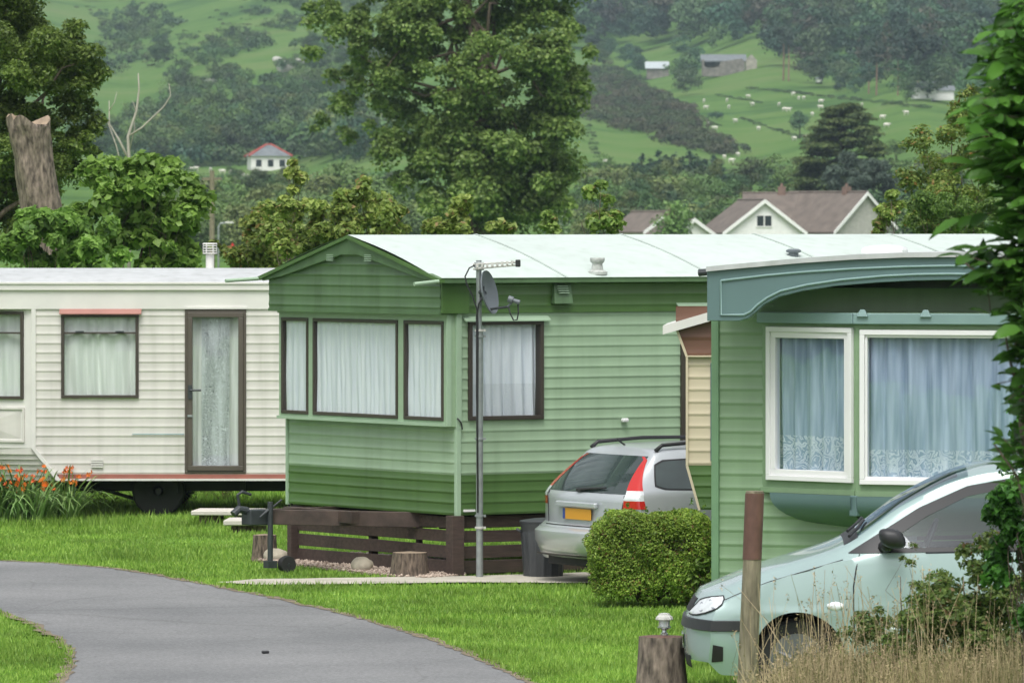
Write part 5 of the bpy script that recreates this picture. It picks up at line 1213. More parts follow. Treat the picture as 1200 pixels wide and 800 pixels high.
for sg in (-1, 1):
    rr = [[(lambda q: (q[0], q[1]+sg*o_*.35, q[2]))(est.side_pt(SL_-.62*i/10, z, sg, .0)) for i in range(11)] for z, o_ in ((.27, .0), (.30, .05), (.44, .07), (.54, .07), (.575, .04), (.58, .0))]; mb.grid(rr)
mb.build('bumper', M_silver, SVC, smooth=True, auto=50, fixn=False)
rear_patch(.295, .315, .70, .70, .075, 'bumper_insert', M_carblack, 2)
mb = MB(); q = est.rear_pt(0, .72, .0); mb.cbox(q[0]+.01, q[0]+.022, -.26, .26, .665, .778, .003); pl_ = mb.build('number_plate', M_yellow, SVC)
mb = MB(); mb.box(q[0]+.022, q[0]+.0245, -.256, -.215, .668, .775); mb.build('plate_strip', M_bluestrip, pl_)
mb = MB(); mb.cbox(q[0]+.0, q[0]+.045, -.37, .37, .79, .845, .012); mb.build('plate_lamp_bar', M_silver, SVC)
mb = MB(); mb.tube([est.rear_pt(-.02, .97, .03), est.rear_pt(.18, .985, .03), est.rear_pt(.42, 1.0, .03)], [.016, .013, .008], 8); mb.cbox(est.rear_pt(0, .96, 0)[0]-.01, est.rear_pt(0, .96, 0)[0]+.035, -.06, .03, .945, .985, .01); mb.build('rear_wiper', M_carblack, SVC)
mb = MB(); t_ = est.top_pt(4.25, 0); mb.tube([(t_[0], 0, t_[2]-.01), (t_[0]+.10, 0, t_[2]+.06)], .01, 6); mb.build('roof_aerial', M_carblack, SVC)
mb = MB(); mb.cbox(4.66, 4.72, -.5, .5, .2, .3, .01); mb.build('tow_bar', M_black, SVC)
# ================================================================ vegetation kit
def limb_mesh(paths, name, mat, parent, seg=7):
    mb = MB()
    for pts, r0, r1 in paths:
        n = len(pts); mb.tube(pts, [r0+(r1-r0)*(i/(n-1))**.8 for i in range(n)], seg)
    return mb.build(name, mat, parent, smooth=True, fixn=False)
def crooked(a, b, n, j, rng, sag=0):
    a = np.array(a, float); b = np.array(b, float); L = np.linalg.norm(b-a); P = []
    for i in range(n+1):
        t = i/n; q = a+(b-a)*t; q[2] += L*sag*math.sin(PI*t)
        if 0 < i < n: q += rng.normal(0, j*L, 3)
        P.append(tuple(q))
    return P
def foliage(name, parent, clumps, n, size, mat, seed, shell=.45, low=.35, jit=.6, up=.7, aspect=.55, hang=None, origin=(0, 0, 0), fold=.25):
    rng = np.random.default_rng(seed); C, d = clump_points(clumps, n, rng, shell, low)
    Nrm = d*.7+np.array([0, 0, up]); V, Fc = leaves(C, Nrm, size, rng, aspect=aspect, jit=jit, hang=hang, fold=fold)
    return npmesh(name, V-np.array(origin), Fc, mat, parent)
def region(cpx, cpy, rpx, rpy, Y, depth, n, r0, r1, rng, shell=.7, zmin=None):
    """sub-clumps filling a crown given by its pixel ellipse at distance Y"""
    s = Y/F; out = []
    c = np.array(at(cpx, cpy, Y))
    while len(out) < n:
        d = unit(rng.normal(0, 1, (1, 3)))[0]*rng.random()**(shell*.5); q = c+d*np.array([rpx*s, depth, rpy*s]); r = rng.uniform(r0, r1)*s
        if zmin is not None and q[2] < zmin: continue
        out.append((*q, r*rng.uniform(.8, 1.25), r*1.1, r*rng.uniform(.75, 1.1)))
    return out
def tree(name, label, cat, base, regs, nleaf, lsize, lmat, seed, trunk_r, bark=None, group=None, fork=.35, nlimb=10, aspect=.55, low=.35, shell=.45, jit=.6, up=.7, crown='crown', hang=None, extra=None):
    """regs: list of clumps in world coordinates; trunk from base to the crown, limbs to some clumps"""
    rng = np.random.default_rng(seed); o = T(name, label, cat, tuple(base), 0, group); B = np.array(base, float); cl = np.array(regs)
    foliage(crown, o, cl, nleaf, lsize, lmat, seed+1, origin=B, aspect=aspect, low=low, shell=shell, jit=jit, up=up, hang=hang)
    top = cl[:, 2].max(); cen = np.average(cl[:, :3], axis=0, weights=cl[:, 3]**2); paths = []
    f = np.array([B[0]*.6+cen[0]*.4, B[1]*.6+cen[1]*.4, B[2]+(top-B[2])*fork]); tp = np.array([cen[0], cen[1], B[2]+(top-B[2])*.85])
    p1 = crooked(B, f, 4, .015, rng); p2 = crooked(f, tp, 5, .03, rng)
    paths.append((p1, trunk_r, trunk_r*.75)); paths.append((p2, trunk_r*.75, trunk_r*.12))
    sel = rng.choice(len(cl), min(nlimb, len(cl)), replace=False)
    for k in sel:
        t = rng.uniform(.0, .7); a = np.array(p2[int(t*4)]); b = cl[k, :3]
        r = trunk_r*.24*(1-.5*t); paths.append((crooked(a, b, 5, .05, rng, .06), r, r*.18))
    paths = [([tuple(np.array(q)-B) for q in p], a, b) for p, a, b in paths]
    limb_mesh(paths, 'trunk', bark or M_bark, o); 
    if extra: extra(o, B)
    return o
rg = np.random.default_rng(5)
# ---- big tree behind the light green caravan
Yb = 250; bt_ = region(560, 95, 128, 200, Yb, 3.8, 150, 13, 27, rg)+region(575, 200, 108, 88, Yb, 3.4, 70, 12, 25, rg)+region(640, 60, 58, 120, Yb, 2.6, 40, 12, 22, rg)+region(415, 35, 62, 80, Yb, 2.4, 44, 8, 17, rg)+region(395, 140, 34, 34, Yb, 1.3, 9, 6, 12, rg)+region(450, 100, 50, 75, Yb, 1.8, 26, 9, 17, rg)+region(500, 20, 50, 60, Yb, 2.2, 24, 10, 20, rg)+region(570, -170, 150, 110, Yb, 4, 36, 16, 34, rg)
bb = at(560, 259, Yb); tree('broadleaf_tree', 'tall dense broadleaf tree rising behind the light green caravan roof', 'tree', (bb.x, Yb, 0), bt_, 165000, .20, L_big, 101, .55, nlimb=14, shell=.5, aspect=.7)
# ---- tall tree at the left edge and the broken trunk in front of it
Yl = 105; lt = region(-5, 60, 120, 75, Yl, 1.6, 60, 13, 26, rg)+region(60, 85, 62, 45, Yl, 1.2, 26, 10, 20, rg)+region(10, 190, 90, 80, Yl, 1.2, 50, 12, 24, rg)+region(-20, -60, 100, 70, Yl, 1.8, 24, 14, 26, rg)+region(105, 88, 30, 18, Yl, .5, 14, 6, 12, rg)+region(95, 165, 34, 34, Yl, .8, 18, 8, 15, rg)+region(90, 130, 22, 14, Yl, .4, 8, 6, 10, rg)+region(5, 240, 60, 60, Yl, 1, 30, 10, 20, rg)
bb = at(-60, 259, Yl); tree('broadleaf_tree', 'dark broadleaf tree filling the corner above the broken bare trunk', 'tree', (bb.x, Yl, 0), lt, 85000, .085, L_oak, 111, .32, nlimb=20, aspect=.55)
Yt = 92; s_ = Yt/F
p0 = at(60, 310, Yt); TRK = T('dead_tree', 'thick broken bare tree trunk with a jagged top standing in the bushes', 'tree trunk', (p0.x+.15, Yt, 0))
rr = random.Random(4); spine = [(66, 560, 30), (62, 400, 26), (57, 300, 23), (52, 262, 22), (47, 235, 23), (42, 205, 22), (38, 180, 22), (34, 155, 24), (33, 143, 25)]
rows = []
for k, (x, y, r) in enumerate([(np.interp(t, range(9), [q[0] for q in spine]), np.interp(t, range(9), [q[1] for q in spine]), np.interp(t, range(9), [q[2] for q in spine])) for t in np.linspace(0, 8, 33)]):
    c_ = at(x, y, Yt)-Vector((p0.x+.15, Yt, 0)); row = []
    for i in range(33):
        a = 2*PI*i/32; q = r*s_*(1+.05*math.sin(2*a+k*.1)+.05*math.sin(5*a+k*.3)+.03*math.sin(9*a-k*.7)+.022*math.sin(17*a+2*math.sin(k*.5))+.018*math.sin(29*a+k*.9)+rr.uniform(-.012, .012)+(.16*math.exp(-((a-4.4)**2)/.12-((k-20)**2)/8)+.13*math.exp(-((a-5.2)**2)/.1-((k-29)**2)/5)))
        row.append((c_.x+q*math.cos(a), c_.y+q*math.sin(a), c_.z+(0 if k < 32 else .10*math.sin(3*a+1)+(.16 if abs(a-3.3) < .45 else 0))))
    rows.append(row)
mb = MB(); mb.grid(rows); mb.build('bark', M_barkgrey, TRK, smooth=True, fixn=False)
mb = MB(); rg_ = rows[-1][:-1]; cz = sum(q[2] for q in rg_)/32-.05; mb.add(rg_+[(sum(q[0] for q in rg_)/32, sum(q[1] for q in rg_)/32, cz)], [(i, (i+1) % 32, 32) for i in range(32)]); mb.build('broken_top', M_cutwood, TRK)
mb = MB(); q = at(14, 150, Yt)-Vector((p0.x+.15, Yt, 0)); mb.tube([q+Vector((.15, 0, -.25)), q+Vector((.02, -.05, 0)), q+Vector((-.05, -.05, .14))], [.12, .08, .01], 8); mb.build('splinter', M_cutwood, TRK, smooth=True)
# ---- bare dead sapling
Yd = 130; q0_ = at(150, 215, Yd); DT = T('dead_tree', 'slender dead tree with bleached bare branches above the left bushes', 'dead tree', (q0_.x, Yd, 0)); mb = MB()
for pts, r in (([(150, 420), (152, 200), (150, 160), (160, 130), (163, 105), (162, 86)], 2.6), ([(152, 190), (140, 165), (128, 145), (128, 118)], 1.8), ([(150, 160), (166, 150), (192, 125), (200, 112), (198, 98)], 1.3), ([(146, 210), (136, 170), (125, 140)], 1.2), ([(128, 130), (134, 120), (137, 108)], .8), ([(160, 135), (157, 122), (155, 118)], .8), ([(152, 175), (158, 150), (157, 140)], .8)):
    P = [at(x, y, Yd)-Vector((q0_.x, Yd, 0)) for x, y in pts]; P[0].z = max(P[0].z, 0) if pts[0][1] < 400 else 0
    n = len(P); mb.tube(P, [r*Yd/F*(1-.75*i/(n-1)) for i in range(n)], 6)
mb.build('branches', pmat('bleached wood', (.40, .37, .32), .9, var=.2), DT, smooth=True)
# ---- bush row behind the caravans (each bush its own root)
def bush(name, label, px, Y, regs, n, ls, mat, seed, group=None, **k):
    b_ = at(px, 259, Y); return tree(name, label, 'bush', (b_.x, Y, 0), regs, n, ls, mat, seed, .07, group=group, fork=.3, nlimb=14, crown='foliage', **k)
bush('sycamore_bush', 'bright green sycamore bush left of the white flue pipe', 165, 85, region(160, 240, 75, 62, 85, 1.0, 60, 10, 20, rg)+region(200, 290, 45, 50, 85, .8, 24, 9, 16, rg)+region(120, 300, 80, 40, 85, .8, 22, 9, 16, rg), 9500, .135, L_syc, 121, aspect=.8, hang=.5)
bush('sycamore_bush', 'low light green bush wrapped round the foot of the broken trunk', 50, 82, region(50, 285, 55, 40, 82, .7, 34, 9, 17, rg)+region(105, 290, 40, 45, 82, .6, 20, 8, 15, rg), 6000, .13, L_syc, 123, aspect=.8, hang=.5)
bush('maple_bush', 'yellow green bush with reddish shoots behind the gable of the light green caravan', 400, 86, region(415, 265, 60, 42, 86, .8, 40, 8, 15, rg)+region(425, 222, 14, 18, 86, .2, 6, 6, 9, rg)+region(340, 275, 50, 40, 86, .7, 26, 8, 14, rg)+region(460, 262, 34, 28, 86, .5, 14, 7, 12, rg), 9500, .095, L_yell, 125, aspect=.75)
bush('maple_bush', 'thin upright leafy shoot standing taller than the bush beside the gable', 345, 88, region(345, 205, 10, 20, 88, .12, 7, 5, 8, rg)+region(343, 245, 16, 25, 88, .2, 8, 5, 9, rg), 750, .10, L_yell, 127, aspect=.8)
bush('maple_bush', 'pale leafy shoots showing above the ridge just left of the big trunk', 535, 86, region(540, 255, 16, 26, 86, .25, 10, 6, 10, rg)+region(512, 268, 22, 14, 86, .3, 8, 6, 9, rg)+region(585, 270, 14, 9, 86, .2, 5, 5, 8, rg), 1700, .11, L_yell, 129, aspect=.8)
bush('maple_bush', 'pale leafy shoot like a candle above the roof between tree and bungalows', 700, 88, region(702, 235, 13, 24, 88, .2, 10, 5, 9, rg)+region(706, 262, 27, 14, 88, .3, 10, 6, 10, rg)+region(643, 265, 12, 13, 88, .2, 5, 5, 8, rg), 1500, .10, L_yell, 131, aspect=.8)
bush('hazel_bush', 'olive bush in the shade behind the gable and flue', 300, 95, region(305, 285, 38, 40, 95, .8, 26, 8, 15, rg)+region(270, 300, 30, 20, 95, .5, 10, 7, 12, rg), 5500, .09, L_olive, 133, aspect=.7)
# right hand shrubs beyond the roofs
bush('hawthorn_bush', 'olive hawthorn with some red berries right of the bungalows', 1120, 100, region(1120, 200, 60, 75, 100, 1.0, 56, 8, 18, rg)+region(1095, 245, 38, 38, 100, .7, 24, 8, 14, rg)+region(1150, 140, 40, 40, 100, .7, 18, 8, 14, rg), 17000, .075, L_olive, 135, aspect=.55)
bush('hawthorn_bush', 'darker hawthorn low behind the mint roof at right', 1110, 95, region(1112, 255, 62, 28, 95, .7, 34, 8, 13, rg), 8000, .06, L_oak, 136, aspect=.55)
o = bush('maple_bush', 'small yellowish sapling in front of the right bungalow gable', 1038, 92, region(1040, 244, 14, 22, 92, .25, 12, 5, 9, rg)+region(1030, 266, 12, 9, 92, .2, 6, 5, 8, rg), 2300, .085, L_yell, 137, aspect=.7)
bq = T('berry_cluster', 'red berry clusters in the hawthorn bush', 'berries', (0, 0, 0)) if False else None
# ---- clipped bush in front of the silver car
Yh = 57.1; hx = (760-CX)/F*Yh; HB = T('clipped_bush', 'rounded clipped garden bush between the silver estate car and the front caravan', 'bush', (hx, Yh, 0))
rng = np.random.default_rng(77); s_ = Yh/F; hw, hh = 71*s_, 107*s_
cl = []
for k in range(620):
    u = rng.uniform(-1, 1); v = rng.uniform(0, 1); w_ = rng.uniform(-1, 1)
    sh = 1-.18*max(0, v-.72)/.28-.10*max(0, .3-v)/.3
    x = u*hw*sh*.93; z = v*hh*.93*(1-.05*u*u); y = w_*.38*sh
    m = max(abs(u), abs(w_), v)
    if m < .70 and rng.random() < .8: continue
    cl.append((hx+x, Yh+y, .03+z, .062, .060, .055))
V1, F1 = leaves(*(lambda C, d: (C, d*.7+np.array([0, 0, .7])))(*clump_points(cl, 26000, rng)), .027, rng, aspect=.6, jit=.7)
m_ = 62000; d = unit(rng.normal(0, 1, (m_, 3))); d[:, 2] = np.where(d[:, 2] < -.55, -d[:, 2], d[:, 2]); k_s = (np.abs(d[:, 0])**4.6+np.abs(d[:, 1])**4.0+np.abs(d[:, 2])**4.8)**(-1/4.6)
lump = 1.02+.06*np.sin(d[:, 0]*7+d[:, 2]*5)+.04*np.sin(d[:, 1]*9-d[:, 2]*8+d[:, 0]*4)+.03*np.sin(d[:, 0]*17+d[:, 2]*13); P_ = d*(k_s*lump*(1-.24*rng.random(m_)**1.3))[:, None]*np.array([hw*.96, .42, hh*.50])+np.array([hx, Yh, hh*.50])
bare = (np.sin(P_[:, 0]*9+1)+np.sin(P_[:, 2]*11+P_[:, 0]*5) > 1.15) & (P_[:, 0] > hx) & (P_[:, 2] < hh*.75) & (rng.random(m_) < .75); kp_ = (P_[:, 2] > .02) & ~bare; P_, d = P_[kp_], d[kp_]
V2, F2 = leaves(P_, d*.6+np.array([0, 0, .6]), .027, rng, aspect=.6, jit=.75)
npmesh('foliage', np.concatenate([V1, V2])-np.array([hx, Yh, 0]), np.concatenate([F1, F2+len(V1)]), L_hedge, HB)
tw = []
for k in range(130):
    u, w_ = rng.uniform(-.95, .95), rng.uniform(-1, 1); a = np.array([rng.uniform(-.1, .1), rng.uniform(-.05, .05), .05]); b_ = np.array([u*hw, w_*.36, hh*rng.uniform(.3, .95)]); tw.append((crooked(a, b_, 4, .05, rng), .012, .003))
limb_mesh(tw, 'twigs', L_twig, HB, 5)
cl2 = [(hx+u*hw, Yh-.30+rng.uniform(-.1, .2), hh+.0+rng.uniform(0, .09), .018, .018, .07) for u in (-.72, -.35, -.05, .18, .42, .7, .9)]
for k, c_ in enumerate(cl2): foliage('shoot', HB, [c_], 13, .035, L_privet, 80+k, origin=(hx, Yh, 0))
cl3 = [(hx+hw*.88+rng.uniform(-.12, .12), Yh-.36, .25+rng.uniform(-.15, .2), .10, .05, .12) for k in range(7)]
o = foliage('leaves', T('laurel_seedling', 'large leaved green seedling at the right foot of the clipped bush', 'plant', (hx+hw*.88, Yh-.40, 0)), cl3, 190, .13, L_privet, 81, origin=(hx+hw*.88, Yh-.40, 0), aspect=.42)
mb = MB(); 
for k in range(5): mb.tube([(0, 0, 0), (rng.uniform(-.1, .1), .02, .2), (rng.uniform(-.15, .15), .03, .38)], [.008, .006, .003], 5)
mb.build('stem', L_twig, o.parent)
# ---- day lilies beside the cream caravan
def lily(px, py, label, seed, nl, nf, wpx, group='orange day lilies'):
    p = gp(px, py); p.y = p.y; rnd = random.Random(seed); o = T('day_lily', label, 'flower', (p.x, p.y, 0), 0, group); s_ = p.y/F
    V = []; Fc = []
    for k in range(nl):
        a = rnd.uniform(0, 2*PI); L_ = rnd.uniform(.5, 1.0); w_ = rnd.uniform(.010, .017); base = Vector((rnd.uniform(-1, 1)*wpx*.45*s_, rnd.uniform(-.25, .25), 0)); d = Vector((math.cos(a), math.sin(a), 0)); n_ = Vector((-d.y, d.x, 0)); prev = None; droop = rnd.uniform(.5, 1.15)
        for j in range(8):
            t = j/7; q = base+d*L_*(.75*t*droop)+Vector((0, 0, L_*(1.25*t-1.05*droop*t*t))); q.z = max(q.z, .02); ww = w_*(1-t**3)
            V += [q-n_*ww, q+n_*ww]
            if j: i = len(V)-4; Fc += [(i, i+1, i+3), (i, i+3, i+2)]
    npmesh('leaves', [tuple(v) for v in V], Fc, L_lily, o)
    mb = MB(); FV = []; FF = []
    for k in range(nf):
        b0 = Vector((rnd.uniform(-.35, .35)*wpx*s_, rnd.uniform(-.2, .2), 0)); tp_ = b0+Vector((rnd.uniform(-.18, .32), rnd.uniform(-.2, .1), rnd.uniform(.38, .62))); mb.tube([b0, b0.lerp(tp_, .6)+Vector((0, 0, .08)), tp_], [.006, .005, .004], 5)
        for m in range(rnd.randint(2, 4)):
            c0 = tp_+Vector((rnd.uniform(-.06, .06), rnd.uniform(-.05, .05), rnd.uniform(-.05, .05))); ax = Vector((rnd.uniform(-1, 1), rnd.uniform(-1, -.1), rnd.uniform(.1, 1))).normalized(); u = ax.orthogonal().normalized(); v = ax.cross(u)
            for e in range(6):
                a = e*PI/3+rnd.random()*.3; dd = (u*math.cos(a)+v*math.sin(a)); nn = ax.cross(dd); i = len(FV); FV += [c0, c0+dd*.018+ax*.02+nn*.009, c0+dd*.036+ax*.024, c0+dd*.018+ax*.02-nn*.009]; FF += [(i, i+1, i+2), (i, i+2, i+3)]
        npmesh('flower', [tuple(v) for v in FV], FF, M_orange, o); FV = []; FF = []
    mb.build('stem', L_privet, o)
lily(18, 612, 'big clump of orange day lilies under the front overhang of the cream caravan', 1, 260, 22, 70)
lily(72, 608, 'smaller clump of orange day lilies nearer the wheel of the cream caravan', 2, 150, 12, 40)
# weeds under the cream caravan
def weed(px, py, label, seed, h, n, spread):
    p = gp(px, py); rng = np.random.default_rng(seed); o = T('weed', label, 'plant', (p.x, p.y, 0)); cl = [(rng.normal(0, spread), rng.normal(0, .1), rng.uniform(.05, h), .07, .07, .09) for _ in range(14)]
    foliage('leaves', o, cl, n, .05, L_olive, seed, aspect=.35); limb_mesh([(crooked((rng.normal(0, .04), 0, 0), c_[:3], 3, .05, rng), .005, .002) for c_ in cl], 'stem', L_twig, o, 5)
weed(128, 596, 'scraggly weed hanging under the cream caravan by the lilies', 5, .35, 300, .16); weed(212, 597, 'brown green weed beside the caravan wheel', 6, .4, 420, .12); weed(268, 588, 'tall weed growing behind the door steps', 7, .55, 500, .16)
# ---- dry grass in the right foreground
def straw():
    rng = np.random.default_rng(91); n = 11000; px = rng.uniform(792, 1215, n); Y = rng.uniform(38.5, 43.6, n); X = (px-CX)/F*Y
    dens_ = np.interp(px, [790, 860, 885, 940, 1010, 1060], [.02, .10, .6, .8, .9, 1]); k = rng.random(n) < dens_; X, Y, px = X[k], Y[k], px[k]; n = len(X)
    top = np.interp(px, [790, 840, 880, 930, 970, 1010, 1060, 1120, 1210], [862, 850, 826, 792, 782, 788, 785, 779, 772])+rng.normal(0, 16, n)-np.where(rng.random(n) < .05, rng.uniform(0, 110, n), 0)
    h = np.maximum(H-(top-YH)*Y/F, .2); a = rng.random(n)*2*PI; lean = rng.gamma(1.6, .11, n)*h; w = rng.uniform(.0018, .004, n)
    seg = 5; V = np.zeros((n, seg+1, 2, 3)); 
    for j in range(seg+1):
        t = j/seg; cx_ = X+np.cos(a)*lean*t**2; cy_ = Y+np.sin(a)*lean*t**2; cz = h*(t-.10*t**3*(lean/h)); ww = w*(1-.7*t)*np.where(t > .75, 1.3, 1)
        V[:, j, 0] = np.stack([cx_-ww, cy_, cz], 1); V[:, j, 1] = np.stack([cx_+ww, cy_, cz], 1)
    i0 = (np.arange(n)*(seg+1)*2)[:, None]; Fs = []
    for j in range(seg): b_ = i0+j*2; Fs.append(np.concatenate([b_, b_+1, b_+3, b_+2], 1))
    Fc = np.stack(Fs, 1).reshape(-1, 4); V = V.reshape(-1, 3)
    # seed heads
    m = rng.random(n) < .35; C = V.reshape(n, seg+1, 2, 3)[m][:, -1].mean(1); P = np.repeat(C, 9, 0)+rng.normal(0, 1, (len(C)*9, 3))*np.array([.008, .008, .028]); HV, HF = leaves(P, rng.normal(0, 1, P.shape), .022, rng, aspect=.35)
    off = len(V); T3 = np.concatenate([np.stack([Fc[:, 0], Fc[:, 1], Fc[:, 2]], 1), np.stack([Fc[:, 0], Fc[:, 2], Fc[:, 3]], 1), HF+off]); 
    tag(npmesh('dry_grass', np.concatenate([V, HV]), T3, M_straw), 'tall dry straw coloured grass in the right foreground', 'grass', kind='stuff')
straw()
# bramble bank
def bank(name, label, Y, regs, n, ls, mat, seed, px, cat='bush', **k):
    b_ = at(px, 259, Y); return tree(name, label, cat, (b_.x, Y, 0), regs, n, ls, mat, seed, .02, group=None, fork=.3, nlimb=26, crown='foliage', **k)
bank('bramble_bush', 'tangled bramble bush with brown dry leaves at the lower right corner', 40.5, region(1130, 745, 85, 60, 40.5, .45, 64, 12, 26, rg, zmin=.05)+region(1160, 690, 45, 60, 40.5, .3, 24, 10, 20, rg)+region(1060, 775, 40, 28, 40.5, .3, 16, 8, 14, rg, zmin=.05), 11000, .045, L_bramble, 141, 1130, aspect=.6)
bank('leafy_shrub', 'fine leaved green shrub growing up the side of the mint car door', 41.6, region(1030, 745, 46, 28, 41.6, .25, 22, 8, 15, rg, zmin=.05)+region(1095, 700, 30, 34, 41.6, .22, 18, 7, 13, rg)+region(1066, 650, 9, 16, 41.6, .08, 4, 3, 6, rg), 4600, .032, L_bramble, 143, 1050, aspect=.5)
# ---- near hedge tree with big leaves at the right edge
def near_tree():
    Y = 30.0; rng = np.random.default_rng(151); s = Y/F
    anchors = [(1195, 12, 34, 40), (1165, 60, 30, 35), (1185, 110, 40, 40), (1150, 155, 30, 40), (1175, 190, 40, 45), (1190, 250, 34, 50), (1140, 120, 18, 14), (1165, 300, 26, 38), (1190, 340, 26, 40), (1178, 390, 20, 30), (1195, 450, 20, 40), (1120, 300, 12, 10), (1140, 320, 22, 16), (1215, 150, 40, 140), (1225, 380, 36, 180), (1290, 120, 50, 120), (1300, 300, 50, 120), (1255, 20, 50, 60), (1165, 520, 15, 14)]
    b_ = at(1235, 259, Y); o = T('elder_tree', 'glossy green elder leaves overhanging the right edge close to the camera', 'tree', (b_.x, Y, 0)); B = np.array([b_.x, Y, 0])
    C = []; D = []; paths = []
    trunk = crooked(B, np.array(at(1225, 60, Y)), 7, .015, rng); paths.append((trunk, .07, .02))
    for (x, y, rx, ry) in anchors:
        nl = int(rx*ry/42)+3
        for k in range(nl):
            px_, py_ = x+rng.normal(0, rx*.55), y+rng.normal(0, ry*.55); px_ = min(px_+22, 1400)
            tip = np.array(at(px_, py_, Y+rng.normal(0, .22))); z_ = tip[2]-.25; st = np.array([np.interp(z_, [q[2] for q in trunk], [q[0] for q in trunk]), Y, z_])
            d = unit((tip-st)[None]+rng.normal(0, .12, (1, 3)))[0]; d = unit((d+np.array([0, 0, -.35]))[None])[0]
            side = unit(np.cross(d, [0, 0, 1])[None])[0]; L_ = rng.uniform(.12, .22)
            paths.append(([tuple(tip-d*L_*.9), tuple(tip)], .0028, .0012))
            for m, (t, sg) in enumerate(((-.1, -1), (-.1, 1), (.38, -1), (.38, 1), (.75, -1), (.75, 1), (1.0, 0))):
                c_ = tip-d*L_*(.9-t*.9); dr = unit((d*(.55 if sg else 1)+side*sg*.85+np.array([0, 0, -.22]))[None])[0]; C.append((c_, dr, L_*rng.uniform(.45, .95)))
    for (x, y, rx, ry) in anchors[:14]+anchors[16:]:
        e = np.array(at(x, y, Y)); st = np.array(min(trunk, key=lambda q: abs(q[2]-(e[2]-.3)))); paths.append((crooked(st, e, 4, .04, rng, -.05), .016, .004))
    V = []; Fc = []
    for c_, dr, L_ in C:
        up = unit((np.array([0, -.25, 1])+rng.normal(0, .35, 3))[None])[0]; sd = unit(np.cross(dr, up)[None])[0]; nn = np.cross(sd, dr); w_ = L_*.21; i = len(V)
        prof = [(0, 0), (.18, .62), (.42, 1), (.7, .75), (1, 0)]
        for t, ww in prof:
            mid = c_+dr*L_*t-nn*L_*.18*t*t; V += [mid, mid+sd*w_*ww+nn*w_*ww*.35, mid-sd*w_*ww+nn*w_*ww*.35]
        for j in range(4):
            a = i+j*3; Fc += [(a, a+3, a+4), (a, a+4, a+1), (a, a+2, a+5), (a, a+5, a+3)]
    npmesh('foliage', np.array(V)-B, np.array(Fc), L_elder, o, smooth=True)
    limb_mesh([([tuple(np.array(q)-B) for q in p], a, c_) for p, a, c_ in paths], 'trunk', M_bark, o, 6)
near_tree()
Yi = 39; bank('ivy_bush', 'ivy covered hedge end hiding the back of the mint car', Yi, region(1182, 600, 20, 55, Yi, .25, 30, 8, 15, rg)+region(1172, 660, 14, 30, Yi, .2, 12, 7, 12, rg)+region(1200, 520, 22, 50, Yi, .25, 18, 8, 15, rg)+region(1215, 660, 30, 80, Yi, .3, 30, 10, 18, rg), 6500, .055, L_elder, 153, 1200, aspect=.8, hang=.8)
# ================================================================ the hillside
rh = np.random.default_rng(303)
def far_proto(kind, rng):
    """unit-height tree made of clustered leaf faces"""
    if kind == 'round':
        n = 14; cl = []
        for _ in range(n):
            d = unit(rng.normal(0, 1, (1, 3)))[0]*rng.random()**.4; r = rng.uniform(.12, .2); cl.append((d[0]*.32, d[1]*.32, .55+d[2]*.30, r, r, r*.8))
        C, d = clump_points(cl, 900, rng, .4, .3); sz = .056
    elif kind == 'bush':
        cl = []
        for _ in range(12):
            a = rng.uniform(0, 2*PI); q = rng.random()**.5; r = rng.uniform(.2, .32); cl.append((math.cos(a)*q*.75, math.sin(a)*q*.75, .45*(1-q*.5)+rng.uniform(-.1, .15), r, r, r*.9))
        C, d = clump_points(cl, 480, rng, .4, .25); sz = .108
    elif kind == 'conifer':
        cl = []
        for k in range(22):
            t = rng.random()**.8; a = rng.uniform(0, 2*PI); q = .22*(1-t)+.02; cl.append((math.cos(a)*q*.7, math.sin(a)*q*.7, .06+.9*t, q*.55+.02, q*.55+.02, .06))
        C, d = clump_points(cl, 560, rng, .5, .4); sz = .05
    else:  # pine: bare stem, crown on top
        cl = []
        for _ in range(11):
            dd = unit(rng.normal(0, 1, (1, 3)))[0]*rng.random()**.4; r = rng.uniform(.09, .15); cl.append((dd[0]*.2, dd[1]*.2, .75+dd[2]*.19, r, r, r*.6))
        C, d = clump_points(cl, 560, rng, .4, .3); sz = .05
    V, Fc = leaves(C, d+np.array([0, 0, .45]), sz, rng, aspect=.8, jit=.3)
    return V, Fc
PRO = {k: [far_proto(k, rh) for _ in range(4)] for k in ('round', 'bush', 'conifer', 'pine')}
TINTS = {'wood': [(0.049, 0.121, 0.056), (0.069, 0.152, 0.058), (0.095, 0.172, 0.062), (0.043, 0.106, 0.060), (0.084, 0.132, 0.055)], 'scrub': [(0.069, 0.145, 0.044), (0.095, 0.172, 0.048), (0.056, 0.121, 0.046), (0.118, 0.185, 0.055), (0.084, 0.132, 0.050)],
         'gorse': [(0.078, 0.108, 0.042), (0.095, 0.106, 0.050), (0.065, 0.103, 0.040), (0.110, 0.103, 0.060)], 'conif': [(.028, .070, .044), (.034, .078, .048)], 'olive': [(0.129, 0.218, 0.055), (0.106, 0.198, 0.050), (0.157, 0.205, 0.060), (0.090, 0.178, 0.052)], 'fresh': [(.14, .26, .06)], 'brown': [(.085, .080, .05)], 'bluec': [(.05, .085, .06)]}
def inside(poly, n, rng):
    P = np.array(poly, float); lo, hi = P.min(0), P.max(0); out = []
    while len(out) < n:
        x = rng.uniform(lo[0], hi[0]); y = rng.uniform(lo[1], hi[1])
        if inpoly(np.array([x]), np.array([y]), poly)[0]: out.append((x, y))
    return out
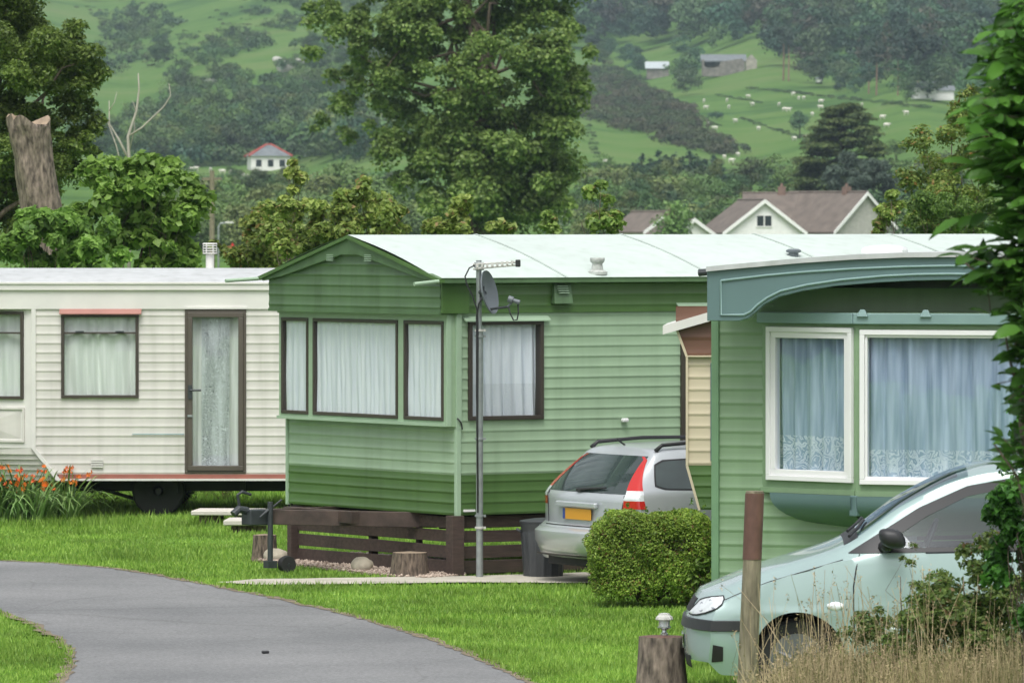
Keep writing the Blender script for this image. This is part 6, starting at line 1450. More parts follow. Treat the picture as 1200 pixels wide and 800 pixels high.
def mass(name, label, cat, items):
    """one object of many plants nobody could count; items: (x,y,z,h,kind,tintset)"""
    Vs = []; Fs = []; Ts = []; o = 0
    for x, y, z, h, kind, ts in items:
        V, Fc = PRO[kind][rh.integers(4)]; a = rh.uniform(0, 2*PI); c_, s_ = math.cos(a), math.sin(a); W_ = V*np.array([h*rh.uniform(.85, 1.25)]*2+[h]); W_ = np.stack([W_[:, 0]*c_-W_[:, 1]*s_, W_[:, 0]*s_+W_[:, 1]*c_, W_[:, 2]], 1)+np.array([x, y, z-.04*h])
        t = np.array(TINTS[ts][rh.integers(len(TINTS[ts]))])*rh.uniform(.5, 1.15); Vs.append(W_); Fs.append(Fc+o); o += len(V); Ts.append(np.tile(np.array([*t, 1]), (len(V), 1)))
    return tag(npmesh(name, np.concatenate(Vs), np.concatenate(Fs), L_far, tint=np.concatenate(Ts)), label, cat, kind='stuff')
def scatter(poly, n, h0, h1, kinds, ts, thr=None):
    out = []
    for x, y in inside(poly, n, rh):
        if thr is not None and math.sin(x*.045+y*.03+1)+math.sin(x*.09-y*.11)+math.sin(y*.07+x*.02) < thr: continue
        p = hill(x, y); out.append((p[0], p[1], p[2], rh.uniform(h0, h1), kinds[rh.integers(len(kinds))], ts if isinstance(ts, str) else ts[rh.integers(len(ts))]))
    return out
wood = scatter([(640, -70), (1260, -70), (1260, 108), (1135, 112), (1060, 108), (1000, 104), (945, 92), (905, 80), (890, 58), (815, 58), (760, 60), (700, 66), (640, 50)], 900, 9, 18, ['round', 'round', 'round', 'conifer', 'pine'], ['wood', 'wood', 'wood', 'wood', 'conif', 'brown'][:6])
wood += scatter([(680, 62), (750, 62), (750, 92), (735, 96), (690, 80)], 14, 5, 9, ['round'], 'wood')+scatter([(790, 60), (818, 62), (820, 112), (790, 115)], 12, 6, 10, ['round'], 'wood')
wood += scatter([(-80, -70), (360, -70), (330, -20), (150, 4), (60, 9), (-80, 4)], 130, 7, 12, ['round', 'round', 'conifer'], 'wood')
wood += scatter([(940, 96), (1180, 108), (1180, 122), (1090, 130), (1010, 118), (945, 108)], 40, 5, 10, ['round', 'round', 'pine'], 'wood')
mass('woodland', 'hazy dark wood of mixed trees covering the upper hillside', 'woodland', wood)
scr = scatter([(200, 95), (235, 58), (300, 28), (370, 10), (440, -60), (470, -60), (470, 190), (350, 185), (290, 165), (180, 160), (160, 140), (195, 118)], 760, 2.6, 5.4, ['bush', 'bush', 'round'], 'scrub', -.35)
scr += scatter([(150, 150), (420, 145), (430, 192), (300, 190), (210, 196), (150, 190)], 260, 4, 9, ['round', 'round', 'bush'], ['scrub', 'wood', 'olive'])
scr += scatter([(120, 22), (185, 12), (205, 40), (190, 80), (150, 78), (118, 50)], 36, 4, 8, ['round', 'bush'], 'scrub')+scatter([(60, 58), (120, 60), (130, 90), (60, 95)], 22, 3, 7, ['round', 'bush'], 'scrub')+scatter([(300, -30), (420, -60), (420, 30), (320, 25)], 60, 4, 7, ['round', 'bush'], 'scrub')
scr += scatter([(85, 150), (200, 150), (230, 195), (85, 195)], 60, 4, 7, ['round'], 'scrub')
scr += scatter([(60, 10), (420, -30), (420, 150), (60, 150)], 260, 1.2, 4.0, ['bush', 'bush', 'round'], 'scrub', .75)
scr += scatter([(60, -20), (420, -60), (420, 170), (60, 170)], 420, .5, 1.4, ['bush'], ['scrub', 'gorse', 'olive'], -.1)
mass('hillside_scrub', 'dark green scrub and bushes scattered over the left hillside', 'scrub', scr)
gor = scatter([(682, 84), (712, 76), (745, 95), (765, 112), (800, 128), (828, 158), (866, 182), (836, 184), (790, 170), (745, 158), (700, 146), (680, 140)], 420, 1.6, 3.4, ['bush'], 'gorse')
mass('gorse_ridge', 'brownish green gorse and heather covering the ridge above the small field', 'scrub', gor)
hl = []
for (x0, y0, x1, y1, n, h) in ((840, 113, 892, 121, 26, 1.0), (868, 140, 945, 165, 40, 1.1), (945, 165, 970, 170, 12, 1.3), (800, 128, 846, 150, 22, 1.0), (695, 196, 800, 205, 40, 1.6), (690, 150, 700, 190, 10, 1.6), (200, 198, 300, 194, 34, 1.8), (880, 105, 1090, 128, 70, 1.5)):
    for k in range(n): t = k/n; p = hill(x0+(x1-x0)*t, y0+(y1-y0)*t+rh.normal(0, .6)); hl.append((p[0], p[1], p[2], h*.6*rh.uniform(.5, 1.5), 'bush', 'scrub'))
mass('field_hedges', 'low dark field hedges crossing the far pastures', 'hedge', hl)
mass('valley_scrub', 'rough olive green hedgerow growth filling the valley bottom behind the caravans', 'scrub', scatter([(670, 214), (1120, 204), (1120, 305), (670, 305)], 330, 2.2, 4.6, ['bush', 'bush', 'round'], ['olive', 'olive', 'scrub'])+scatter([(180, 217), (490, 222), (490, 305), (180, 305)], 230, 2.2, 4.6, ['bush', 'bush', 'round'], ['olive', 'scrub']))
# ---- countable trees in the valley and on the slope
def protoobj(name, kind, ts, label, group, bark=True):
    o = T(name, label, 'bush' if kind == 'bush' else 'tree', (0, 0, 0), 0, group); V, Fc = PRO[kind][rh.integers(4)]; rng = np.random.default_rng(int(rh.integers(9999)))
    n = 3; Vs = []; Fs = []
    V2, F2 = far_proto(kind, rng); V3 = np.concatenate([V, V2*[.95, .95, 1]]); F3 = np.concatenate([Fc, F2+len(V)]); t = np.array(TINTS[ts][int(rh.integers(len(TINTS[ts])))])
    npmesh('foliage' if kind == 'bush' else 'crown', V3, F3, L_far, o, tint=np.tile(np.array([*t, 1]), (len(V3), 1)))
    mb = MB(); mb.tube([(0, 0, -.02), (.01, 0, .4), (0, 0, .75)], [.025, .02, .008], 6); mb.build('trunk', M_bark, o, smooth=True); return o
def place(kindname, kind, sets, label, group, pts, wf=1.0):
    protos = [protoobj(kindname, kind, ts, label, group) for ts in sets]; used = set()
    for i, (px, py, h, Y) in enumerate(pts):
        p = hill(px, py) if Y is None else np.array([(px-CX)/F*Y, Y, tz((px-CX)/F*Y, Y)]); k = i % len(protos); rz = rh.uniform(0, 6.28); w = h*rh.uniform(.85, 1.2)*wf
        if k not in used: used.add(k); o = protos[k]; o.location = p; o.rotation_euler = (0, 0, rz)
        else: o = dup(protos[k], p, rz)
        o.scale = (w, w, h)
def top(px, pytop, Y, ybase=None):
    """height in metres for a plant whose top shows at a pixel row"""
    z = float(tz((px-CX)/F*Y, Y)); return H-(pytop-YH)*Y/F-z
pts = []
for x, yt, Y in ((705, 232, 640), (722, 214, 660), (745, 205, 690), (770, 212, 700), (792, 214, 720), (815, 205, 740), (838, 210, 700), (862, 200, 760), (880, 182, 800), (905, 176, 820), (925, 190, 760), (700, 205, 720), (728, 240, 600), (850, 226, 640), (760, 236, 610), (950, 220, 640), (1060, 190, 620), (1085, 200, 600), (1100, 175, 680), (1075, 222, 560), (1050, 160, 900)): pts.append((x, yt, top(x, yt, Y), Y))
for k in range(52): x = 690+k*8.2+rh.uniform(-5, 5); Y = rh.uniform(580, 790); yt = np.interp(x, [690, 760, 850, 900, 960, 1100], [212, 222, 214, 196, 210, 190])+(790-Y)*.10+rh.uniform(-6, 10); pts.append((x, yt, max(top(x, yt, Y), 2.0), Y))
place('hedgerow_tree', 'round', ['olive', 'olive', 'scrub', 'gorse', 'olive'], 'rounded olive green hedgerow tree in the valley behind the bungalows', 'hedgerow trees in the valley', [(x, 0, h, Y) for x, _, h, Y in pts], 1.35)
pts = []
for x, yt, Y in ((205, 225, 600), (222, 212, 640), (240, 205, 660), (258, 222, 610), (275, 215, 640), (290, 232, 580), (310, 216, 620), (325, 226, 590), (345, 214, 640), (360, 222, 600), (380, 200, 650), (405, 178, 660), (430, 195, 640), (250, 245, 520), (285, 252, 500), (215, 250, 520), (445, 215, 600), (470, 230, 560)): pts.append((x, 0, top(x, yt, Y), Y))
for k in range(26): x = 195+k*10.5+rh.uniform(-5, 5); Y = rh.uniform(520, 660); yt = 214+(660-Y)*.14+rh.uniform(-5, 12); pts.append((x, 0, max(top(x, yt, Y), 2.0), Y))
place('valley_tree', 'round', ['olive', 'scrub', 'olive', 'olive'], 'soft green tree in the valley between the left bush and the big tree', 'valley trees at left', pts, 1.3)
pts = [(x, 0, top(x, yt, 860), 860+d) for x, yt, d in ((742, 190, 0), (752, 180, 10), (762, 184, 5), (772, 176, 0), (781, 182, 12), (790, 178, 4), (799, 183, 0), (808, 177, 9), (817, 180, 3), (826, 186, 0), (835, 182, 8), (845, 188, 0), (735, 196, 5))]
place('fir_tree', 'conifer', ['conif', 'conif', 'conif'], 'small dark fir tree in the straight row below the gorse ridge', 'row of dark firs', pts, 2.2)
pp = [(918, 95, 70), (924, 96, 64), (1018, 110, 62), (1027, 112, 70), (1052, 112, 60), (1075, 116, 58)]
def pine(px, py, hp, i):
    p = hill(px, py); h = hp*p[1]/F; o = T('pine_tree', 'tall hazy pine with a bare pale trunk at the edge of the far wood', 'tree', p, 0, 'bare trunked pines by the far wood')
    V, Fc = PRO['pine'][i % 4]; npmesh('crown', V*[h*.8, h*.8, h], Fc, L_far, o, tint=np.tile(np.array([.034, .062, .036, 1]), (len(V), 1)))
    mb = MB(); mb.tube([(0, 0, -.3), (.1, 0, h*.4), (0, 0, h*.9)], [h*.016, h*.013, h*.004], 6); mb.build('trunk', M_pinebark, o)
M_pinebark = pmat('pale pine bark', (.26, .17, .12), .9, var=.2)
for i, a in enumerate(pp): pine(*a, i)
p = hill(937, 163); o = protoobj('field_tree', 'round', 'wood', 'lone dark round tree standing in the sheep field', None); o.location = p; o.scale = (5.4, 5.4, 5.6)
p = hill(838, 141); o = protoobj('field_tree', 'bush', 'wood', 'tiny dark bush in the sheep field below the ruin', None); o.location = p; o.scale = (2, 2, 2.6)
o = protoobj('hedgerow_tree', 'round', 'fresh', 'bright green rounded tree left of the bungalows', None); del o['label']; tag(o, 'bright green rounded tree left of the white bungalows'); Yq = 520; o.location = ((790-CX)/F*Yq, Yq, 0); h = top(790, 226, Yq); o.scale = (h*.9, h*.9, h)
o = protoobj('copper_tree', 'round', 'brown', 'reddish brown copper tree in the far wood at right', None); p = hill(1112, 75); o.location = p; o.scale = (10, 10, 12)
# cedar with level tiers
Yc = 640; s_ = Yc/F; cl = []
rng = np.random.default_rng(44)
for k in range(15):
    y = 128+k*7.4; wd = np.interp(y, [125, 150, 185, 232], [8, 34, 52, 66])
    for m in range(16):
        x = 990+rng.uniform(-1, 1)*wd*(.9+.1*rng.random()); r = rng.uniform(7, 14)*s_; c_ = at(x, y+rng.normal(0, 1.5)+abs(x-990)*.06, Yc); cl.append((c_.x, Yc+rng.uniform(-1, 1)*wd*s_*.8, c_.z, r*1.35, r*1.35, r*.38))
tree('cedar_tree', 'large dark cedar with level tiers of yellowish green behind the bungalows', 'tree', ((990-CX)/F*Yc, Yc, float(tz((990-CX)/F*Yc, Yc))), cl, 42000, .42, L_cedar, 171, .4, nlimb=14, fork=.5, aspect=.5, low=.25, up=1.2, jit=.35)
Yc = 600; cl = region(1003, 212, 46, 28, Yc, 3, 40, 7, 13, rg)
tree('conifer_bush', 'rounded blue grey conifer low in front of the dark cedar', 'tree', ((1003-CX)/F*Yc, Yc, 0), cl, 12000, .38, L_bluec, 173, .2, nlimb=8, aspect=.4)
# ---- sheep
M_wool = pmat('sheep wool', (.68, .66, .58), .95, var=.1)
def sheep_mesh():
    mb = MB()
    rows = []
    for j in range(9):
        v = PI*j/8; rows.append([(.52*math.cos(v), .24*math.sin(v)*math.cos(u), .58+.25*math.sin(v)*math.sin(u)) for u in [2*PI*i/12 for i in range(13)]])
    mb.grid(rows)
    rows = []
    for j in range(7):
        v = PI*j/6; rows.append([(.60+.14*math.cos(v), .075*math.sin(v)*math.cos(u), .70-.06*math.cos(v)+.085*math.sin(v)*math.sin(u)) for u in [2*PI*i/10 for i in range(11)]])
    mb.grid(rows); mb.tube([(.42, 0, .66), (.56, 0, .72)], [.13, .09], 8)
    for x in (-.33, .33):
        for y in (-.12, .12): mb.tube([(x, y, .42), (x+.02, y, .22), (x, y, -.03)], [.055, .035, .03], 6)
    for y in (-.1, .1): mb.tube([(.56, y*.6, .78), (.53, y*1.5, .77)], [.03, .01], 5)
    return mb
so0 = sheep_mesh().build('sheep', M_wool, None, smooth=True, fixn=False); first = True
for k, (x, y) in enumerate([(825, 121), (852, 121), (827, 129), (854, 129), (882, 126), (877, 116), (913, 126), (919, 131), (924, 132), (929.5, 113), (936, 118), (942, 118), (952, 137), (862, 145), (830, 148), (838, 154), (889, 154), (762, 108), (931, 166), (945, 165), (962, 129), (962, 122), (1010, 126), (1034, 141), (1039, 151), (709, 194), (857, 192), (865, 185), (849, 188), (1062, 136)]):
    o = so0 if first else so0.copy(); 
    if not first: COL.objects.link(o)
    first = False; o.location = hill(x, y); o.rotation_euler = (0, 0, rh.uniform(0, 6.28)); o.scale = (1.15,)*3; tag(o, 'small white sheep grazing in the far pasture on the right hillside', 'sheep', 'sheep on the right hillside')
for (x, y) in [(225, 202), (229, 201.5), (261, 205), (270, 206), (285, 209), (290, 211), (221, 199), (247, 203)]:
    o = so0.copy(); COL.objects.link(o); o.location = hill(x, y); o.rotation_euler = (0, 0, rh.uniform(0, 6.28)); o.scale = (1.1,)*3; tag(o, 'white sheep in the strip of meadow below the red ridged house', 'sheep', 'sheep in the left meadow')
# ---- houses
M_tile = pmat('brown roof tiles', (.150, .125, .105), .85, var=.2, scale=1.2, bump=.3, bscale=6)
M_render = pmat('white render', (.84, .84, .82), .85, var=.05)
M_rendergrey = pmat('greyish render', (.46, .45, .41), .9, var=.1)
M_brick = pmat('red brick', (.21, .14, .11), .9, var=.2, scale=2)
M_stone = pmat('old grey stone', (.20, .185, .165), .95, var=.35, scale=.9, bump=.6, bscale=2)
M_slate = pmat('grey slate', (.16, .18, .19), .7, var=.2, scale=1)
M_redtile = pmat('red ridge tiles', (.36, .07, .05), .8, var=.15)
M_winb = pmat('dark house window', (.03, .04, .045), .1, var=.2)
def house(name, label, cat, apx, apy, Y, wd, ln, rh_, yaw, wall=M_render, roof=M_tile, wins=(), chim=None, group=None, base=None, velux=None, hip=False, ridge=None):
    """gable apex at a pixel; the gable faces us, the ridge runs back turned by yaw (degrees, + = to the right)"""
    a = at(apx, apy, Y); g0 = float(tz(a.x, Y)) if base is None else base; o = T(name, label, cat, (a.x, Y, g0-.3), R(-yaw), group); zt = a.z-g0+.3; ze = zt-rh_
    mb = MB(); mb.add([(-wd/2, 0, 0), (wd/2, 0, 0), (wd/2, 0, ze), (0, 0, zt-.05), (-wd/2, 0, ze)], [(0, 1, 2, 3, 4)]); mb.add([(-wd/2, ln, 0), (wd/2, ln, 0), (wd/2, ln, ze), (0, ln, zt-.05), (-wd/2, ln, ze)], [(0, 1, 2, 3, 4)])
    for x in (-wd/2, wd/2): mb.quad((x, 0, 0), (x, ln, 0), (x, ln, ze), (x, 0, ze))
    mb.build('wall', wall, o)
    mb = MB(); ov = .35
    for sg in (-1, 1):
        e = Vector((sg*(wd/2+ov), 0, ze-ov*rh_/(wd/2))); r_ = Vector((0, 0, zt)); u = Vector((0, 0, .16))
        mb.hexa([e+Vector((0, -.3, 0)), e+Vector((0, ln+.3, 0)), r_+Vector((0, ln+.3, 0)), r_+Vector((0, -.3, 0))]+[q+u for q in (e+Vector((0, -.3, 0)), e+Vector((0, ln+.3, 0)), r_+Vector((0, ln+.3, 0)), r_+Vector((0, -.3, 0)))])
    rf = mb.build('roof', roof, o)
    for sg in (-1, 1):
        mb = MB(); e = (sg*(wd/2+ov), ze-ov*rh_/(wd/2)); mb.prism([(0, zt-.16), (0, zt+.2), (e[0], e[1]+.18), (e[0], e[1]-.16)], lambda u_, d_, z_: (u_, -.31-d_, z_), 0, .06); mb.build('bargeboard', M_render, rf)
    mb = MB(); mb.tube([(0, -.3, zt+.15), (0, ln+.3, zt+.15)], .12, 6); mb.build('ridge_tiles', ridge or roof, rf)
    for (x, z, w_, h_) in wins:
        mb = MB(); frame_bars(mb, lambda u_, d_, z_: (u_, -d_, z_), x-w_/2, x+w_/2, ze+z-h_/2, ze+z+h_/2, .10, -.05, .07); mbox(mb, lambda u_, d_, z_: (u_, -d_, z_), x-.05, x+.05, -.05, .06, ze+z-h_/2, ze+z+h_/2); f_ = mb.build('window', M_render, o); mb = MB(); mb.quad((x-w_/2, -.02, ze+z-h_/2), (x+w_/2, -.02, ze+z-h_/2), (x+w_/2, -.02, ze+z+h_/2), (x-w_/2, -.02, ze+z+h_/2)); mb.build('pane', M_winb, f_)
    if chim: x, y, hh_ = chim; mb = MB(); mb.box(x-.33, x+.33, y-.25, y+.25, zt-1.2, zt+hh_*.7); c_ = mb.build('chimney', M_brick, rf); mb = MB(); mb.lathe([(.14, zt+hh_*.7), (.11, zt+hh_*.7+.3)], (x, y, 0), 10); mb.build('chimney_pot', M_brick, c_)
    if velux: x, y, w_ = velux; k_2 = rh_/(wd/2); mb = MB(); q = [(x, y, zt-abs(x)*k_2+.19), (x+w_, y, zt-abs(x+w_)*k_2+.19), (x+w_, y+w_, zt-abs(x+w_)*k_2+.19), (x, y+w_, zt-abs(x)*k_2+.19)]; mb.hexa(q+[(a_, b_, c_+.08) for a_, b_, c_ in q]); mb.build('skylight', M_slate, rf)
    return o
house('bungalow', 'white gabled bungalow with brown roof and small upper window, nearest of the roofs', 'house', 895.5, 236, 548, 6.9, 9, 2.6, -12, wins=[(0, .9, 1.5, 1.1), (-2.2, -1.2, 1.2, 1.0)], base=0)
# main range behind, its ridge parallel to the view plane
def range_(name, label, px0, px1, pyr, Y, depth, rh_, chims, velux=None, base=0, roof=M_tile, wall=M_render, cat='house'):
    a, b_ = at(px0, pyr, Y), at(px1, pyr, Y); zt = a.z-base; o = T(name, label, cat, (a.x, Y, base), 0); ln = b_.x-a.x; ze = zt-rh_
    mb = MB(); mb.box(.2, ln-.2, -depth/2, depth/2, 0, ze); 
    for x in (.2, ln-.2): mb.add([(x, -depth/2, ze), (x, depth/2, ze), (x, 0, zt-.1)], [(0, 1, 2)])
    mb.build('wall', wall, o); mb = MB()
    for sg in (-1, 1):
        e = [(0, sg*(depth/2+.3), ze-.1), (ln, sg*(depth/2+.3), ze-.1), (ln, 0, zt), (0, 0, zt)]; mb.hexa(e+[(x, y, z+.15) for x, y, z in e])
    rf = mb.build('roof', roof, o); mb = MB(); mb.tube([(0, 0, zt+.13), (ln, 0, zt+.13)], .12, 6); mb.build('ridge_tiles', roof, rf)
    for x, mat in chims: mb = MB(); mb.box(x-.35, x+.35, -.3, .3, zt-.6, zt+.7); c_ = mb.build('chimney', mat, rf); mb = MB(); mb.lathe([(.14, zt+.7), (.12, zt+1.0)], (x, 0, 0), 10); mb.build('chimney_pot', M_brick, c_)
    if velux: x, t, w_ = velux; q = [(x, -depth/2*t-.5, zt-(rh_+.1)*t-.2+.05), (x+w_, -depth/2*t-.5, zt-(rh_+.1)*t-.2+.05), (x+w_, -depth/2*t+.4, zt-(rh_+.1)*t+.35), (x, -depth/2*t+.4, zt-(rh_+.1)*t+.35)]; mb = MB(); mb.hexa(q+[(x_, y_-.05, z_+.08) for x_, y_, z_ in q]); mb.build('skylight', M_slate, rf)
    return o
range_('bungalow', 'long brown roofed bungalow with a roof light and chimney behind the white gable', 870, 966, 228, 563, 8, 3.0, [(3.5, M_brick)], velux=(4.8, .45, .6))
house('bungalow', 'bungalow with grey gable and white bargeboards at the right end of the roofs', 'house', 1014, 227, 556, 7.2, 10, 3.2, -38, wall=M_rendergrey, chim=(0, 2.5, .9), base=0)
house('bungalow', 'small brown roofed bungalow with white gable showing above the mint roof at left', 'house', 782, 250, 545, 4.4, 6, 1.5, -28, base=0)
house('bungalow', 'smallest white gable with dark roof beside a chimney, left of the bungalows', 'house', 812, 258, 535, 3.6, 5, 1.2, -24, chim=(-.8, 3, .9), base=0)
# white house with red ridge at the foot of the left hill
p = hill(317, 201); Yw = p[1]; s_ = Yw/F; o = T('farmhouse', 'white house with a grey hipped roof and red ridge tiles below the left hill', 'house', (p[0], Yw, p[2]-.3), R(8)); w_, dpt, hw_, zr_ = 46*s_, 7, 20*s_, 33*s_
mb = MB(); mb.box(-w_/2, w_/2, 0, dpt, 0, hw_); mb.build('wall', M_render, o)
mb = MB(); e = .4; A = [(-w_/2-e, -e, hw_-.1), (w_/2+e, -e, hw_-.1), (w_/2+e, dpt+e, hw_-.1), (-w_/2-e, dpt+e, hw_-.1), (-w_*.06, dpt/2, zr_), (w_*.08, dpt/2, zr_)]; mb.add(A, [(0, 1, 5, 4), (1, 2, 5), (2, 3, 4, 5), (3, 0, 4), (0, 3, 2, 1)]); rf = mb.build('roof', M_slate, o)
for a_, b_ in ((0, 4), (1, 5), (4, 5), (2, 5), (3, 4)): mb = MB(); mb.tube([A[a_], A[b_]], .2, 6); mb.build('ridge_tiles', M_redtile, rf)
for x in (-w_*.3, w_*.0, w_*.3): mb = MB(); mb.box(x-.5, x+.5, -.06, .05, hw_*.35, hw_*.75); mb.build('window', M_winb, o)
# stone ruin on the slope
p = hill(855, 88); Yw = p[1]; s_ = Yw/F; o = T('stone_barn', 'ruined grey stone barn on the slope below the wood', 'barn', (p[0]-32*s_, Yw, p[2]-.4), 0); W_ = 64*s_; h1 = 22*s_; h2 = 26*s_
mb = MB(); mb.add([(0, 0, 0), (W_*.78, 0, 0), (W_*.78, 0, h1*.8), (W_*.72, 0, h1*.95), (W_*.5, 0, h1*.85), (W_*.34, 0, h1*.8), (W_*.3, 0, h1*.5), (W_*.1, 0, h1*.45), (0, 0, h1*.6)], [tuple(range(9))]); mb.box(0, W_*.78, 5.6, 6, 0, h1); mb.box(0, .5, .02, 5.6, 0, h1*.9); mb.build('wall', M_stone, o)
mb = MB(); mb.hexa([(-.3, 2.2, h1*.78), (W_*.82, 2.2, h1*.78), (W_*.82, 5.9, h1*1.12), (-.3, 5.9, h1*1.12), (-.3, 2.2, h1*.84), (W_*.82, 2.2, h1*.84), (W_*.82, 5.9, h1*1.2), (-.3, 5.9, h1*1.2)]); mb.build('roof', M_slate, o)
mb = MB(); mb.add([(W_*.80, -.3, 0), (W_, -.3, 0), (W_, -.3, h1*.85), (W_*.9, -.3, h2), (W_*.80, -.3, h1*.9)], [(0, 1, 2, 3, 4)]); mb.box(W_*.80, W_, -.25, 5, 0, h1*.85); mb.build('gable_wall', pmat('pale lichen stone', (.34, .32, .27), .95, var=.3, scale=1), o)
p = hill(771, 92); Yw = p[1]; s_ = Yw/F; o = T('cottage', 'grey roofed cottage half hidden by trees left of the stone ruin', 'house', (p[0]-13*s_, Yw, p[2]-.3), 0); mb = MB(); mb.box(0, 26*s_, 0, 6, 0, 13*s_); mb.build('wall', M_stone, o); mb = MB(); mb.hexa([(-.4, -.4, 12.5*s_), (26.5*s_, -.4, 12.5*s_), (26.5*s_, 3, 21*s_), (-.4, 3, 21*s_), (-.4, 6.4, 12.5*s_), (26.5*s_, 6.4, 12.5*s_), (26.5*s_, 3.1, 21*s_), (-.4, 3.1, 21*s_)]); mb.build('roof', pmat('pale metal roof', (.42, .47, .48), .6), o)
for i, (x, y, w_, h_, lab) in enumerate(((1078, 116, 26, 17, 'white house showing in gaps between dark trees on the slope'), (1100, 118, 24, 15, 'white building right of the white house among the dark trees'), (1088, 97, 12, 6, 'pale roofed building above the white houses in the wood'), (957, 97, 6, 5, 'tiny white hut at the edge of the far wood'), (767, 28, 7, 8, 'tiny white cottage high in the left part of the far wood'))):
    p = hill(x, y); s_ = p[1]/F; o = T('house', lab, 'house', (p[0], p[1]-14, p[2]-.3), 0); mb = MB(); mb.box(-w_*s_/2, w_*s_/2, 0, 6, 0, h_*s_*.75); mb.build('wall', M_render, o); mb = MB(); e = w_*s_/2+.3; z_ = h_*s_*.75; mb.hexa([(-e, -.3, z_), (e, -.3, z_), (e, 3, z_+h_*s_*.4), (-e, 3, z_+h_*s_*.4), (-e, 6.3, z_), (e, 6.3, z_), (e, 3.05, z_+h_*s_*.4), (-e, 3.05, z_+h_*s_*.4)]); mb.build('roof', M_slate, o)
# rock outcrops on the left hill
for i, (x, y, r_) in enumerate(((338, 84, 15), (290, 48, 5), (325, 72, 6), (247, 98, 7), (345, 78, 11))):
    p = hill(x, y); s_ = p[1]/F; rock('rock_outcrop', ('largest pale rock face on the left hill beside the big tree', 'pale boulder high on the left hill', 'pale rock just above the rock face', 'brown rock patch low on the left hill', 'pale rock at the upper right of the rock face')[i], 'rock', (p[0], p[1], p[2]+r_*s_*.2), (r_*s_, r_*s_*.5, r_*s_*.6), M_rendergrey, 20+i)
# utility pole, street lamp and warning sign beyond the left bushes
Yp = 330; s_ = Yp/F; q = at(248.5, 200, Yp); o = T('utility_pole', 'slim grey utility pole rising behind the white flue pipe', 'pole', (q.x, Yp, 0)); mb = MB(); mb.tube([(0, 0, 0), (0, 0, q.z)], [.16, .12], 8); mb.build('pole', M_weather, o); mb = MB(); mb.box(-.5, .5, -.06, .06, q.z-.5, q.z-.36); mb.build('crossarm', M_weather, o)
q = at(256, 262, Yp); o = T('street_lamp', 'pale street lamp with a short arm beside the utility pole', 'street lamp', (q.x, Yp, 0)); mb = MB(); mb.tube([(0, 0, 0), (0, 0, q.z-.2), (.1, 0, q.z), (.5, 0, q.z+.03)], .06, 8); mb.build('post', M_steel, o); mb = MB(); mb.cbox(.35, .8, -.1, .1, q.z-.02, q.z+.1, .03); mb.build('lamp_head', M_lampwhite, o)
Yp = 300; s_ = Yp/F; q = at(272.5, 296, Yp); o = T('road_sign', 'white triangular warning sign with a red border behind the cream roof', 'road sign', (q.x, Yp, 0)); r_ = .48
mb = MB(); mb.tube([(0, .05, 0), (0, .05, q.z+.3)], .04, 8); mb.build('post', M_steel, o)
tri = lambda k: [(k*r_*math.cos(PI/2+2*PI*i/3), q.z+k*r_*math.sin(PI/2+2*PI*i/3)) for i in range(3)]
mb = MB(); mb.prism(tri(1), lambda u_, d_, z_: (u_, -d_, z_), -.01, .01); pl = mb.build('sign_plate', M_redtile, o); pl.data.materials[0] = pmat('sign red', (.6, .03, .03), .5); mb = MB(); mb.prism(tri(.62), lambda u_, d_, z_: (u_, -d_, z_), .011, .014); mb.build('sign_face', M_render, pl)
mb = MB(); mb.box(-.035, .035, -.019, -.016, q.z-.10, q.z+.12); mb.build('sign_symbol', M_carblack, pl)
# ---- the air
m, nt, out = newmat('haze air'); pv = N(nt, 'ShaderNodeVolumePrincipled'); pv.inputs['Color'].default_value = (.62, .80, .90, 1); pv.inputs['Density'].default_value = .00011; pv.inputs['Anisotropy'].default_value = 0; nt.links.new(pv.outputs[0], out.inputs['Volume'])
mb = MB(); mb.box(-3900, 3900, -90, 3100, -1.2, 215); o = mb.build('haze', m); tag(o, kind='stuff', label='thin pale air over the whole valley', cat='haze')
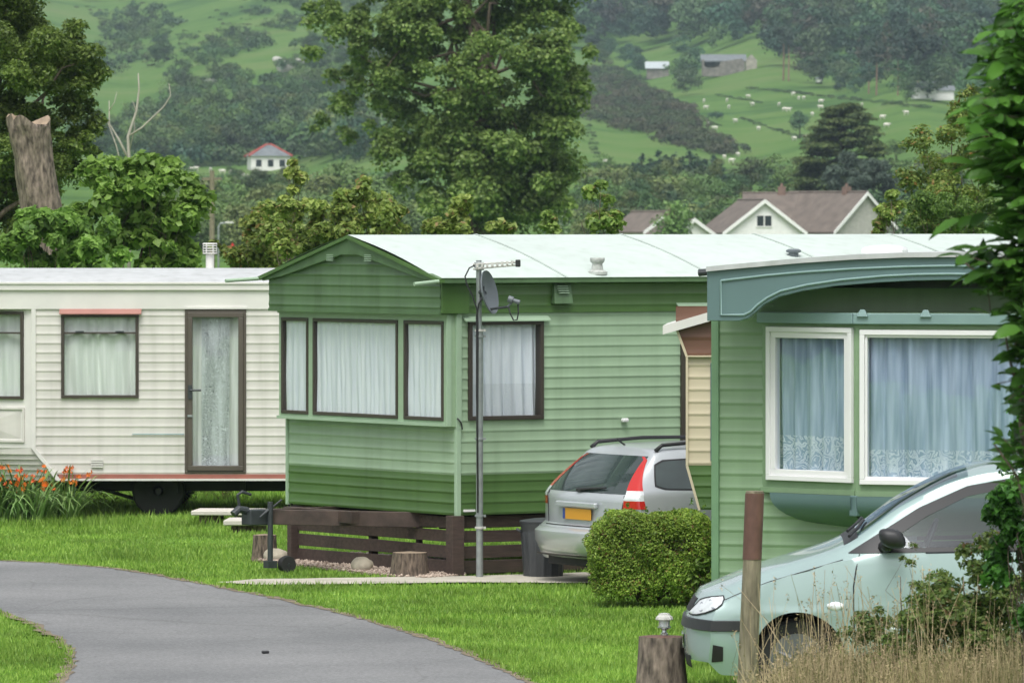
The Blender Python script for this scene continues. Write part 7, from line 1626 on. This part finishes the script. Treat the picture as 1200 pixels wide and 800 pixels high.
# ================================================================ camera, light, world
cam = bpy.data.cameras.new('camera'); co = bpy.data.objects.new('camera', cam); COL.objects.link(co); SC.camera = co
co.location = (0, 0, H); co.rotation_euler = (PI/2, 0, 0); cam.sensor_width = 36; cam.lens = F/1200*36
cam.shift_y = -(400-YH)/1200; cam.clip_start = 1; cam.clip_end = 9000
cam.dof.use_dof = True; cam.dof.focus_distance = 58; cam.dof.aperture_fstop = 10
SUN_EL, SUN_AZ = 62, 188   # azimuth: direction the light comes from, measured from +Y clockwise
w = bpy.data.worlds.new('World'); SC.world = w; w.use_nodes = True; nt = w.node_tree; bg = nt.nodes['Background']
sky = nt.nodes.new('ShaderNodeTexSky'); sky.sky_type = 'NISHITA'; sky.sun_disc = False; sky.sun_elevation = R(SUN_EL); sky.sun_rotation = R(SUN_AZ)
sky.air_density = 1.0; sky.dust_density = 4.0; sky.ozone_density = 1.0
hs = nt.nodes.new('ShaderNodeHueSaturation'); hs.inputs['Saturation'].default_value = .22
nt.links.new(sky.outputs[0], hs.inputs['Color']); nt.links.new(hs.outputs[0], bg.inputs['Color']); bg.inputs['Strength'].default_value = .135
sl = bpy.data.lights.new('sun', 'SUN'); so = bpy.data.objects.new('sun', sl); COL.objects.link(so)
sl.energy = 1.2; sl.angle = R(28); sl.color = (1, .975, .94)
az = R(SUN_AZ); d = Vector((math.sin(az)*math.cos(R(SUN_EL)), math.cos(az)*math.cos(R(SUN_EL)), math.sin(R(SUN_EL))))
so.rotation_euler = d.to_track_quat('Z', 'Y').to_euler()
SC.view_settings.view_transform = 'Standard'; SC.view_settings.look = 'None'; SC.view_settings.gamma = 1; SC.view_settings.exposure = 0.6
SC.render.engine = 'CYCLES'; cy = SC.cycles
cy.max_bounces = 8; cy.diffuse_bounces = 3; cy.glossy_bounces = 3; cy.transmission_bounces = 4; cy.transparent_max_bounces = 12; cy.volume_bounces = 0
cy.use_denoising = True; cy.denoiser = 'OPENIMAGEDENOISE'; cy.denoising_input_passes = 'RGB_ALBEDO_NORMAL'
cy.use_adaptive_sampling = False; cy.sample_clamp_indirect = 6; cy.caustics_reflective = False; cy.caustics_refractive = False
